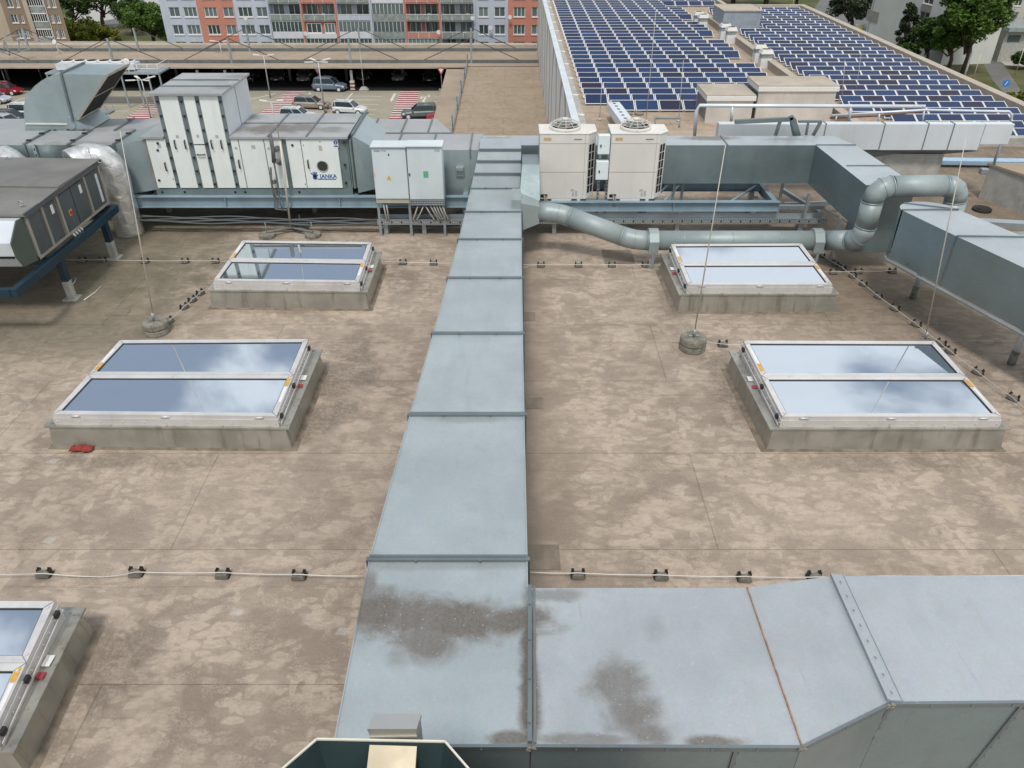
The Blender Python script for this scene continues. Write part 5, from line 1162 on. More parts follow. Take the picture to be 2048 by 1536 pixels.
# vents on the ridge
for i, (px_, py_) in enumerate([(1396, 54), (1405, 60), (1449, 80), (1461, 88), (1518, 126), (1530, 137)]):
    q = P(px_, py_, ZS); t = thing('roof_vent', (XM - .6, q.y, ZS), 'cream capped vent box on the ridge between the solar fields, %s from the far end' % ORD[i + 1], 'roof vent', 'cream vent boxes along the roof ridge')
    x = q.x
    m = MB(); m.box(x - .42, x + .42, q.y, q.y + .8, ZS, ZS + .75); m.build('base', M['paper'], t); m = MB(); m.box(x - .40, x + .40, q.y + .02, q.y + .78, ZS + .75, ZS + 1.1); m.build('louvre_band', M['strut'], t)
    m = MB(); m.hexa([(x - .5, q.y - .08, ZS + 1.1), (x + .5, q.y - .08, ZS + 1.1), (x + .5, q.y + .9, ZS + 1.1), (x - .5, q.y + .9, ZS + 1.1), (x - .38, q.y + .05, ZS + 1.4), (x + .38, q.y + .05, ZS + 1.4), (x + .38, q.y + .75, ZS + 1.4), (x - .38, q.y + .75, ZS + 1.4)]); m.build('cap', M['cream'], t)
    m = MB(); m.box(x - .3, x + .3, q.y + .2, q.y + .6, ZS + 1.4, ZS + 1.42); m.build('cap_grille', M['dark'], t)
# hoods
def hood(px0, px1, pyb, pyt, depth, label):
    a = P(px0, pyb, ZS); b = P(px1, pyb, ZS); zt_ = Q(px0, pyt, a.y).z
    t = thing('roof_hood', ((a.x + b.x) / 2, a.y, ZS), label, 'roof hood', 'grey flat-roofed hoods at the near end of the solar roof')
    m = MB(); m.box(a.x, b.x, a.y, a.y + depth, ZS, zt_ - .35); m.build('wall', M['concrete'] if False else paint('weathered_sheet', (.56, .53, .48), .7, 0, .12, .5, .4, (.28, .26, .23)), t)
    m = MB(); m.box(a.x - .08, b.x + .12, a.y - .1, a.y + depth + .1, zt_ - .35, zt_ - .06); m.build('fascia', M['paper'], t, bevel=.02)
    m = MB(); m.box(a.x - .1, b.x + .1, a.y - .06, a.y + depth + .12, zt_ - .058, zt_); m.build('lid', conc2, t)
    m = MB(); m.box(a.x - .012, a.x, a.y + .15, a.y + depth - .15, ZS + .15, zt_ - .45); m.build('louvre', M['taupetop'], t)
hood(1409, 1500, 246, 190, 3.0, 'smaller grey hood on the solar roof, partly behind the larger one')
hood(1508, 1660, 243, 171, 2.6, 'larger grey hood with white fascia on the solar roof')
m = MB(); m.box(P(1080, 262, ZS).x, P(1500, 262, ZS).x, 43.2, 43.6, ZS, ZS + .22); m.build('step_edge', M['strut'], mall)
# ladder tray pointing away between the outdoor units
m = MB(); p, q = P(1262, 262, ZS + .8), P(1226, 212, ZS + .8); m.bar(p, q, .8, .5); 
for k in range(8): c = p.lerp(q, (k + .5) / 8); m.cyl(c.x, c.y, c.z + .25, c.z + .27, .1, 8, 1)
tag(m.build('cable_ladder', [M['whitesteel'], M['black']]), 'white perforated channel running away over the solar roof behind the outdoor units', 'cable tray')
for k, (px_, py_) in enumerate(((1256, 229), (1278, 229))):
    q = P(px_, py_, ZS); m = MB(); m.cyl(q.x, q.y, ZS, ZS + .12, .3, 14); tag(m.build('concrete_disc', M['concblock']), ['left', 'right'][k] + ' round concrete foot on the solar roof behind the right outdoor unit', 'weight')
m = MB(); pts = [P(1310, 262, ZS), P(1310, 240, ZS + .3), P(1360, 240, ZS + .3), P(1358, 256, ZS)]; m.tube([p + V(0, 0, .1) for p in pts], .06, 6); tag(m.build('pipe_loop', M['post']), 'dark pipe loop on the solar roof behind the grey duct', 'pipe')
# thin rods over the solar field
for i, (b_, t_) in enumerate([((1292, 243), (1312, 20)), ((1357, 243), (1367, 120)), ((1199, 240), (1204, 165)), ((1683, 208), (1690, 120)), ((1711, 190), (1722, 110))]):
    q = P(*b_, ZS); e = Q(*t_, q.y); m = MB(); m.tube([q, e], [.025, .012], 6); m.cyl(q.x, q.y, ZS, ZS + .1, .12, 10)
    tag(m.build('lightning_rod', M['rod']), 'thin rod standing over the solar panels, %s from the left' % ORD[(2, 3, 1, 4, 5)[i]], 'lightning rod')
# ---------------------------------------------------------------- solar panels
PW, PL, BT = 1.56, 1.12, R(22)
def solar_glass():
    t = NT('solar_cells'); oi = t.n('ShaderNodeObjectInfo')
    tcn = t.n('ShaderNodeTexCoord'); br = t.n('ShaderNodeTexBrick'); t.l(tcn.outputs['Object'], br.inputs['Vector']); br.offset = 0
    br.inputs['Scale'].default_value = 1; br.inputs['Brick Width'].default_value = .158; br.inputs['Row Height'].default_value = .158; br.inputs['Mortar Size'].default_value = .006
    br.inputs['Color1'].default_value = (1, 1, 1, 1); br.inputs['Color2'].default_value = (.85, .9, 1, 1); br.inputs['Mortar'].default_value = (2.2, 2.2, 2.0, 1)
    c = t.mix(oi.outputs['Random'], (.008, .018, .055), (.014, .040, .115)); c = t.mix(t.ramp(oi.outputs['Random'], .86, .92), c, (.016, .016, .040))
    c = t.mix(.6, c, br.outputs['Color'], 'MULTIPLY'); t.set(c, .25, .0, .28); return t.m
GL = solar_glass(); FRM = paint('white_panel_frame', (.72, .72, .70), .45, .1, .04, 1, .05)
def panel_geo(mb, o=V(0, 0, 0), glass=None):
    c, s = math.cos(BT), math.sin(BT); z0_ = .12
    def pt(x, l, h=0): return V(o.x + x, o.y + l * c - h * s, o.z + z0_ + l * s + h * c)
    fw_ = .055
    for (xa_, xb_, la, lb) in ((-PW / 2, PW / 2, 0, fw_), (-PW / 2, PW / 2, PL - fw_ * .8, PL), (-PW / 2, -PW / 2 + fw_, fw_, PL - fw_ * .8), (PW / 2 - fw_, PW / 2, fw_, PL - fw_ * .8)):
        mb.hexa([pt(xa_, la, -.03), pt(xb_, la, -.03), pt(xb_, lb, -.03), pt(xa_, lb, -.03), pt(xa_, la), pt(xb_, la), pt(xb_, lb), pt(xa_, lb)])
    for x in (-PW / 2 + .05, PW / 2 - .05):
        mb.bar(pt(x, .0, -.05), V(o.x + x, o.y + c, o.z + .04), .04, .04); mb.bar(pt(x, 1.05, -.04), V(o.x + x, o.y + c, o.z), .04, .04)
    g = [pt(-PW / 2 + fw_, fw_, -.008), pt(PW / 2 - fw_, fw_, -.008), pt(PW / 2 - fw_, PL - fw_ * .8, -.008), pt(-PW / 2 + fw_, PL - fw_ * .8, -.008)]
    (glass or mb).add(g, [(0, 1, 2, 3)], 0 if glass else 1)
    return g
pos = []
for r_ in range(38):
    y = 54.2 + 1.74 * (r_ - 1)
    n_ = 9
    if r_ >= 3 and (r_ - 1) % 6 in (1, 2) : n_ = 8
    if r_ > 27: n_ = 12
    for c_ in range(n_):
        x = 4.95 + 1.61 * (c_ + .5)
        if r_ == 0 and c_ == 0: continue
        if y > 121: continue
        pos.append((x, y, 1.0, 'left', c_ + 1, r_ + 1))
for r_ in range(34):
    y = 42.4 + 1.62 * r_
    if y > 96.5: continue
    x0_ = 22.35; n_ = 7
    if r_ < 4: x0_ = 27.0 - .0; n_ = 5
    elif r_ < 6: x0_ = 23.8; n_ = 6
    for c_ in range(n_): 
        x = x0_ + 1.49 * (c_ + .5)
        if r_ < 6: x = 22.35 + 1.49 * (7 - n_ + c_ + .5)
        if 20.8 < x < 25 and 82.5 < y < 88.5: continue
        pos.append((x, y, .945, 'right', c_ + 1, r_ + 1))
def seen(x, y, z):
    d = V(x, y, z - H); zc = d.y * math.cos(TH) - d.z * math.sin(TH); u = 1024 + F * d.x / zc; v = 768 - F * (d.y * math.sin(TH) + d.z * math.cos(TH)) / zc
    return -20 < u < 2068 and v > -14
vis = sorted([p for p in pos if seen(*p[:2], ZS)], key=lambda p: p[0] ** 2 + p[1] ** 2)
indiv, rest = vis[:300], vis[300:]
proto = None
for (x, y, sx_, side, c_, r_) in indiv:
    lab = 'blue solar panel, %s from left in %s row of the %s field' % (ORD[c_], ORD[r_], side)
    if proto is None:
        m = MB(); gmb = MB(); panel_geo(m, V(0, 0, 0), gmb); proto = m.build('solar_panel', FRM, None, (0, 0, 0)); gmb.build('solar_cells', GL, proto); o = proto
    else: o = copy_tree(proto)
    o.location = (x, y, ZS + .004); o.scale = (sx_, 1, 1); tag(o, lab, 'solar panel', 'solar panels on the lower roof')
m = MB()
PW0 = PW
for (x, y, sx_, *_r) in rest: PW = PW0 * sx_; panel_geo(m, V(x, y, ZS + .004))
PW = PW0
tag(m.build('solar_panel', [FRM, GL]), 'the farthest rows of blue solar panels on the lower roof', 'solar panels', None, 'stuff')
# ================================================================ strip roof, deck, canopy
ZK = H - 21.9; ZDK = H - 25.0; ZG = H - 28.5
walk = thing('walkway_building', (-1, 80, ZG), 'brown gritted flat roof strip beside the patterned white wall', 'building')
pl0, pl1 = P(905, 265, ZK), P(936, 130, ZK)
def xl(y): return lerp(pl0.x, pl1.x, (y - pl0.y) / (pl1.y - pl0.y))
grid = membrane('strip_roofing', (.37, .295, .215), (.30, .235, .165), False)
m = MB(); m.prism([V(xl(35), 35, ZK), V(XW, 35, ZK), V(XW, 112.2, ZK), V(xl(112.2), 112.2, ZK)], (0, 0, -7)); m.build('roof', grid, walk)
ql0, ql1 = P(866, 240, ZK - .25), P(893, 138, ZK - .25)
def xl2(y): return lerp(ql0.x, ql1.x, (y - ql0.y) / (ql1.y - ql0.y))
m = MB(); m.prism([V(xl2(35), 35, ZK - .3), V(xl(35) - .01, 35, ZK - .3), V(xl(112) - .01, 112.1, ZK - .3), V(xl2(112), 112.1, ZK - .3)], (0, 0, -3.2)); m.build('ledge', M['deckroof'], walk)
gr = thing('guard_rail', (xl(80), 80, ZK), 'grey guard rail along the left edge of the brown roof strip', 'railing')
m = MB()
for h_ in (.08, .5, 1.0): m.bar(V(xl(40), 40, ZK + h_), V(xl(112), 112, ZK + h_), .06, .06 if h_ > .1 else .2)
m.build('rail', M['strut'], gr)
for k in range(10): y = 40 + 8 * k; m = MB(); m.box(xl(y) - .06, xl(y) + .06, y - .06, y + .06, ZK, ZK + 1.6); m.build('post', M['post'], gr)
# parking deck
m = MB(); m.box(-120, xl2(60) + 1, 40, 150, ZDK - .5, ZDK); deck = m.build('parking_deck', paint('deck_screed', (.33, .30, .23), .85, 0, .12, .15, .35, (.20, .18, .14), .1, 5, False)); tag(deck, None, None, kind='structure')
white_l = paint('road_white', (.62, .60, .52), .8, 0, .1, 2, .2, (.4, .38, .33)); maroon = paint('road_maroon', (.26, .03, .055), .8, 0, .15, 2, .2, (.3, .25, .2))
def crossing(p0, p1, w0, n_, label):      # p0->p1 centre px at near & far; w0 width m
    a, b = P(*p0, ZDK), P(*p1, ZDK); d = (b - a) / n_; m = MB()
    hw = w0 / 2
    m.add([V(a.x - hw, a.y, ZDK + .004), V(a.x + hw, a.y, ZDK + .004), V(b.x + hw, b.y, ZDK + .004), V(b.x - hw, b.y, ZDK + .004)], [(0, 1, 2, 3)], 0)
    for k in range(n_): p = a + d * (k + .1); q = a + d * (k + .55); m.add([V(p.x - hw, p.y, ZDK + .008), V(p.x + hw, p.y, ZDK + .008), V(q.x + hw, q.y, ZDK + .008), V(q.x - hw, q.y, ZDK + .008)], [(0, 1, 2, 3)], 1)
    tag(m.build('road_marking', [maroon, white_l]), label, None, None, 'structure')
crossing((796, 246), (822, 181), 2.6, 15, None); crossing((535, 232), (595, 181), 2.6, 15, None); crossing((258, 250), (330, 192), 2.8, 14, None); crossing((2, 232), (48, 204), 2.6, 9, None)
m = MB()
def line(m, p, q, w_=.13, z=.006):
    a, b = P(*p, ZDK), P(*q, ZDK); a.z += z; b.z += z; m.bar(a, b, w_, .004)
for k, y in enumerate((192, 199, 208, 218.5, 228, 237)):
    line(m, (696 + k * -2, y), (765 - k * 4, y + 1)); 
line(m, (690, 203), (705, 186), .2); line(m, (500, 199), (552, 187 + 0), .2)
for y in (194, 203, 213): line(m, (868, y), (895, y))
line(m, (270, 193), (315, 180), .15); line(m, (282, 196), (327, 183), .15)
for y in (202, 211, 222): line(m, (215, y), (256, y))
line(m, (20, 205), (50, 196), .15); line(m, (40, 227), (70, 210), .15)
for (sx_, sy_, s_) in ((784, 198, 1), ): line(m, (sx_, sy_), (sx_ + 6, sy_ - 11), .35); m.add([P(sx_ - 4, sy_ - 0, ZDK + .011), P(sx_ + 5, sy_ - 1, ZDK + .011), P(sx_ - 2, sy_ + 6, ZDK + .011)], [(0, 1, 2)])
for (sx_, sy_) in ((850, 196), (612, 192)):
    line(m, (sx_ - 4, sy_ + 8), (sx_ + 1, sy_ - 1), .3); line(m, (sx_ - 8, sy_ - 1), (sx_ + 9, sy_ - 4), .22); m.add([P(sx_ + 6, sy_ - 8, ZDK + .011), P(sx_ + 11, sy_ - 4, ZDK + .011), P(sx_ + 7, sy_ - 1, ZDK + .011)], [(0, 1, 2)]); m.add([P(sx_ - 6, sy_ - 4, ZDK + .011), P(sx_ - 11, sy_ - 0, ZDK + .011), P(sx_ - 5, sy_ + 2, ZDK + .011)], [(0, 1, 2)])
tag(m.build('road_marking', white_l), None, None, None, 'structure')
# canopy
YC0, YC1 = 111.9, 127.5
can = thing('parking_canopy', (-35, 118, ZDK), 'long brown flat-roofed parking deck canopy with masts and dark interior', 'canopy')
m = MB(); m.box(-110, XW - .02, YC0, YC1, ZK - .15, ZK); m.build('roof', M['deckroof'], can)
m = MB(); m.box(-110, xl2(112), YC0 - .12, YC0 - .003, ZK - .2, ZK + .05); m.build('fascia', conc2, can)
m = MB(); m.box(-110, XW, YC1 - 1.6, YC1, ZK + .004, ZK + .4); m.build('rear_curb', conc2, can)
m = MB(); m.box(-110, XW, YC1 - .4, YC1 - .1, ZG, ZK - .26); m.build('dark_backing_wall', M['dark'], can)  # near-black wall added to keep the canopy interior dark
bm_y = [P(702, 126, ZK).y, P(722, 102.5, ZK).y]
for k, y in enumerate(bm_y):
    m = MB(); m.box(-110, XW - .02, y - .10, y + .10, ZK + .08, ZK + .42); 
    for j in range(60): x = -108 + j * 1.9; m.box(x, x + .08, y - .17, y - .12, ZK + .0, ZK + .42)
    m.build('beam', M['flange'], can)
mast_mat = M['strut']; rustb = paint('brown_stay', (.08, .065, .06), .6, .1)
for k, (pxs, y) in enumerate((((-40, 220, 461, 702, 943), bm_y[0]), ((52, 271, 497, 721, 943), bm_y[1]))):
    for px_ in pxs:
        b = P(px_ + (7 if px_ < 300 else 3 if px_ < 600 else 0), (126, 102.5)[k], ZK); top_ = V(b.x, y, ZK + 3.2)
        m = MB(); m.bar(V(b.x, y, ZK), top_, .24, .24, up=(0, 1, 0)); m.build('mast', mast_mat, can)
        m = MB()
        for s_ in (-1, 1): m.bar(top_, V(b.x + s_ * 6.6, y, ZK + .4), .09, .09)
        m.build('stay', rustb, can)
# lattice frame at far left
m = MB(); q0, q1 = P(-60, 108, ZK), P(60, 98, ZK)
for (a, b) in (((-30, 80), (52, 68)), ((-30, 92), (20, 110)), ((10, 84), (20, 110)), ((32, 78), (58, 96)), ((38, 76), (38, 104)), ((8, 82), (8, 104)), ((18, 110), (60, 97)), ((52, 68), (88, 84))): m.bar(Q(*a, 117), Q(*b, 117), .14, .14, up=(0, 1, 0))
tag(m.build('roof_truss', mast_mat), 'grey lattice truss on the canopy roof at the far left edge', 'truss')
for px_ in (705, 200, 455, 900 - 500):
    q = P(px_, 181, ZDK); m = MB(); m.box(q.x - .17, q.x + .17, YC0 + .3, YC0 + .65, ZDK, ZK - .5); c_ = m.build('column', M['strut'], can)
    m = MB(); 
    for j in range(5): m.box(q.x - .3, q.x + .3, YC0 + .2, YC0 + .75, ZDK + j * .24, ZDK + j * .24 + .238, j % 2)
    m.build('column_guard', [white_l, M['redpaint']], can)
m = MB()
for j in range(12):
    x = -98 + j * 8.2; m = MB(); m.box(x, x + .35, YC0 + 6, YC0 + 6.35, ZDK, ZK - .26); m.build('column', M['anth'], can)
m = MB(); m.box(-110, XW, YC0 - .2, YC1 - .4, ZDK + .004, ZDK + .03); tag(m.build('canopy_floor_shade', M['dark']), None, None, kind='structure')  # near-black sheet: the canopy's shade painted onto the deck
m = MB()

# signs in front of the canopy
for i, (px_, pb, pt) in enumerate(((884, 182, 137), (640, 176, 137))):
    q = P(px_, pb, ZDK); e = Q(px_ - 3, pt, q.y); t = thing('give_way_sign', (q.x, q.y, ZDK), 'red-rimmed white triangular sign on a post %s' % ('near the brown roof strip' if i == 0 else 'behind the dark blue car'), 'road sign', 'give way signs on the deck')
    m = MB(); m.tube([q, V(q.x, q.y, e.z - .3)], .05, 6); m.box(q.x - .4, q.x + .4, q.y - .25, q.y + .25, ZDK, ZDK + .3); m.build('post', M['strut'], t)
    m = MB(); zc = e.z; m.prism([V(q.x - .55, q.y - .08, zc + .1), V(q.x + .55, q.y - .08, zc + .1), V(q.x, q.y - .08, zc - .9)], (0, .03, 0)); m.build('plate', M['redpaint'], t)
    m = MB(); m.prism([V(q.x - .32, q.y - .086, zc - .02), V(q.x + .32, q.y - .086, zc - .02), V(q.x, q.y - .086, zc - .62)], (0, .003, 0)); m.build('plate_face', M['paper'], t)
q = P(728, 180, ZDK); m = MB(); m.tube([V(q.x, q.y, ZDK + .3), V(q.x, q.y, ZDK + 4.6)], .06, 6); m.hexa([V(q.x - .7, q.y - .4, ZDK), V(q.x + .7, q.y - .4, ZDK), V(q.x + .7, q.y + .4, ZDK), V(q.x - .7, q.y + .4, ZDK), V(q.x - .3, q.y - .2, ZDK + .45), V(q.x + .3, q.y - .2, ZDK + .45), V(q.x + .3, q.y + .2, ZDK + .45), V(q.x - .3, q.y + .2, ZDK + .45)])
tag(m.build('deck_post', M['concrete']), 'thin post on a sloped concrete foot right of the striped column', 'post')
m = MB(); a = P(706, 232, ZDK)
q = P(652, 226, ZDK); m = MB()
for j in range(6): m.cyl(q.x, q.y, ZDK + j * .26, ZDK + j * .26 + .259, .13, 10, j % 2)
tag(m.build('striped_bollard', [M['redpaint'], white_l]), 'red and white striped bollard between the beige and the white car', 'bollard')
# street lamps
lam = [((650, 228), (639, 124), 'lamp post between the beige and the white parked cars'), ((541, 196), (521, 112), 'lamp post left of the dark blue car'), ((302, 236), (287, 160), 'lamp post left of the tall white unit tower'), ((84, 160), (72, 119), 'lamp post behind the big curved scoop'), ((452, 152), (441, 84), 'lamp post rising through the canopy above the tower'), ((553, 262), (545, 204), 'lamp post just behind the white unit near the crossing'), ((14, 172), (6, 132), 'lamp post at far left near the red car')]
for i, (b_, t_, lb) in enumerate(lam):
    q = P(*b_, ZDK); e = Q(*t_, q.y); t = thing('street_lamp', (q.x, q.y, ZDK), 'double armed grey ' + lb, 'street lamp', 'double-armed lamps on the parking deck')
    m = MB(); m.tube([q, V(q.x, q.y, e.z)], [.09, .06], 8); m.build('pole', M['strut'], t)
    for s_, s2 in ((-1, -1), (1, -1), (-.9, 1), (.9, 1)) if i in (0, 2) else ((-1, 0), (1, 0)):
        m = MB(); a = V(q.x, q.y, e.z); b = a + V(s_ * .55, s2 * .5, .1); c = a + V(s_ * 1.35, s2 * 1.2, .2); m.bar(a, b, .05, .05); m.bar(b, c, .26, .1); m.build('lamp_head', M['paper'], t)
# ---------------------------------------------------------------- cars
def car(px_, py_, ang, L, Wd, Ht, colr, kind, label):
    q = P(px_, py_, ZDK); t = thing('parked_car', (0, 0, 0), label, 'car', 'cars parked on the open deck')
    bodym = paint('car_paint', colr, .28, .3, .03, 1, .03); glassm = M['carglass']
    hw = Wd / 2; suv = kind == 'suv'; est = kind == 'estate'; hb = Ht * .60; 
    # side outline stations (x, sill z, belt z, half width)
    stn = [(-L / 2, .42, hb * .90, hw * .80), (-L / 2 + .12, .30, hb * .98, hw * .93), (-L * .38, .24, hb, hw), (-L * .1, .22, hb, hw), (L * .14, .22, hb * .98, hw), (L * .20, .22, hb * .96, hw), (L * .36, .24, hb * .88, hw * .97), (L / 2 - .14, .28, hb * .76, hw * .88), (L / 2, .38, hb * .58, hw * .70)]
    m = MB(); vs = []; K = 8
    for (x, zs, zb, w_) in stn:
        vs += [(x, -w_ * .92, zs), (x, -w_, zs + .18), (x, -w_, zb - .16), (x, -w_ * .90, zb), (x, w_ * .90, zb), (x, w_, zb - .16), (x, w_, zs + .18), (x, w_ * .92, zs)]
    n_ = len(stn); m.add(vs, [(i * K + j, i * K + (j + 1) % K, (i + 1) * K + (j + 1) % K, (i + 1) * K + j) for i in range(n_ - 1) for j in range(K)] + [tuple(reversed(range(K))), tuple(range((n_ - 1) * K, n_ * K))], 0, False)
    m.build('body', bodym, t, bevel=.04)
    xr0, xr1 = (-L * .46, -L * .42) if (suv or est) else (-L * .42, -L * .28); xf0, xf1 = L * .22, L * .06
    def ringc(x, z, w_): return [(x, -w_, z), (x, w_, z)]
    zb = hb - .03; zr_ = Ht - .05
    g = [(xr0, -hw * .88, zb), (xf0, -hw * .88, zb), (xf0, hw * .88, zb), (xr0, hw * .88, zb), (xr1, -hw * .70, zr_), (xf1, -hw * .70, zr_), (xf1, hw * .70, zr_), (xr1, hw * .70, zr_)]
    m = MB(); m.hexa(g); m.build('windows', glassm, t, bevel=.03)
    m = MB(); m.hexa([(xr1 - .06, -hw * .72, zr_ - .02), (xf1 + .05, -hw * .72, zr_ - .02), (xf1 + .05, hw * .72, zr_ - .02), (xr1 - .06, hw * .72, zr_ - .02), (xr1 + .05, -hw * .62, Ht), (xf1 - .12, -hw * .62, Ht), (xf1 - .12, hw * .62, Ht), (xr1 + .05, hw * .62, Ht)]); rf = m.build('roof', bodym, t, bevel=.02)
    for s_ in (-1, 1): 
        m = MB(); m.tube([(xr1 + .2, s_ * hw * .66, Ht + .03), (xf1 - .2, s_ * hw * .66, Ht + .03)], .025, 6); m.build('roof_rail', M['strut'], rf)
    m = MB()
    for s_ in (-1, 1):
        for (xa_, xb_) in ((xf0, xf1), (lerp(xr0, xf0, .60), lerp(xr1, xf1, .58)), (xr0, xr1)) if not suv else ((xf0, xf1), (lerp(xr0, xf0, .12), lerp(xr1, xf1, .08)), (xr0, xr1)):
            m.bar((xa_, s_ * hw * .885, zb), (xb_, s_ * hw * .715, zr_), .045, .05)
    m.build('pillar', bodym, t)
    for (x, nm) in ((-L * .31, 0), (L * .31, 1)):
        for s_ in (-1, 1):
            m = MB(); m.tube([(x, s_ * (hw + .005), .33), (x, s_ * (hw - .22), .33)], .34, 20); wq = m.build('wheel', M['black'], t)
            m = MB(); m.tube([(x, s_ * (hw + .008), .33), (x, s_ * (hw + .012), .33)], .22, 14); m.build('rim', M['cabinet'], wq)
    for s_ in (-1, 1):
        m = MB(); m.hexa([(L / 2 - .28, s_ * hw * .62, hb * .62), (L / 2 - .04, s_ * hw * .58, hb * .56), (L / 2 - .16, s_ * hw * .93, hb * .58), (L / 2 - .4, s_ * hw * .96, hb * .64), (L / 2 - .32, s_ * hw * .62, hb * .78), (L / 2 - .08, s_ * hw * .56, hb * .67), (L / 2 - .2, s_ * hw * .90, hb * .72), (L / 2 - .42, s_ * hw * .94, hb * .78)]); m.build('headlight', M['paper'], t)
        m = MB(); m.box(-L / 2 - .012, -L / 2 + .16, min(s_ * hw * .62, s_ * hw * .96), max(s_ * hw * .62, s_ * hw * .96), hb * .66, hb * .86); m.build('taillight', M['redpaint'], t)
        m = MB(); m.box(xf0 - .25, xf0 - .05, min(s_ * hw, s_ * (hw + .16)), max(s_ * hw, s_ * (hw + .16)), hb - .02, hb + .12); m.build('mirror', bodym, t)
    m = MB(); m.box(L / 2 - .06, L / 2 + .012, -hw * .45, hw * .45, hb * .40, hb * .58); m.build('grille', M['dark'], t)
    m = MB(); m.box(L / 2 + .0, L / 2 + .03, -.26, .26, .36, .47); m.build('number_plate', M['paper'], t)
    if suv:
        m = MB(); m.box(-L * .47, L * .46, -hw - .008, hw + .008, .24, .38); m.build('sill_cladding', M['black'], t)
    t.location = (q.x, q.y, ZDK + .006); t.rotation_euler = (0, 0, ang); return t
M['carglass'] = paint('car_glass', (.03, .045, .05), .08, .3, 0, 1, 0)
car(661, 181, R(-4), 4.6, 1.85, 1.75, (.17, .22, .29), 'suv', 'dark blue-grey SUV parked in front of the canopy opening')
car(625, 216, R(-7), 4.6, 1.78, 1.5, (.36, .33, .28), 'estate', 'beige estate car left of the white crossover')
car(701, 227, R(-10), 4.3, 1.8, 1.58, (.75, .77, .80), 'suv', 'white crossover car in the middle of the open deck')
car(840, 235, R(186), 4.5, 1.84, 1.62, (.15, .18, .18), 'suv', 'dark grey-green crossover beside the red and white crossing, facing left')
car(598, 240, R(-6), 4.4, 1.8, 1.5, (.75, .77, .80), 'estate', 'white car mostly hidden behind the roof of the white unit')
car(16, 188, R(-8), 4.2, 1.75, 1.5, (.30, .015, .02), 'estate', 'red hatchback at far left under the canopy edge')
car(-8, 205, R(-10), 4.2, 1.75, 1.5, (.50, .54, .60), 'estate', 'silver car cut by the left edge below the red one')
car(28, 246, R(-6), 4.4, 1.8, 1.5, (.05, .06, .065), 'estate', 'dark car left of the scoop behind the silver one')
car(18, 255, R(-14), 4.5, 1.8, 1.5, (.50, .52, .55), 'estate', 'silver car nearest to the left duct')
car(60, 236, R(-4), 4.5, 1.9, 1.8, (.75, .77, .78), 'suv', 'white van-like car half hidden behind the scoop')
car(-15, 272, R(-10), 4.4, 1.8, 1.5, (.7, .72, .74), 'estate', 'white car at the left edge just above the long duct')
for k, (px_, py_) in enumerate(((560, 159), (612, 160), (666, 159), (730, 158), (800, 159), (860, 160), (500, 160), (440, 159))):
    car(px_, py_, R(-90 + 4 * math.sin(k * 3)), 4.4, 1.8, 1.5, [(.1, .1, .12), (.3, .3, .32), (.05, .05, .06)][k % 3], 'estate', 'car in the dark under the canopy, %s from the left' % ORD[(3, 4, 5, 6, 7, 8, 2, 1)[k]])
m = MB(); q = P(868, 244, ZDK); m.hexa([V(q.x - 1, q.y - .5, ZDK), V(q.x + 1, q.y - .5, ZDK), V(q.x + 1, q.y + .5, ZDK), V(q.x - 1, q.y + .5, ZDK), V(q.x - .8, q.y - .4, ZDK + .9), V(q.x + .9, q.y - .4, ZDK + 1.1), V(q.x + .9, q.y + .4, ZDK + 1.1), V(q.x - .8, q.y + .4, ZDK + .9)])
tag(m.build('red_container', M['redpaint'], bevel=.05), 'bright red covered object on the deck behind the ducts, below the grey-green car', 'container')
m = MB(); q = P(207, 226, ZDK)
t = thing('metal_pallet', (q.x, q.y, ZDK), 'low grey metal cage on the deck under the scoop mouth', 'cage')
m.box(q.x - 1.1, q.x + 1.1, q.y - .8, q.y + .8, ZDK + .1, ZDK + .2)
for sx_ in (-1, 0, 1):
    for sy_ in (-1, 1): m.box(q.x + sx_ * 1.0 - .04, q.x + sx_ * 1.0 + .04, q.y + sy_ * .75 - .04, q.y + sy_ * .75 + .04, ZDK, ZDK + .8)
m.bar((q.x - 1, q.y - .75, ZDK + .8), (q.x + 1, q.y - .75, ZDK + .8), .06, .06); m.bar((q.x - 1, q.y + .75, ZDK + .8), (q.x + 1, q.y + .75, ZDK + .8), .06, .06); m.build('cage_frame', M['strut'], t)
# dry cooler on its steel platform
YD = 103.0
dc = thing('dry_cooler', (Q(190, 130, YD).x, YD, Q(190, 150, YD).z), 'long white cooler with a row of black fans on a steel platform', 'cooler')
xa_, xb_ = Q(112, 135, YD).x, Q(268, 135, YD).x; zt_, zb_2 = Q(190, 128, YD).z, Q(190, 140, YD).z
m = MB(); m.box(xa_, xb_, YD, YD + 2.0, zb_2, zt_); m.build('cooler_body', M['whitesteel'], dc)
for k in range(6):
    x = lerp(xa_ + 1.2, xb_ - .9, k / 5); m = MB(); m.cyl(x, YD + 1, zt_, zt_ + .25, .75, 18); f_ = m.build('fan_ring', M['paper'], dc); m = MB(); m.cyl(x, YD + 1, zt_ + .25, zt_ + .27, .62, 16); m.build('fan_blade', M['dark'], f_)
m = MB()
for k in range(8): x = lerp(xa_, xb_, k / 7); m.box(x - .05, x + .05, YD - .02, YD + .05, Q(190, 148, YD).z, zb_2)
m.build('leg', M['strut'], dc)
pf = thing('steel_platform', (Q(285, 150, YD).x, YD, ZDK), 'grey steel platform with rails and legs beside the dark canopy opening', 'platform')
xa2, xb2 = Q(95, 140, YD).x, Q(322, 140, YD).x; zp = Q(285, 143, YD).z
m = MB(); m.box(xa2, xb2, YD - .8, YD + 3, zp - .2, zp); m.build('deck_plate', M['strut'], pf)
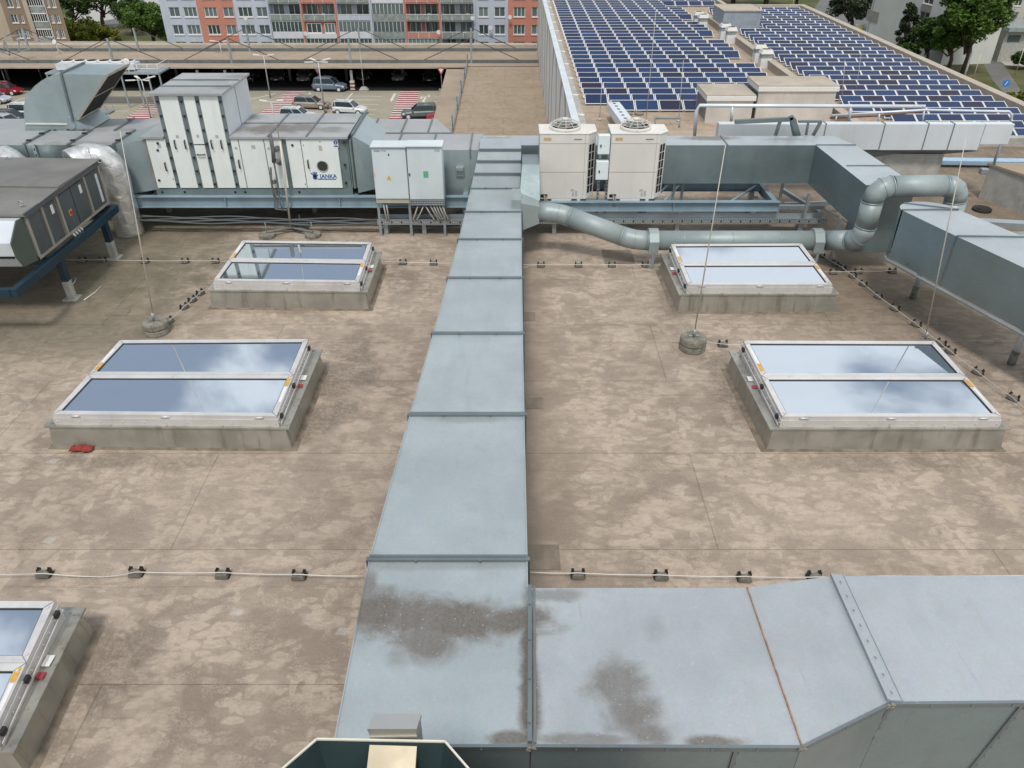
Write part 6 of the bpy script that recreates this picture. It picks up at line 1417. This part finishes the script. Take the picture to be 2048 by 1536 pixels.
for f in (.0, .33, .66, .8, .9, 1.0): x = lerp(xa2 + .1, xb2 - .1, f); m = MB(); m.box(x - .08, x + .08, YD - .7, YD - .54, ZDK, zp - .2); m.build('leg', M['strut'], pf)
for h_ in (.5, 1.0): m = MB(); m.tube([(lerp(xa2, xb2, .72), YD - .75, zp + h_), (xb2, YD - .75, zp + h_), (xb2, YD + 2.9, zp + h_)], .04, 6); m.build('rail', M['paper'], pf)
for f in (.72, .82, .91, 1): x = lerp(xa2, xb2, f) - .04; m = MB(); m.tube([(x, YD - .75, zp), (x, YD - .75, zp + 1.0)], .035, 6); m.build('rail_post', M['paper'], pf)
q = Q(253, 124, 100); m = MB(); m.tube([(q.x, 100, q.z), (q.x + .02, 99.9, q.z)], [.42, .30], 18); m.bar((q.x, 100.05, q.z), (q.x, 100.05, q.z - 1.2), .06, .06); tag(m.build('satellite_dish', M['paper']), 'white satellite dish standing behind the tip of the scoop', 'satellite dish')
q = P(120, 108, ZK); m = MB(); m.tube([(q.x, q.y, ZK), (q.x - .3, q.y, ZK + 1.6)], .04, 6); m.tube([(q.x - .3, q.y, ZK + 1.6), (q.x - .32, q.y - .1, ZK + 1.62)], [.38, .28], 16); [m.bar((q.x + a, q.y, ZK + .05), (q.x, q.y, ZK + .6), .05, .05) for a in (-.6, .6)]; tag(m.build('satellite_dish', M['paper']), 'small satellite dish on a tripod on the canopy roof at left', 'satellite dish')
# ================================================================ buildings behind
curtain = paint('window_interior', (.16, .19, .19), .35, 0, .5, .35, .3, (.02, .02, .02), streak=False)
t = NT('window_glass'); oi = t.n('ShaderNodeObjectInfo'); t.set(t.mix(oi.outputs['Random'], (.04, .06, .065), (.16, .21, .21)), .15, .0, .6); WGL = t.m
blueW = paint('blue_grey_render', (.47, .525, .60), .85, 0, .05, .3, .12); oraW = paint('orange_render', (.52, .225, .165), .85, 0, .06, .3, .12)
tanW = paint('brown_render', (.25, .185, .13), .85, 0, .06, .3, .15); beiW = paint('beige_render', (.42, .35, .27), .85, 0, .06, .3, .15); whtW = paint('white_render', (.60, .61, .56), .85, 0, .04, .3, .2, (.42, .42, .38)); creW = paint('cream_render', (.52, .49, .42), .85, 0, .04, .3, .15)
class Facade:      # flat facade: origin, horizontal unit u, depth unit d (into the building)
    def __init__(s, o, u, d, root): s.o = Vector(o); s.u = Vector(u); s.d = Vector(d); s.root = root
    def p(s, a, z, k=0.0): return V(s.o.x, s.o.y, 0) + s.u * a + s.d * k + V(0, 0, z)
    def bx(s, mb, a0, a1, z0, z1, k0, k1, m=0): mb.hexa([s.p(a0, z0, k0), s.p(a1, z0, k0), s.p(a1, z0, k1), s.p(a0, z0, k1), s.p(a0, z1, k0), s.p(a1, z1, k0), s.p(a1, z1, k1), s.p(a0, z1, k1)], m)
    def wall(s, a0, a1, z0, z1, holes, mat, dep=.22, name='wall'):
        us = sorted({a0, a1, *[h[0] for h in holes], *[h[1] for h in holes]}); zs = sorted({z0, z1, *[h[2] for h in holes], *[h[3] for h in holes]}); m = MB()
        for a, b in zip(us, us[1:]):
            for c, d in zip(zs, zs[1:]):
                if any(h[0] <= (a + b) / 2 <= h[1] and h[2] <= (c + d) / 2 <= h[3] for h in holes): continue
                m.add([s.p(a, c), s.p(b, c), s.p(b, d), s.p(a, d)], [(0, 1, 2, 3)])
        for (a, b, c, d) in holes:
            q = [s.p(a, c), s.p(b, c), s.p(b, d), s.p(a, d)]; r = [s.p(a, c, dep), s.p(b, c, dep), s.p(b, d, dep), s.p(a, d, dep)]
            m.add(q + r, [(i, (i + 1) % 4, 4 + (i + 1) % 4, 4 + i) for i in range(4)])
        return m.build(name, mat, s.root)
    def window(s, a, b, c, d, n_=2, dep=.14, frame=None):
        m = MB(); f = .09
        for (x0, x1, y0, y1) in [(a, b, c, c + f), (a, b, d - f, d)] + [(lerp(a, b, i / n_) - (0 if i == 0 else f if i == n_ else f / 2), lerp(a, b, i / n_) + (f if i == 0 else 0 if i == n_ else f / 2), c + f, d - f) for i in range(n_ + 1)]:
            s.bx(m, x0, x1, y0, y1, dep - .03, dep + .06)
        w_ = m.build('window', frame or M['paper'], s.root)
        m = MB(); m.add([s.p(a, c, dep + .03), s.p(b, c, dep + .03), s.p(b, d, dep + .03), s.p(a, d, dep + .03)], [(0, 1, 2, 3)]); m.build('pane', WGL, w_)
        m = MB(); s.bx(m, a - .05, b + .05, c - .12, c - .002, -.10, dep); m.build('sill', M['paper'], w_)
# --- orange and blue apartment block
YA_ = 136.0
apt = thing('apartment_block', (-20, YA_ + 6, ZG), 'long orange and blue-grey apartment block with glazed balconies', 'building')
fc = Facade((0, YA_, 0), (1, 0, 0), (0, 1, 0), apt)
def ux(px_): return Q(px_, 50, YA_).x
row = [Q(700, y, YA_).z for y in (-12, 24, 59.5, 93)]; pitch = (row[0] - row[3]) / 3
rows = [row[0] + pitch * k for k in (2, 1, 0)] + row[1:] + [row[3] - pitch]
zTop = rows[0] + pitch * .7; zBot = ZG; wh = .72
m = MB(); m.box(ux(328) + .01, ux(1110) - .01, YA_ + 1.45, YA_ + 12, zBot, zTop); m.build('core', curtain, apt)
strips = [(328, 401, blueW, [(344, 365), (373, 400 - 1)]), (401, 474, oraW, [(414, 439), (451, 472)]), (474, 541, blueW, [(481, 509), (517, 539)]), (950, 1016, blueW, [(957.5, 977), (989, 1010.5)]), (1016, 1110, oraW, [(1027, 1050), (1063, 1085)])]
for (a, b, mt, wins) in strips:
    hs = [(ux(w0), ux(w1), z - wh, z + wh) for z in rows for (w0, w1) in wins]
    fc.wall(ux(a), ux(b), zBot, zTop, hs, mt)
    for i, (w0, w1) in enumerate(wins):
        for z in rows[2:]: fc.window(ux(w0), ux(w1), z - wh, z + wh, 3 if (w1 - w0) > 22 else 2)
        m = MB(); [fc.bx(m, ux(w0), ux(w1), z - wh, z + wh, .15, .2) for z in rows[:2]]; m.build('upper_window', WGL, apt)
    m = MB(); fc.bx(m, ux(a), ux(b), zBot, zTop, .25, 1.44); m.build('inner_wall', curtain, apt)
bays = [(541, 607, blueW), (607, 675, oraW), (675, 744, blueW), (744, 812, blueW), (812, 881, oraW), (881, 950, blueW)]
styles = {(0, 3): 'rail', (1, 3): 'rail', (2, 3): 'open', (3, 3): 'glazed', (4, 3): 'rail', (5, 3): 'rail', (0, 4): 'gwhite', (1, 4): 'win', (2, 4): 'gwhite', (3, 4): 'glazed', (4, 4): 'open', (5, 4): 'rail', (0, 2): 'rail', (1, 2): 'open', (2, 2): 'rail', (3, 2): 'gwhite', (4, 2): 'open', (5, 2): 'rail', (0, 5): 'glazed', (1, 5): 'glazed', (2, 5): 'glazed', (3, 5): 'gwhite', (4, 5): 'glazed', (5, 5): 'rail'}
milk = paint('milky_balcony_glass', (.26, .30, .28), .2, 0, .2, 1.5, .2, streak=False); pal = paint('pale_balcony_panel', (.62, .64, .68), .6, 0, .05, 1, .05)
for bi, (a, b, mt) in enumerate(bays):
    u0, u1 = ux(a), ux(b); g = .22
    hs = [(u0 + g, u1 - g, z - 1.30, z + 1.28) for z in rows]
    fc.wall(u0, u1, zBot, zTop, hs, mt, 1.4, 'balcony_wall')
    m = MB(); fc.bx(m, u0 + g, u1 - g, zBot, zTop, 1.40, 1.43); m.build('inner_wall', mt, apt)
    for ri, z in enumerate(rows):
        if ri < 2: continue
        st_ = styles.get((bi, ri), 'rail'); x0_, x1_ = u0 + g, u1 - g
        bal = MB(); fc.bx(bal, x0_ - .02, x1_ + .02, z - 1.36, z - 1.26, -.12, 1.3); bo = bal.build('balcony', M['strut'], apt)
        if st_ != 'win':
            for (w0, w1) in ((.06, .42), (.56, .94)):
                m = MB(); fc.bx(m, lerp(x0_, x1_, w0), lerp(x0_, x1_, w1), z - .9, z + .9, 1.34, 1.38); m.build('balcony_window', WGL, bo)
                m = MB(); [fc.bx(m, lerp(x0_, x1_, w_) - .05, lerp(x0_, x1_, w_) + .05, z - .9, z + .9, 1.30, 1.34) for w_ in (w0, (w0 + w1) / 2, w1)]; m.build('window_frame', M['paper'], bo)
        m = MB()
        if st_ in ('rail', 'open'):
            fc.bx(m, x0_, x1_, z - .38, z - .30, -.12, -.04); [fc.bx(m, lerp(x0_, x1_, k / 3) - .03, lerp(x0_, x1_, k / 3) + .03, z - 1.3, z - .3, -.10, -.04) for k in range(4)]; m.build('railing', M['paper'], bo)
            m = MB(); fc.bx(m, x0_, x1_, z - 1.2, z - .42, -.08, -.06); m.build('rail_panel', milk if st_ == 'rail' else mt, bo)
            m = MB()
            for k in range(3):
                xx = lerp(x0_, x1_, random.uniform(.1, .8)); hh = random.uniform(.4, 1.1); fc.bx(m, xx, xx + random.uniform(.2, .6), z - 1.26, z - 1.26 + hh, .3, .8, k)
            m.build('balcony_clutter', [M['greenp'], M['paper'], M['gold']], bo)
            if (bi + ri) % 2 == 0: m = MB(); n_ = 7; [fc.bx(m, lerp(x0_, x1_, k / n_) - .025, lerp(x0_, x1_, k / n_) + .025, z - .3, z + 1.25, -.08, -.04) for k in range(n_ + 1)]; m.build('glazing_bar', M['post'], bo)
        elif st_ in ('glazed', 'gwhite'):
            n_ = 8; [fc.bx(m, lerp(x0_, x1_, k / n_) - .035, lerp(x0_, x1_, k / n_) + .035, z - .25, z + 1.26, -.08, -.02) for k in range(n_ + 1)]; fc.bx(m, x0_, x1_, z + 1.2, z + 1.28, -.085, -.01); m.build('glazing_bar', M['paper'], bo)
            m = MB(); m.add([fc.p(x0_, z - .25, -.04), fc.p(x1_, z - .25, -.04), fc.p(x1_, z + 1.2, -.04), fc.p(x0_, z + 1.2, -.04)], [(0, 1, 2, 3)]); m.build('pane', WGL, bo)
            m = MB(); fc.bx(m, x0_, x1_, z - 1.26, z - .27, -.12, -.02); m.build('rail_panel', pal if st_ == 'gwhite' else milk, bo)
        else:
            m = MB(); fc.bx(m, x0_, x1_, z - 1.26, z + 1.26, .3, .4); m.build('wall', mt, bo)
            for (w0, w1) in ((.05, .52), (.62, .95)): fc.window(lerp(x0_, x1_, w0), lerp(x0_, x1_, w1), z - .5, z + .95, 3)
            m = MB(); fc.bx(m, x0_, x1_, z - 1.26, z - .6, -.12, -.02); m.build('rail_panel', pal, bo)
for (a, b, mt) in bays + [(950, 951, oraW)]:
    m = MB(); fc.bx(m, ux(a) - .12, ux(a) + .12, zBot, zTop, -.25, -.002); m.build('pier', oraW if a in (607, 675, 812, 881) else blueW, apt)
m = MB(); m.box(ux(328) - .3, ux(1110) + .3, YA_ - .3, YA_ + 12.3, zTop + .002, zTop + .5); m.build('roof', conc2, apt)
for i, (px_, py_) in enumerate(((491, 36), (611, 67), (945, 36), (981, 55), (1020, 34), (877, 64), (814, 94))):
    q = Q(px_, py_, YA_ - .7); m = MB(); m.tube([(q.x, q.y, q.z), (q.x, q.y - .1, q.z)], [.24, .33], 16); m.bar((q.x, q.y, q.z), (q.x, YA_ - .26, q.z - .2), .05, .05); m.build('satellite_dish', M['paper'], apt)
# --- brown block at top left
tb = thing('apartment_block', (-62, 160, ZG), 'brown and beige apartment block with white loggias at the top left', 'building')
YT_ = 150.0; ft_ = Facade((0, YT_, 0), (1, 0, 0), (-.62, 1, 0), tb)
def ut(px_): return Q(px_, 45, YT_).x
rt_ = [Q(100, y, YT_).z for y in (-25, 6, 37, 68, 99)]
hs = [(ut(w0), ut(w1), z - .7, z + .7) for z in rt_ for (w0, w1) in ((25, 38), (43, 50))]
ft_.wall(ut(14), ut(57), ZG, 6, hs, tanW); [ft_.window(h[0], h[1], h[2], h[3], 2) for h in hs if h[2] < 0]
m = MB(); ft_.bx(m, ut(14) + .1, ut(57) - .1, ZG, 6, .24, 10); ft_.bx(m, ut(97) + .1, ut(130) - .1, ZG, 6, .24, 10); m.build('core', curtain, tb)
m = MB(); m.prism([V(ut(14), YT_, ZG), V(ut(14) - 12, YT_ + 1.5, ZG), V(ut(14) - 18, YT_ + 10, ZG), V(ut(14) - 6.5, YT_ + 10, ZG)], (0, 0, 6 - ZG)); m.build('gable', beiW, tb)
m = MB(); ft_.bx(m, ut(57), ut(66), ZG, 6, -.6, 8); m.build('pier', beiW, tb)
m = MB(); ft_.bx(m, ut(66), ut(97), ZG, 6, .6, 8); m.build('loggia_core', WGL, tb)
for z in rt_:
    m = MB(); ft_.bx(m, ut(66), ut(97), z - 1.5, z - .45, -.3, -.2); lo_ = m.build('loggia', creW if False else milk, tb)
    m = MB(); [ft_.bx(m, lerp(ut(66), ut(97), k / 7) - .05, lerp(ut(66), ut(97), k / 7) + .05, z - .45, z + .75, -.25, -.18) for k in range(8)]; ft_.bx(m, ut(66), ut(97), z + .75, z + .95, -.32, .5); ft_.bx(m, ut(66), ut(97), z - .5, z - .4, -.32, -.2); m.build('loggia_frame', M['paper'], lo_)
hs = [(ut(w0), ut(w1), z - .7, z + .7) for z in rt_ for (w0, w1) in ((104, 110), (114, 122))]
ft_.wall(ut(97), ut(130), ZG, 6, hs, tanW); [ft_.window(h[0], h[1], h[2], h[3], 2) for h in hs if h[2] < 0]
m = MB(); ft_.bx(m, ut(98.5), ut(100), ZG, 6, -.15, -.05); m.build('downpipe', M['paper'], tb)
# --- white block top right
a, b = P(1728, 78, ZG), P(1872, 128, ZG); u_ = (b - a).normalized(); d_ = V(-u_.y, u_.x, 0)
wb = thing('apartment_block', tuple(a), 'large plain white apartment block with grey window panels behind the right parapet', 'building')
fw2 = Facade(a, u_, d_, wb); Lw = (b - a).length
def on(px_, py_):   # hit facade plane
    r_ = Vector(ray(px_, py_)); n_ = V(u_.y, -u_.x, 0); t_ = (V(a.x, a.y, 0) - V(0, 0, 0)).dot(n_) / r_.dot(n_); p = r_ * t_; return (p - V(a.x, a.y, 0)).dot(u_), H + p.z
h1 = on(1848, 0); h2 = on(1868, -15); zw = [on(1852, y)[1] for y in (2, 28)]; pw = 2.9
uw0, uw1 = on(1846, 5)[0], on(1866, 5)[0]
hs = [(uw0, uw1, z - .8, z + .8) for z in (on(1856, -2)[1], on(1856, -2)[1] - pw, on(1856, -2)[1] - 2 * pw)]
m = MB(); [fw2.bx(m, uw0 - .1, uw1 + .1, h[3] + .02, h[2] + pw - .02, -.06, -.003) for h in hs]; m.build('window_panel', M['taupe'], wb)
fw2.wall(0, Lw + 1, ZG, 8, hs, whtW); [fw2.window(h[0], h[1], h[2], h[3], 2) for h in hs]
m = MB(); fw2.bx(m, .01, Lw + .9, ZG, 8, .25, 10); m.build('core', whtW, wb)
p1_, p2_ = on(1738, 19), on(1752, 46); m = MB(); fw2.bx(m, p1_[0] - .3, p2_[0] + .5, p2_[1], p1_[1], -.08, -.003); m.build('facade_panel', M['taupe'], wb)
m = MB(); fw2.bx(m, .6, .8, ZG, 8, -.1, -.003); m.build('downpipe', M['strut'], wb)
# --- cream block far right and low grey annex
cb = thing('apartment_block', (110, 150, ZG), 'cream apartment block with white framed windows at the top right corner', 'building')
YC_ = 165.0; fr_ = Facade((0, YC_, 0), (1, 0, 0), (0, 1, 0), cb)
def ur(px_): return Q(px_, 20, YC_).x
zs_ = [Q(2030, y, YC_).z for y in (-24, 4, 32)]
hs = [(ur(w0), ur(w1), z - .7, z + .7) for z in zs_ for (w0, w1) in ((2026, 2040), (2052, 2066))]
fr_.wall(ur(1985), ur(2120), ZG, 8, hs, creW); [fr_.window(h[0], h[1], h[2], h[3], 2) for h in hs]
m = MB(); fr_.bx(m, ur(1985) + .02, ur(2120), ZG, 8, .25, 10); m.build('core', curtain, cb)
ab = thing('pavilion', (110, 150, ZG), 'low grey pavilion with slanting flat roof and dark glazing at the right edge', 'building')
YP = 150.0; m = MB(); m.box(Q(2014, 60, YP).x, Q(2150, 60, YP).x, YP, YP + 9, ZG, Q(2030, 62, YP).z); m.build('wall', M['concrete'], ab)
m = MB(); m.box(Q(2021, 60, YP).x, Q(2046, 60, YP).x, YP - .06, YP - .002, Q(2030, 84, YP).z, Q(2030, 70, YP).z); m.build('window', WGL, ab)
m = MB(); m.box(Q(2012, 60, YP).x, Q(2150, 60, YP).x, YP - 1, YP + 10, Q(2030, 62, YP).z + .002, Q(2030, 58, YP).z + .3); m.build('roof', M['strut'], ab)
# ================================================================ ground, paths, trees
t = NT('ground_mix'); n1 = t.noise(t.pos, .05, 5, .6); n2 = t.noise(t.pos, .8, 5, .7)
c = t.mix(t.ramp(n1, .42, .55), (.075, .095, .028), (.16, .135, .075)); c = t.mix(t.ramp(n2, .3, .7, 0, .5), c, (.045, .06, .02)); t.set(c, .95, 0, .2); GR = t.m
m = MB(); m.add([(-900, 20, ZG), (900, 20, ZG), (900, 1500, ZG), (-900, 1500, ZG)], [(0, 1, 2, 3)]); o = m.build('ground', GR); tag(o, None, None, kind='structure')
asp = paint('asphalt_grey', (.14, .14, .135), .9, 0, .12, .3, .3, (.2, .19, .17), streak=False)
def pathp(name, pts, mat, dz=.004): m = MB(); m.add([P(x, y, ZG + dz) for x, y in pts], [tuple(range(len(pts)))]); tag(m.build(name, mat), None, None, None, 'structure')
pathp('path', [(1967, 128), (1994, 110), (2040, 178), (2036, 196), (2006, 184), (1985, 160)], asp)
pathp('road', [(1600, 60), (1660, -30), (1760, -30), (1752, 70), (1700, 100)], asp)
pathp('pavement', [(2000, 122), (2100, 130), (2100, 138), (2010, 130)], M['concrete'], .008)
pathp('road', [(128, -40), (340, -40), (345, 40), (250, 34), (150, 52)], M['concrete'])
pathp('path', [(172, 46), (245, 36), (232, 56), (170, 58)], asp, .008)
def leafmat(nm, c1_, c2_):
    t = NT(nm); n = t.noise(t.pos, .9, 3, .6); n2 = t.noise(t.pos, 7, 2); col_ = t.mix(t.ramp(n, .35, .65), c1_, c2_); col_ = t.mix(t.ramp(n2, .3, .7, 0, .5), col_, mul(c1_, .6)); t.set(col_, .6, 0, .25)
    return t.m
bark = paint('bark', (.09, .07, .05), .95, 0, .2, 6, .3)
LM = {'dark': leafmat('leaf_dark', (.035, .075, .016), (.075, .13, .026)), 'mid': leafmat('leaf_mid', (.06, .12, .018), (.12, .20, .034)), 'lime': leafmat('leaf_lime', (.15, .18, .022), (.26, .26, .04)), 'grey': leafmat('leaf_greygreen', (.06, .085, .045), (.11, .14, .085)), 'pine': leafmat('leaf_pine', (.026, .05, .018), (.055, .085, .03))}
def tree(px_, py_, top_px, top_py, rpx, mat, label, kind='round', zb=None, dens=1.0, nm='deciduous_tree', seed=0):
    rnd = random.Random(seed * 31 + int(px_)); zb = ZG if zb is None else zb
    b = P(px_, py_, zb); tp = Q(top_px, top_py, b.y); hgt_ = tp.z - zb; zc = b.y * math.cos(TH) + (H - (zb + tp.z) / 2) * math.sin(TH); rad = rpx / F * zc
    t = thing(nm, tuple(b), label, 'tree'); br_h = hgt_ * (.18 if kind != 'shrub' else .05)
    m = MB(); m.tube([b, b + V(.1, 0, br_h), V(lerp(b.x, tp.x, .5), b.y, zb + hgt_ * .55), V(tp.x, b.y, zb + hgt_ * .9)], [rad * .09 + .1, rad * .07 + .08, .12, .04], 8)
    cl = []
    n_ = int((34 if kind == 'round' else 26) * dens)
    for k in range(n_):
        if kind == 'pine':
            f = (k + .5) / n_; zc_ = zb + hgt_ * lerp(.15, .98, f); a = rnd.random() * math.tau; rr_ = rad * (1 - f) ** .6 * rnd.uniform(.55, 1.05); c = V(lerp(b.x, tp.x, f) + rr_ * math.cos(a), b.y + rr_ * math.sin(a), zc_); cr = rad * .26
        else:
            a = rnd.random() * math.tau; ph = math.acos(rnd.uniform(-.75, 1)); rr_ = rnd.uniform(.45, .95)
            cz_ = zb + br_h + (hgt_ - br_h) * .55; hz = (hgt_ - br_h) * .47
            c = V(lerp(b.x, tp.x, .6) + rad * rr_ * math.sin(ph) * math.cos(a), b.y + rad * rr_ * math.sin(ph) * math.sin(a), cz_ + hz * rr_ * math.cos(ph)); cr = rad * rnd.uniform(.22, .36)
        cl.append((c, cr)); 
        if k % 2 == 0: m.tube([V(lerp(b.x, tp.x, .4), b.y, zb + hgt_ * rnd.uniform(.2, .5)), c], [.09 + rad * .015, .03], 5)
    m.build('trunk', bark, t)
    m = MB(); ls = max(.22, rad * .055)
    vs, fs = [], []
    for (c, cr) in cl:
        for _ in range(int(190 * dens if kind != 'pine' else 150)):
            d = V(rnd.gauss(0, 1), rnd.gauss(0, 1), rnd.gauss(0, 1)).normalized() * cr * rnd.random() ** .4; d.z *= .75; p = c + d
            u_ = V(rnd.gauss(0, 1), rnd.gauss(0, 1), rnd.gauss(0, .6)).normalized(); w_ = u_.cross(V(rnd.gauss(0, 1), rnd.gauss(0, 1), rnd.gauss(0, 1))).normalized(); s_ = ls * rnd.uniform(.6, 1.3)
            i = len(vs); vs += [p - u_ * s_, p + w_ * s_ * .55, p + u_ * s_, p - w_ * s_ * .55]; fs.append((i, i + 1, i + 2, i + 3))
    me = bpy.data.meshes.new('crown'); base = Vector(t['_b']); me.from_pydata([tuple(v - base) for v in vs], [], fs); me.materials.append(LM[mat]); o = bpy.data.objects.new('crown', me); col.objects.link(o); o.parent = t
    return t
tree(165, 95, 150, 40, 50, 'lime', 'yellow-green leafy bush behind the canopy at left', 'shrub', dens=1.1, nm='bush', seed=1)
tree(215, 100, 205, 48, 34, 'lime', 'lighter yellow-green bush right of the first one behind the canopy', 'shrub', dens=1.0, nm='bush', seed=11)
tree(150, 62, 140, -30, 30, 'dark', 'dark tree beside the brown apartment block', seed=2)
tree(208, 58, 200, -50, 42, 'dark', 'tall dark tree with bare trunk in the gap between the two blocks', seed=3)
tree(268, 70, 250, -10, 36, 'dark', 'dark tree left of the orange and blue block', seed=4)
tree(310, 96, 292, 5, 46, 'mid', 'large green tree against the left end of the orange and blue block', dens=1.2, seed=5)
tree(345, 98, 330, 50, 26, 'mid', 'low green shrub at the foot of the blue wall at left', 'shrub', nm='bush', seed=6)
tree(655, 104, 655, 66, 10, 'mid', 'small pointed green conifer in front of the balconies', 'pine', dens=1.1, nm='conifer', seed=7)
tree(1050, 104, 1066, 42, 22, 'pine', 'dark spruce beside the patterned wall', 'pine', nm='conifer', seed=8)
tree(1465, 10, 1470, -70, 50, 'mid', 'green tree behind the far corner of the solar roof', seed=9)
tree(1530, 14, 1535, -80, 60, 'dark', 'dark tree in the group behind the solar roof, left of the road lamps', dens=1.2, seed=10)
tree(1590, 20, 1605, -70, 40, 'dark', 'dark tree in the group behind the solar roof, nearest the road', dens=1.1, seed=12)
tree(1700, 62, 1702, -30, 46, 'grey', 'grey-green spreading tree left of the white block', dens=1.2, seed=13)
tree(1812, 112, 1822, 8, 30, 'pine', 'layered dark pine in front of the white block', 'pine', dens=1.5, nm='conifer', seed=14)
tree(1850, 130, 1862, 32, 34, 'dark', 'dark green tree between the pine and the large maple', dens=1.2, seed=15)
tree(1895, 142, 1912, 14, 42, 'mid', 'green tree with upright branches left of the large maple', dens=1.3, seed=16)
tree(1925, 150, 1965, -60, 66, 'mid', 'largest bright green tree in front of the cream block', dens=1.6, seed=17)
tree(2018, 110, 2020, 62, 26, 'dark', 'round dark shrub by the pavilion', 'shrub', nm='bush', seed=18)
tree(2050, 138, 2052, 100, 26, 'dark', 'low shrub at the right edge beyond the path', 'shrub', nm='bush', seed=19)
tree(2040, 226, 2044, 176, 26, 'lime', 'bright lime shrub at the right edge by the parapet', 'shrub', nm='bush', seed=20)
tree(1838, 128, 1800, 84, 26, 'dark', 'low dark shrub at the foot of the white block behind the parapet', 'shrub', nm='bush', seed=21)
for i, (b_, t_) in enumerate((((2002, 196), (2001, 166)),)):
    q = P(*b_, ZG); e = Q(*t_, q.y); t = thing('parking_sign', tuple(q), 'round blue and white sign on a post beside the path', 'road sign')
    m = MB(); m.tube([q, V(q.x, q.y, e.z + .2)], .05, 6); m.build('post', M['strut'], t)
    m = MB(); m.tube([(q.x, q.y - .06, e.z), (q.x, q.y - .10, e.z)], .55, 20); m.build('plate', paint('sign_blue', (.02, .22, .60), .5), t)
    m = MB(); m.bar((q.x - .15, q.y - .105, e.z - .3), (q.x + .15, q.y - .105, e.z + .3), .12, .01, up=(0, 1, 0)); m.build('symbol', M['paper'], t)
for i, (b_, t_, l) in enumerate((((1928, 156), (1941, 104), 'thick pale pole standing left of the path'), ((1944, 164), (1954, 108), 'thin pole right of the thick pale one'), ((1851, 128), (1862, 76), 'thin lightning pole before the dark trees'), ((2030, 150), (2046, 96), 'street lamp pole at the right edge beyond the path'), ((1998, 120), (2008, 80), 'thin pole beyond the top end of the path'), ((1583, 24), (1588, -10), 'road lamp pole behind the far corner of the solar roof'))):
    q = P(*b_, ZG); e = Q(*t_, q.y); m = MB(); m.tube([q, V(q.x, q.y, e.z)], .16 if i == 0 else .06, 8); tag(m.build('pole', M['paper'] if i == 0 else M['rod']), l, 'pole')
for i, (px_, py_, colr, l) in enumerate(((1604, 27, (.6, .62, .64), 'white car on the road beyond the solar roof'), (1614, 33, (.4, .04, .04), 'red car on the road beyond the solar roof'), (142, 64, (.45, .06, .03), 'red car between the bushes at top left'), (136, 70, (.6, .62, .64), 'white car beside the brown block'), (276, 6, (.55, .57, .6), 'silver car on the street between the blocks'))):
    sv = ZDK; 
    ZDK = ZG; car(px_, py_, R(20 * i), 4.3, 1.8, 1.5, colr, 'estate', l)['group'] = 'cars on the ground beyond the buildings'; ZDK = sv
m = MB(); q = P(1716, 70, ZG); m.box(q.x - .9, q.x + .9, q.y, q.y + 1, ZG, ZG + 2.0); m.box(q.x - .7, q.x + .7, q.y - .1, q.y + .0, ZG + .0, ZG + 1.6, 1); tag(m.build('street_cabinet', [M['concrete'], M['yellow']]), 'yellow fronted street cabinet beside the white block', 'cabinet')
for o in bpy.data.objects:
    if '_b' in o: del o['_b']
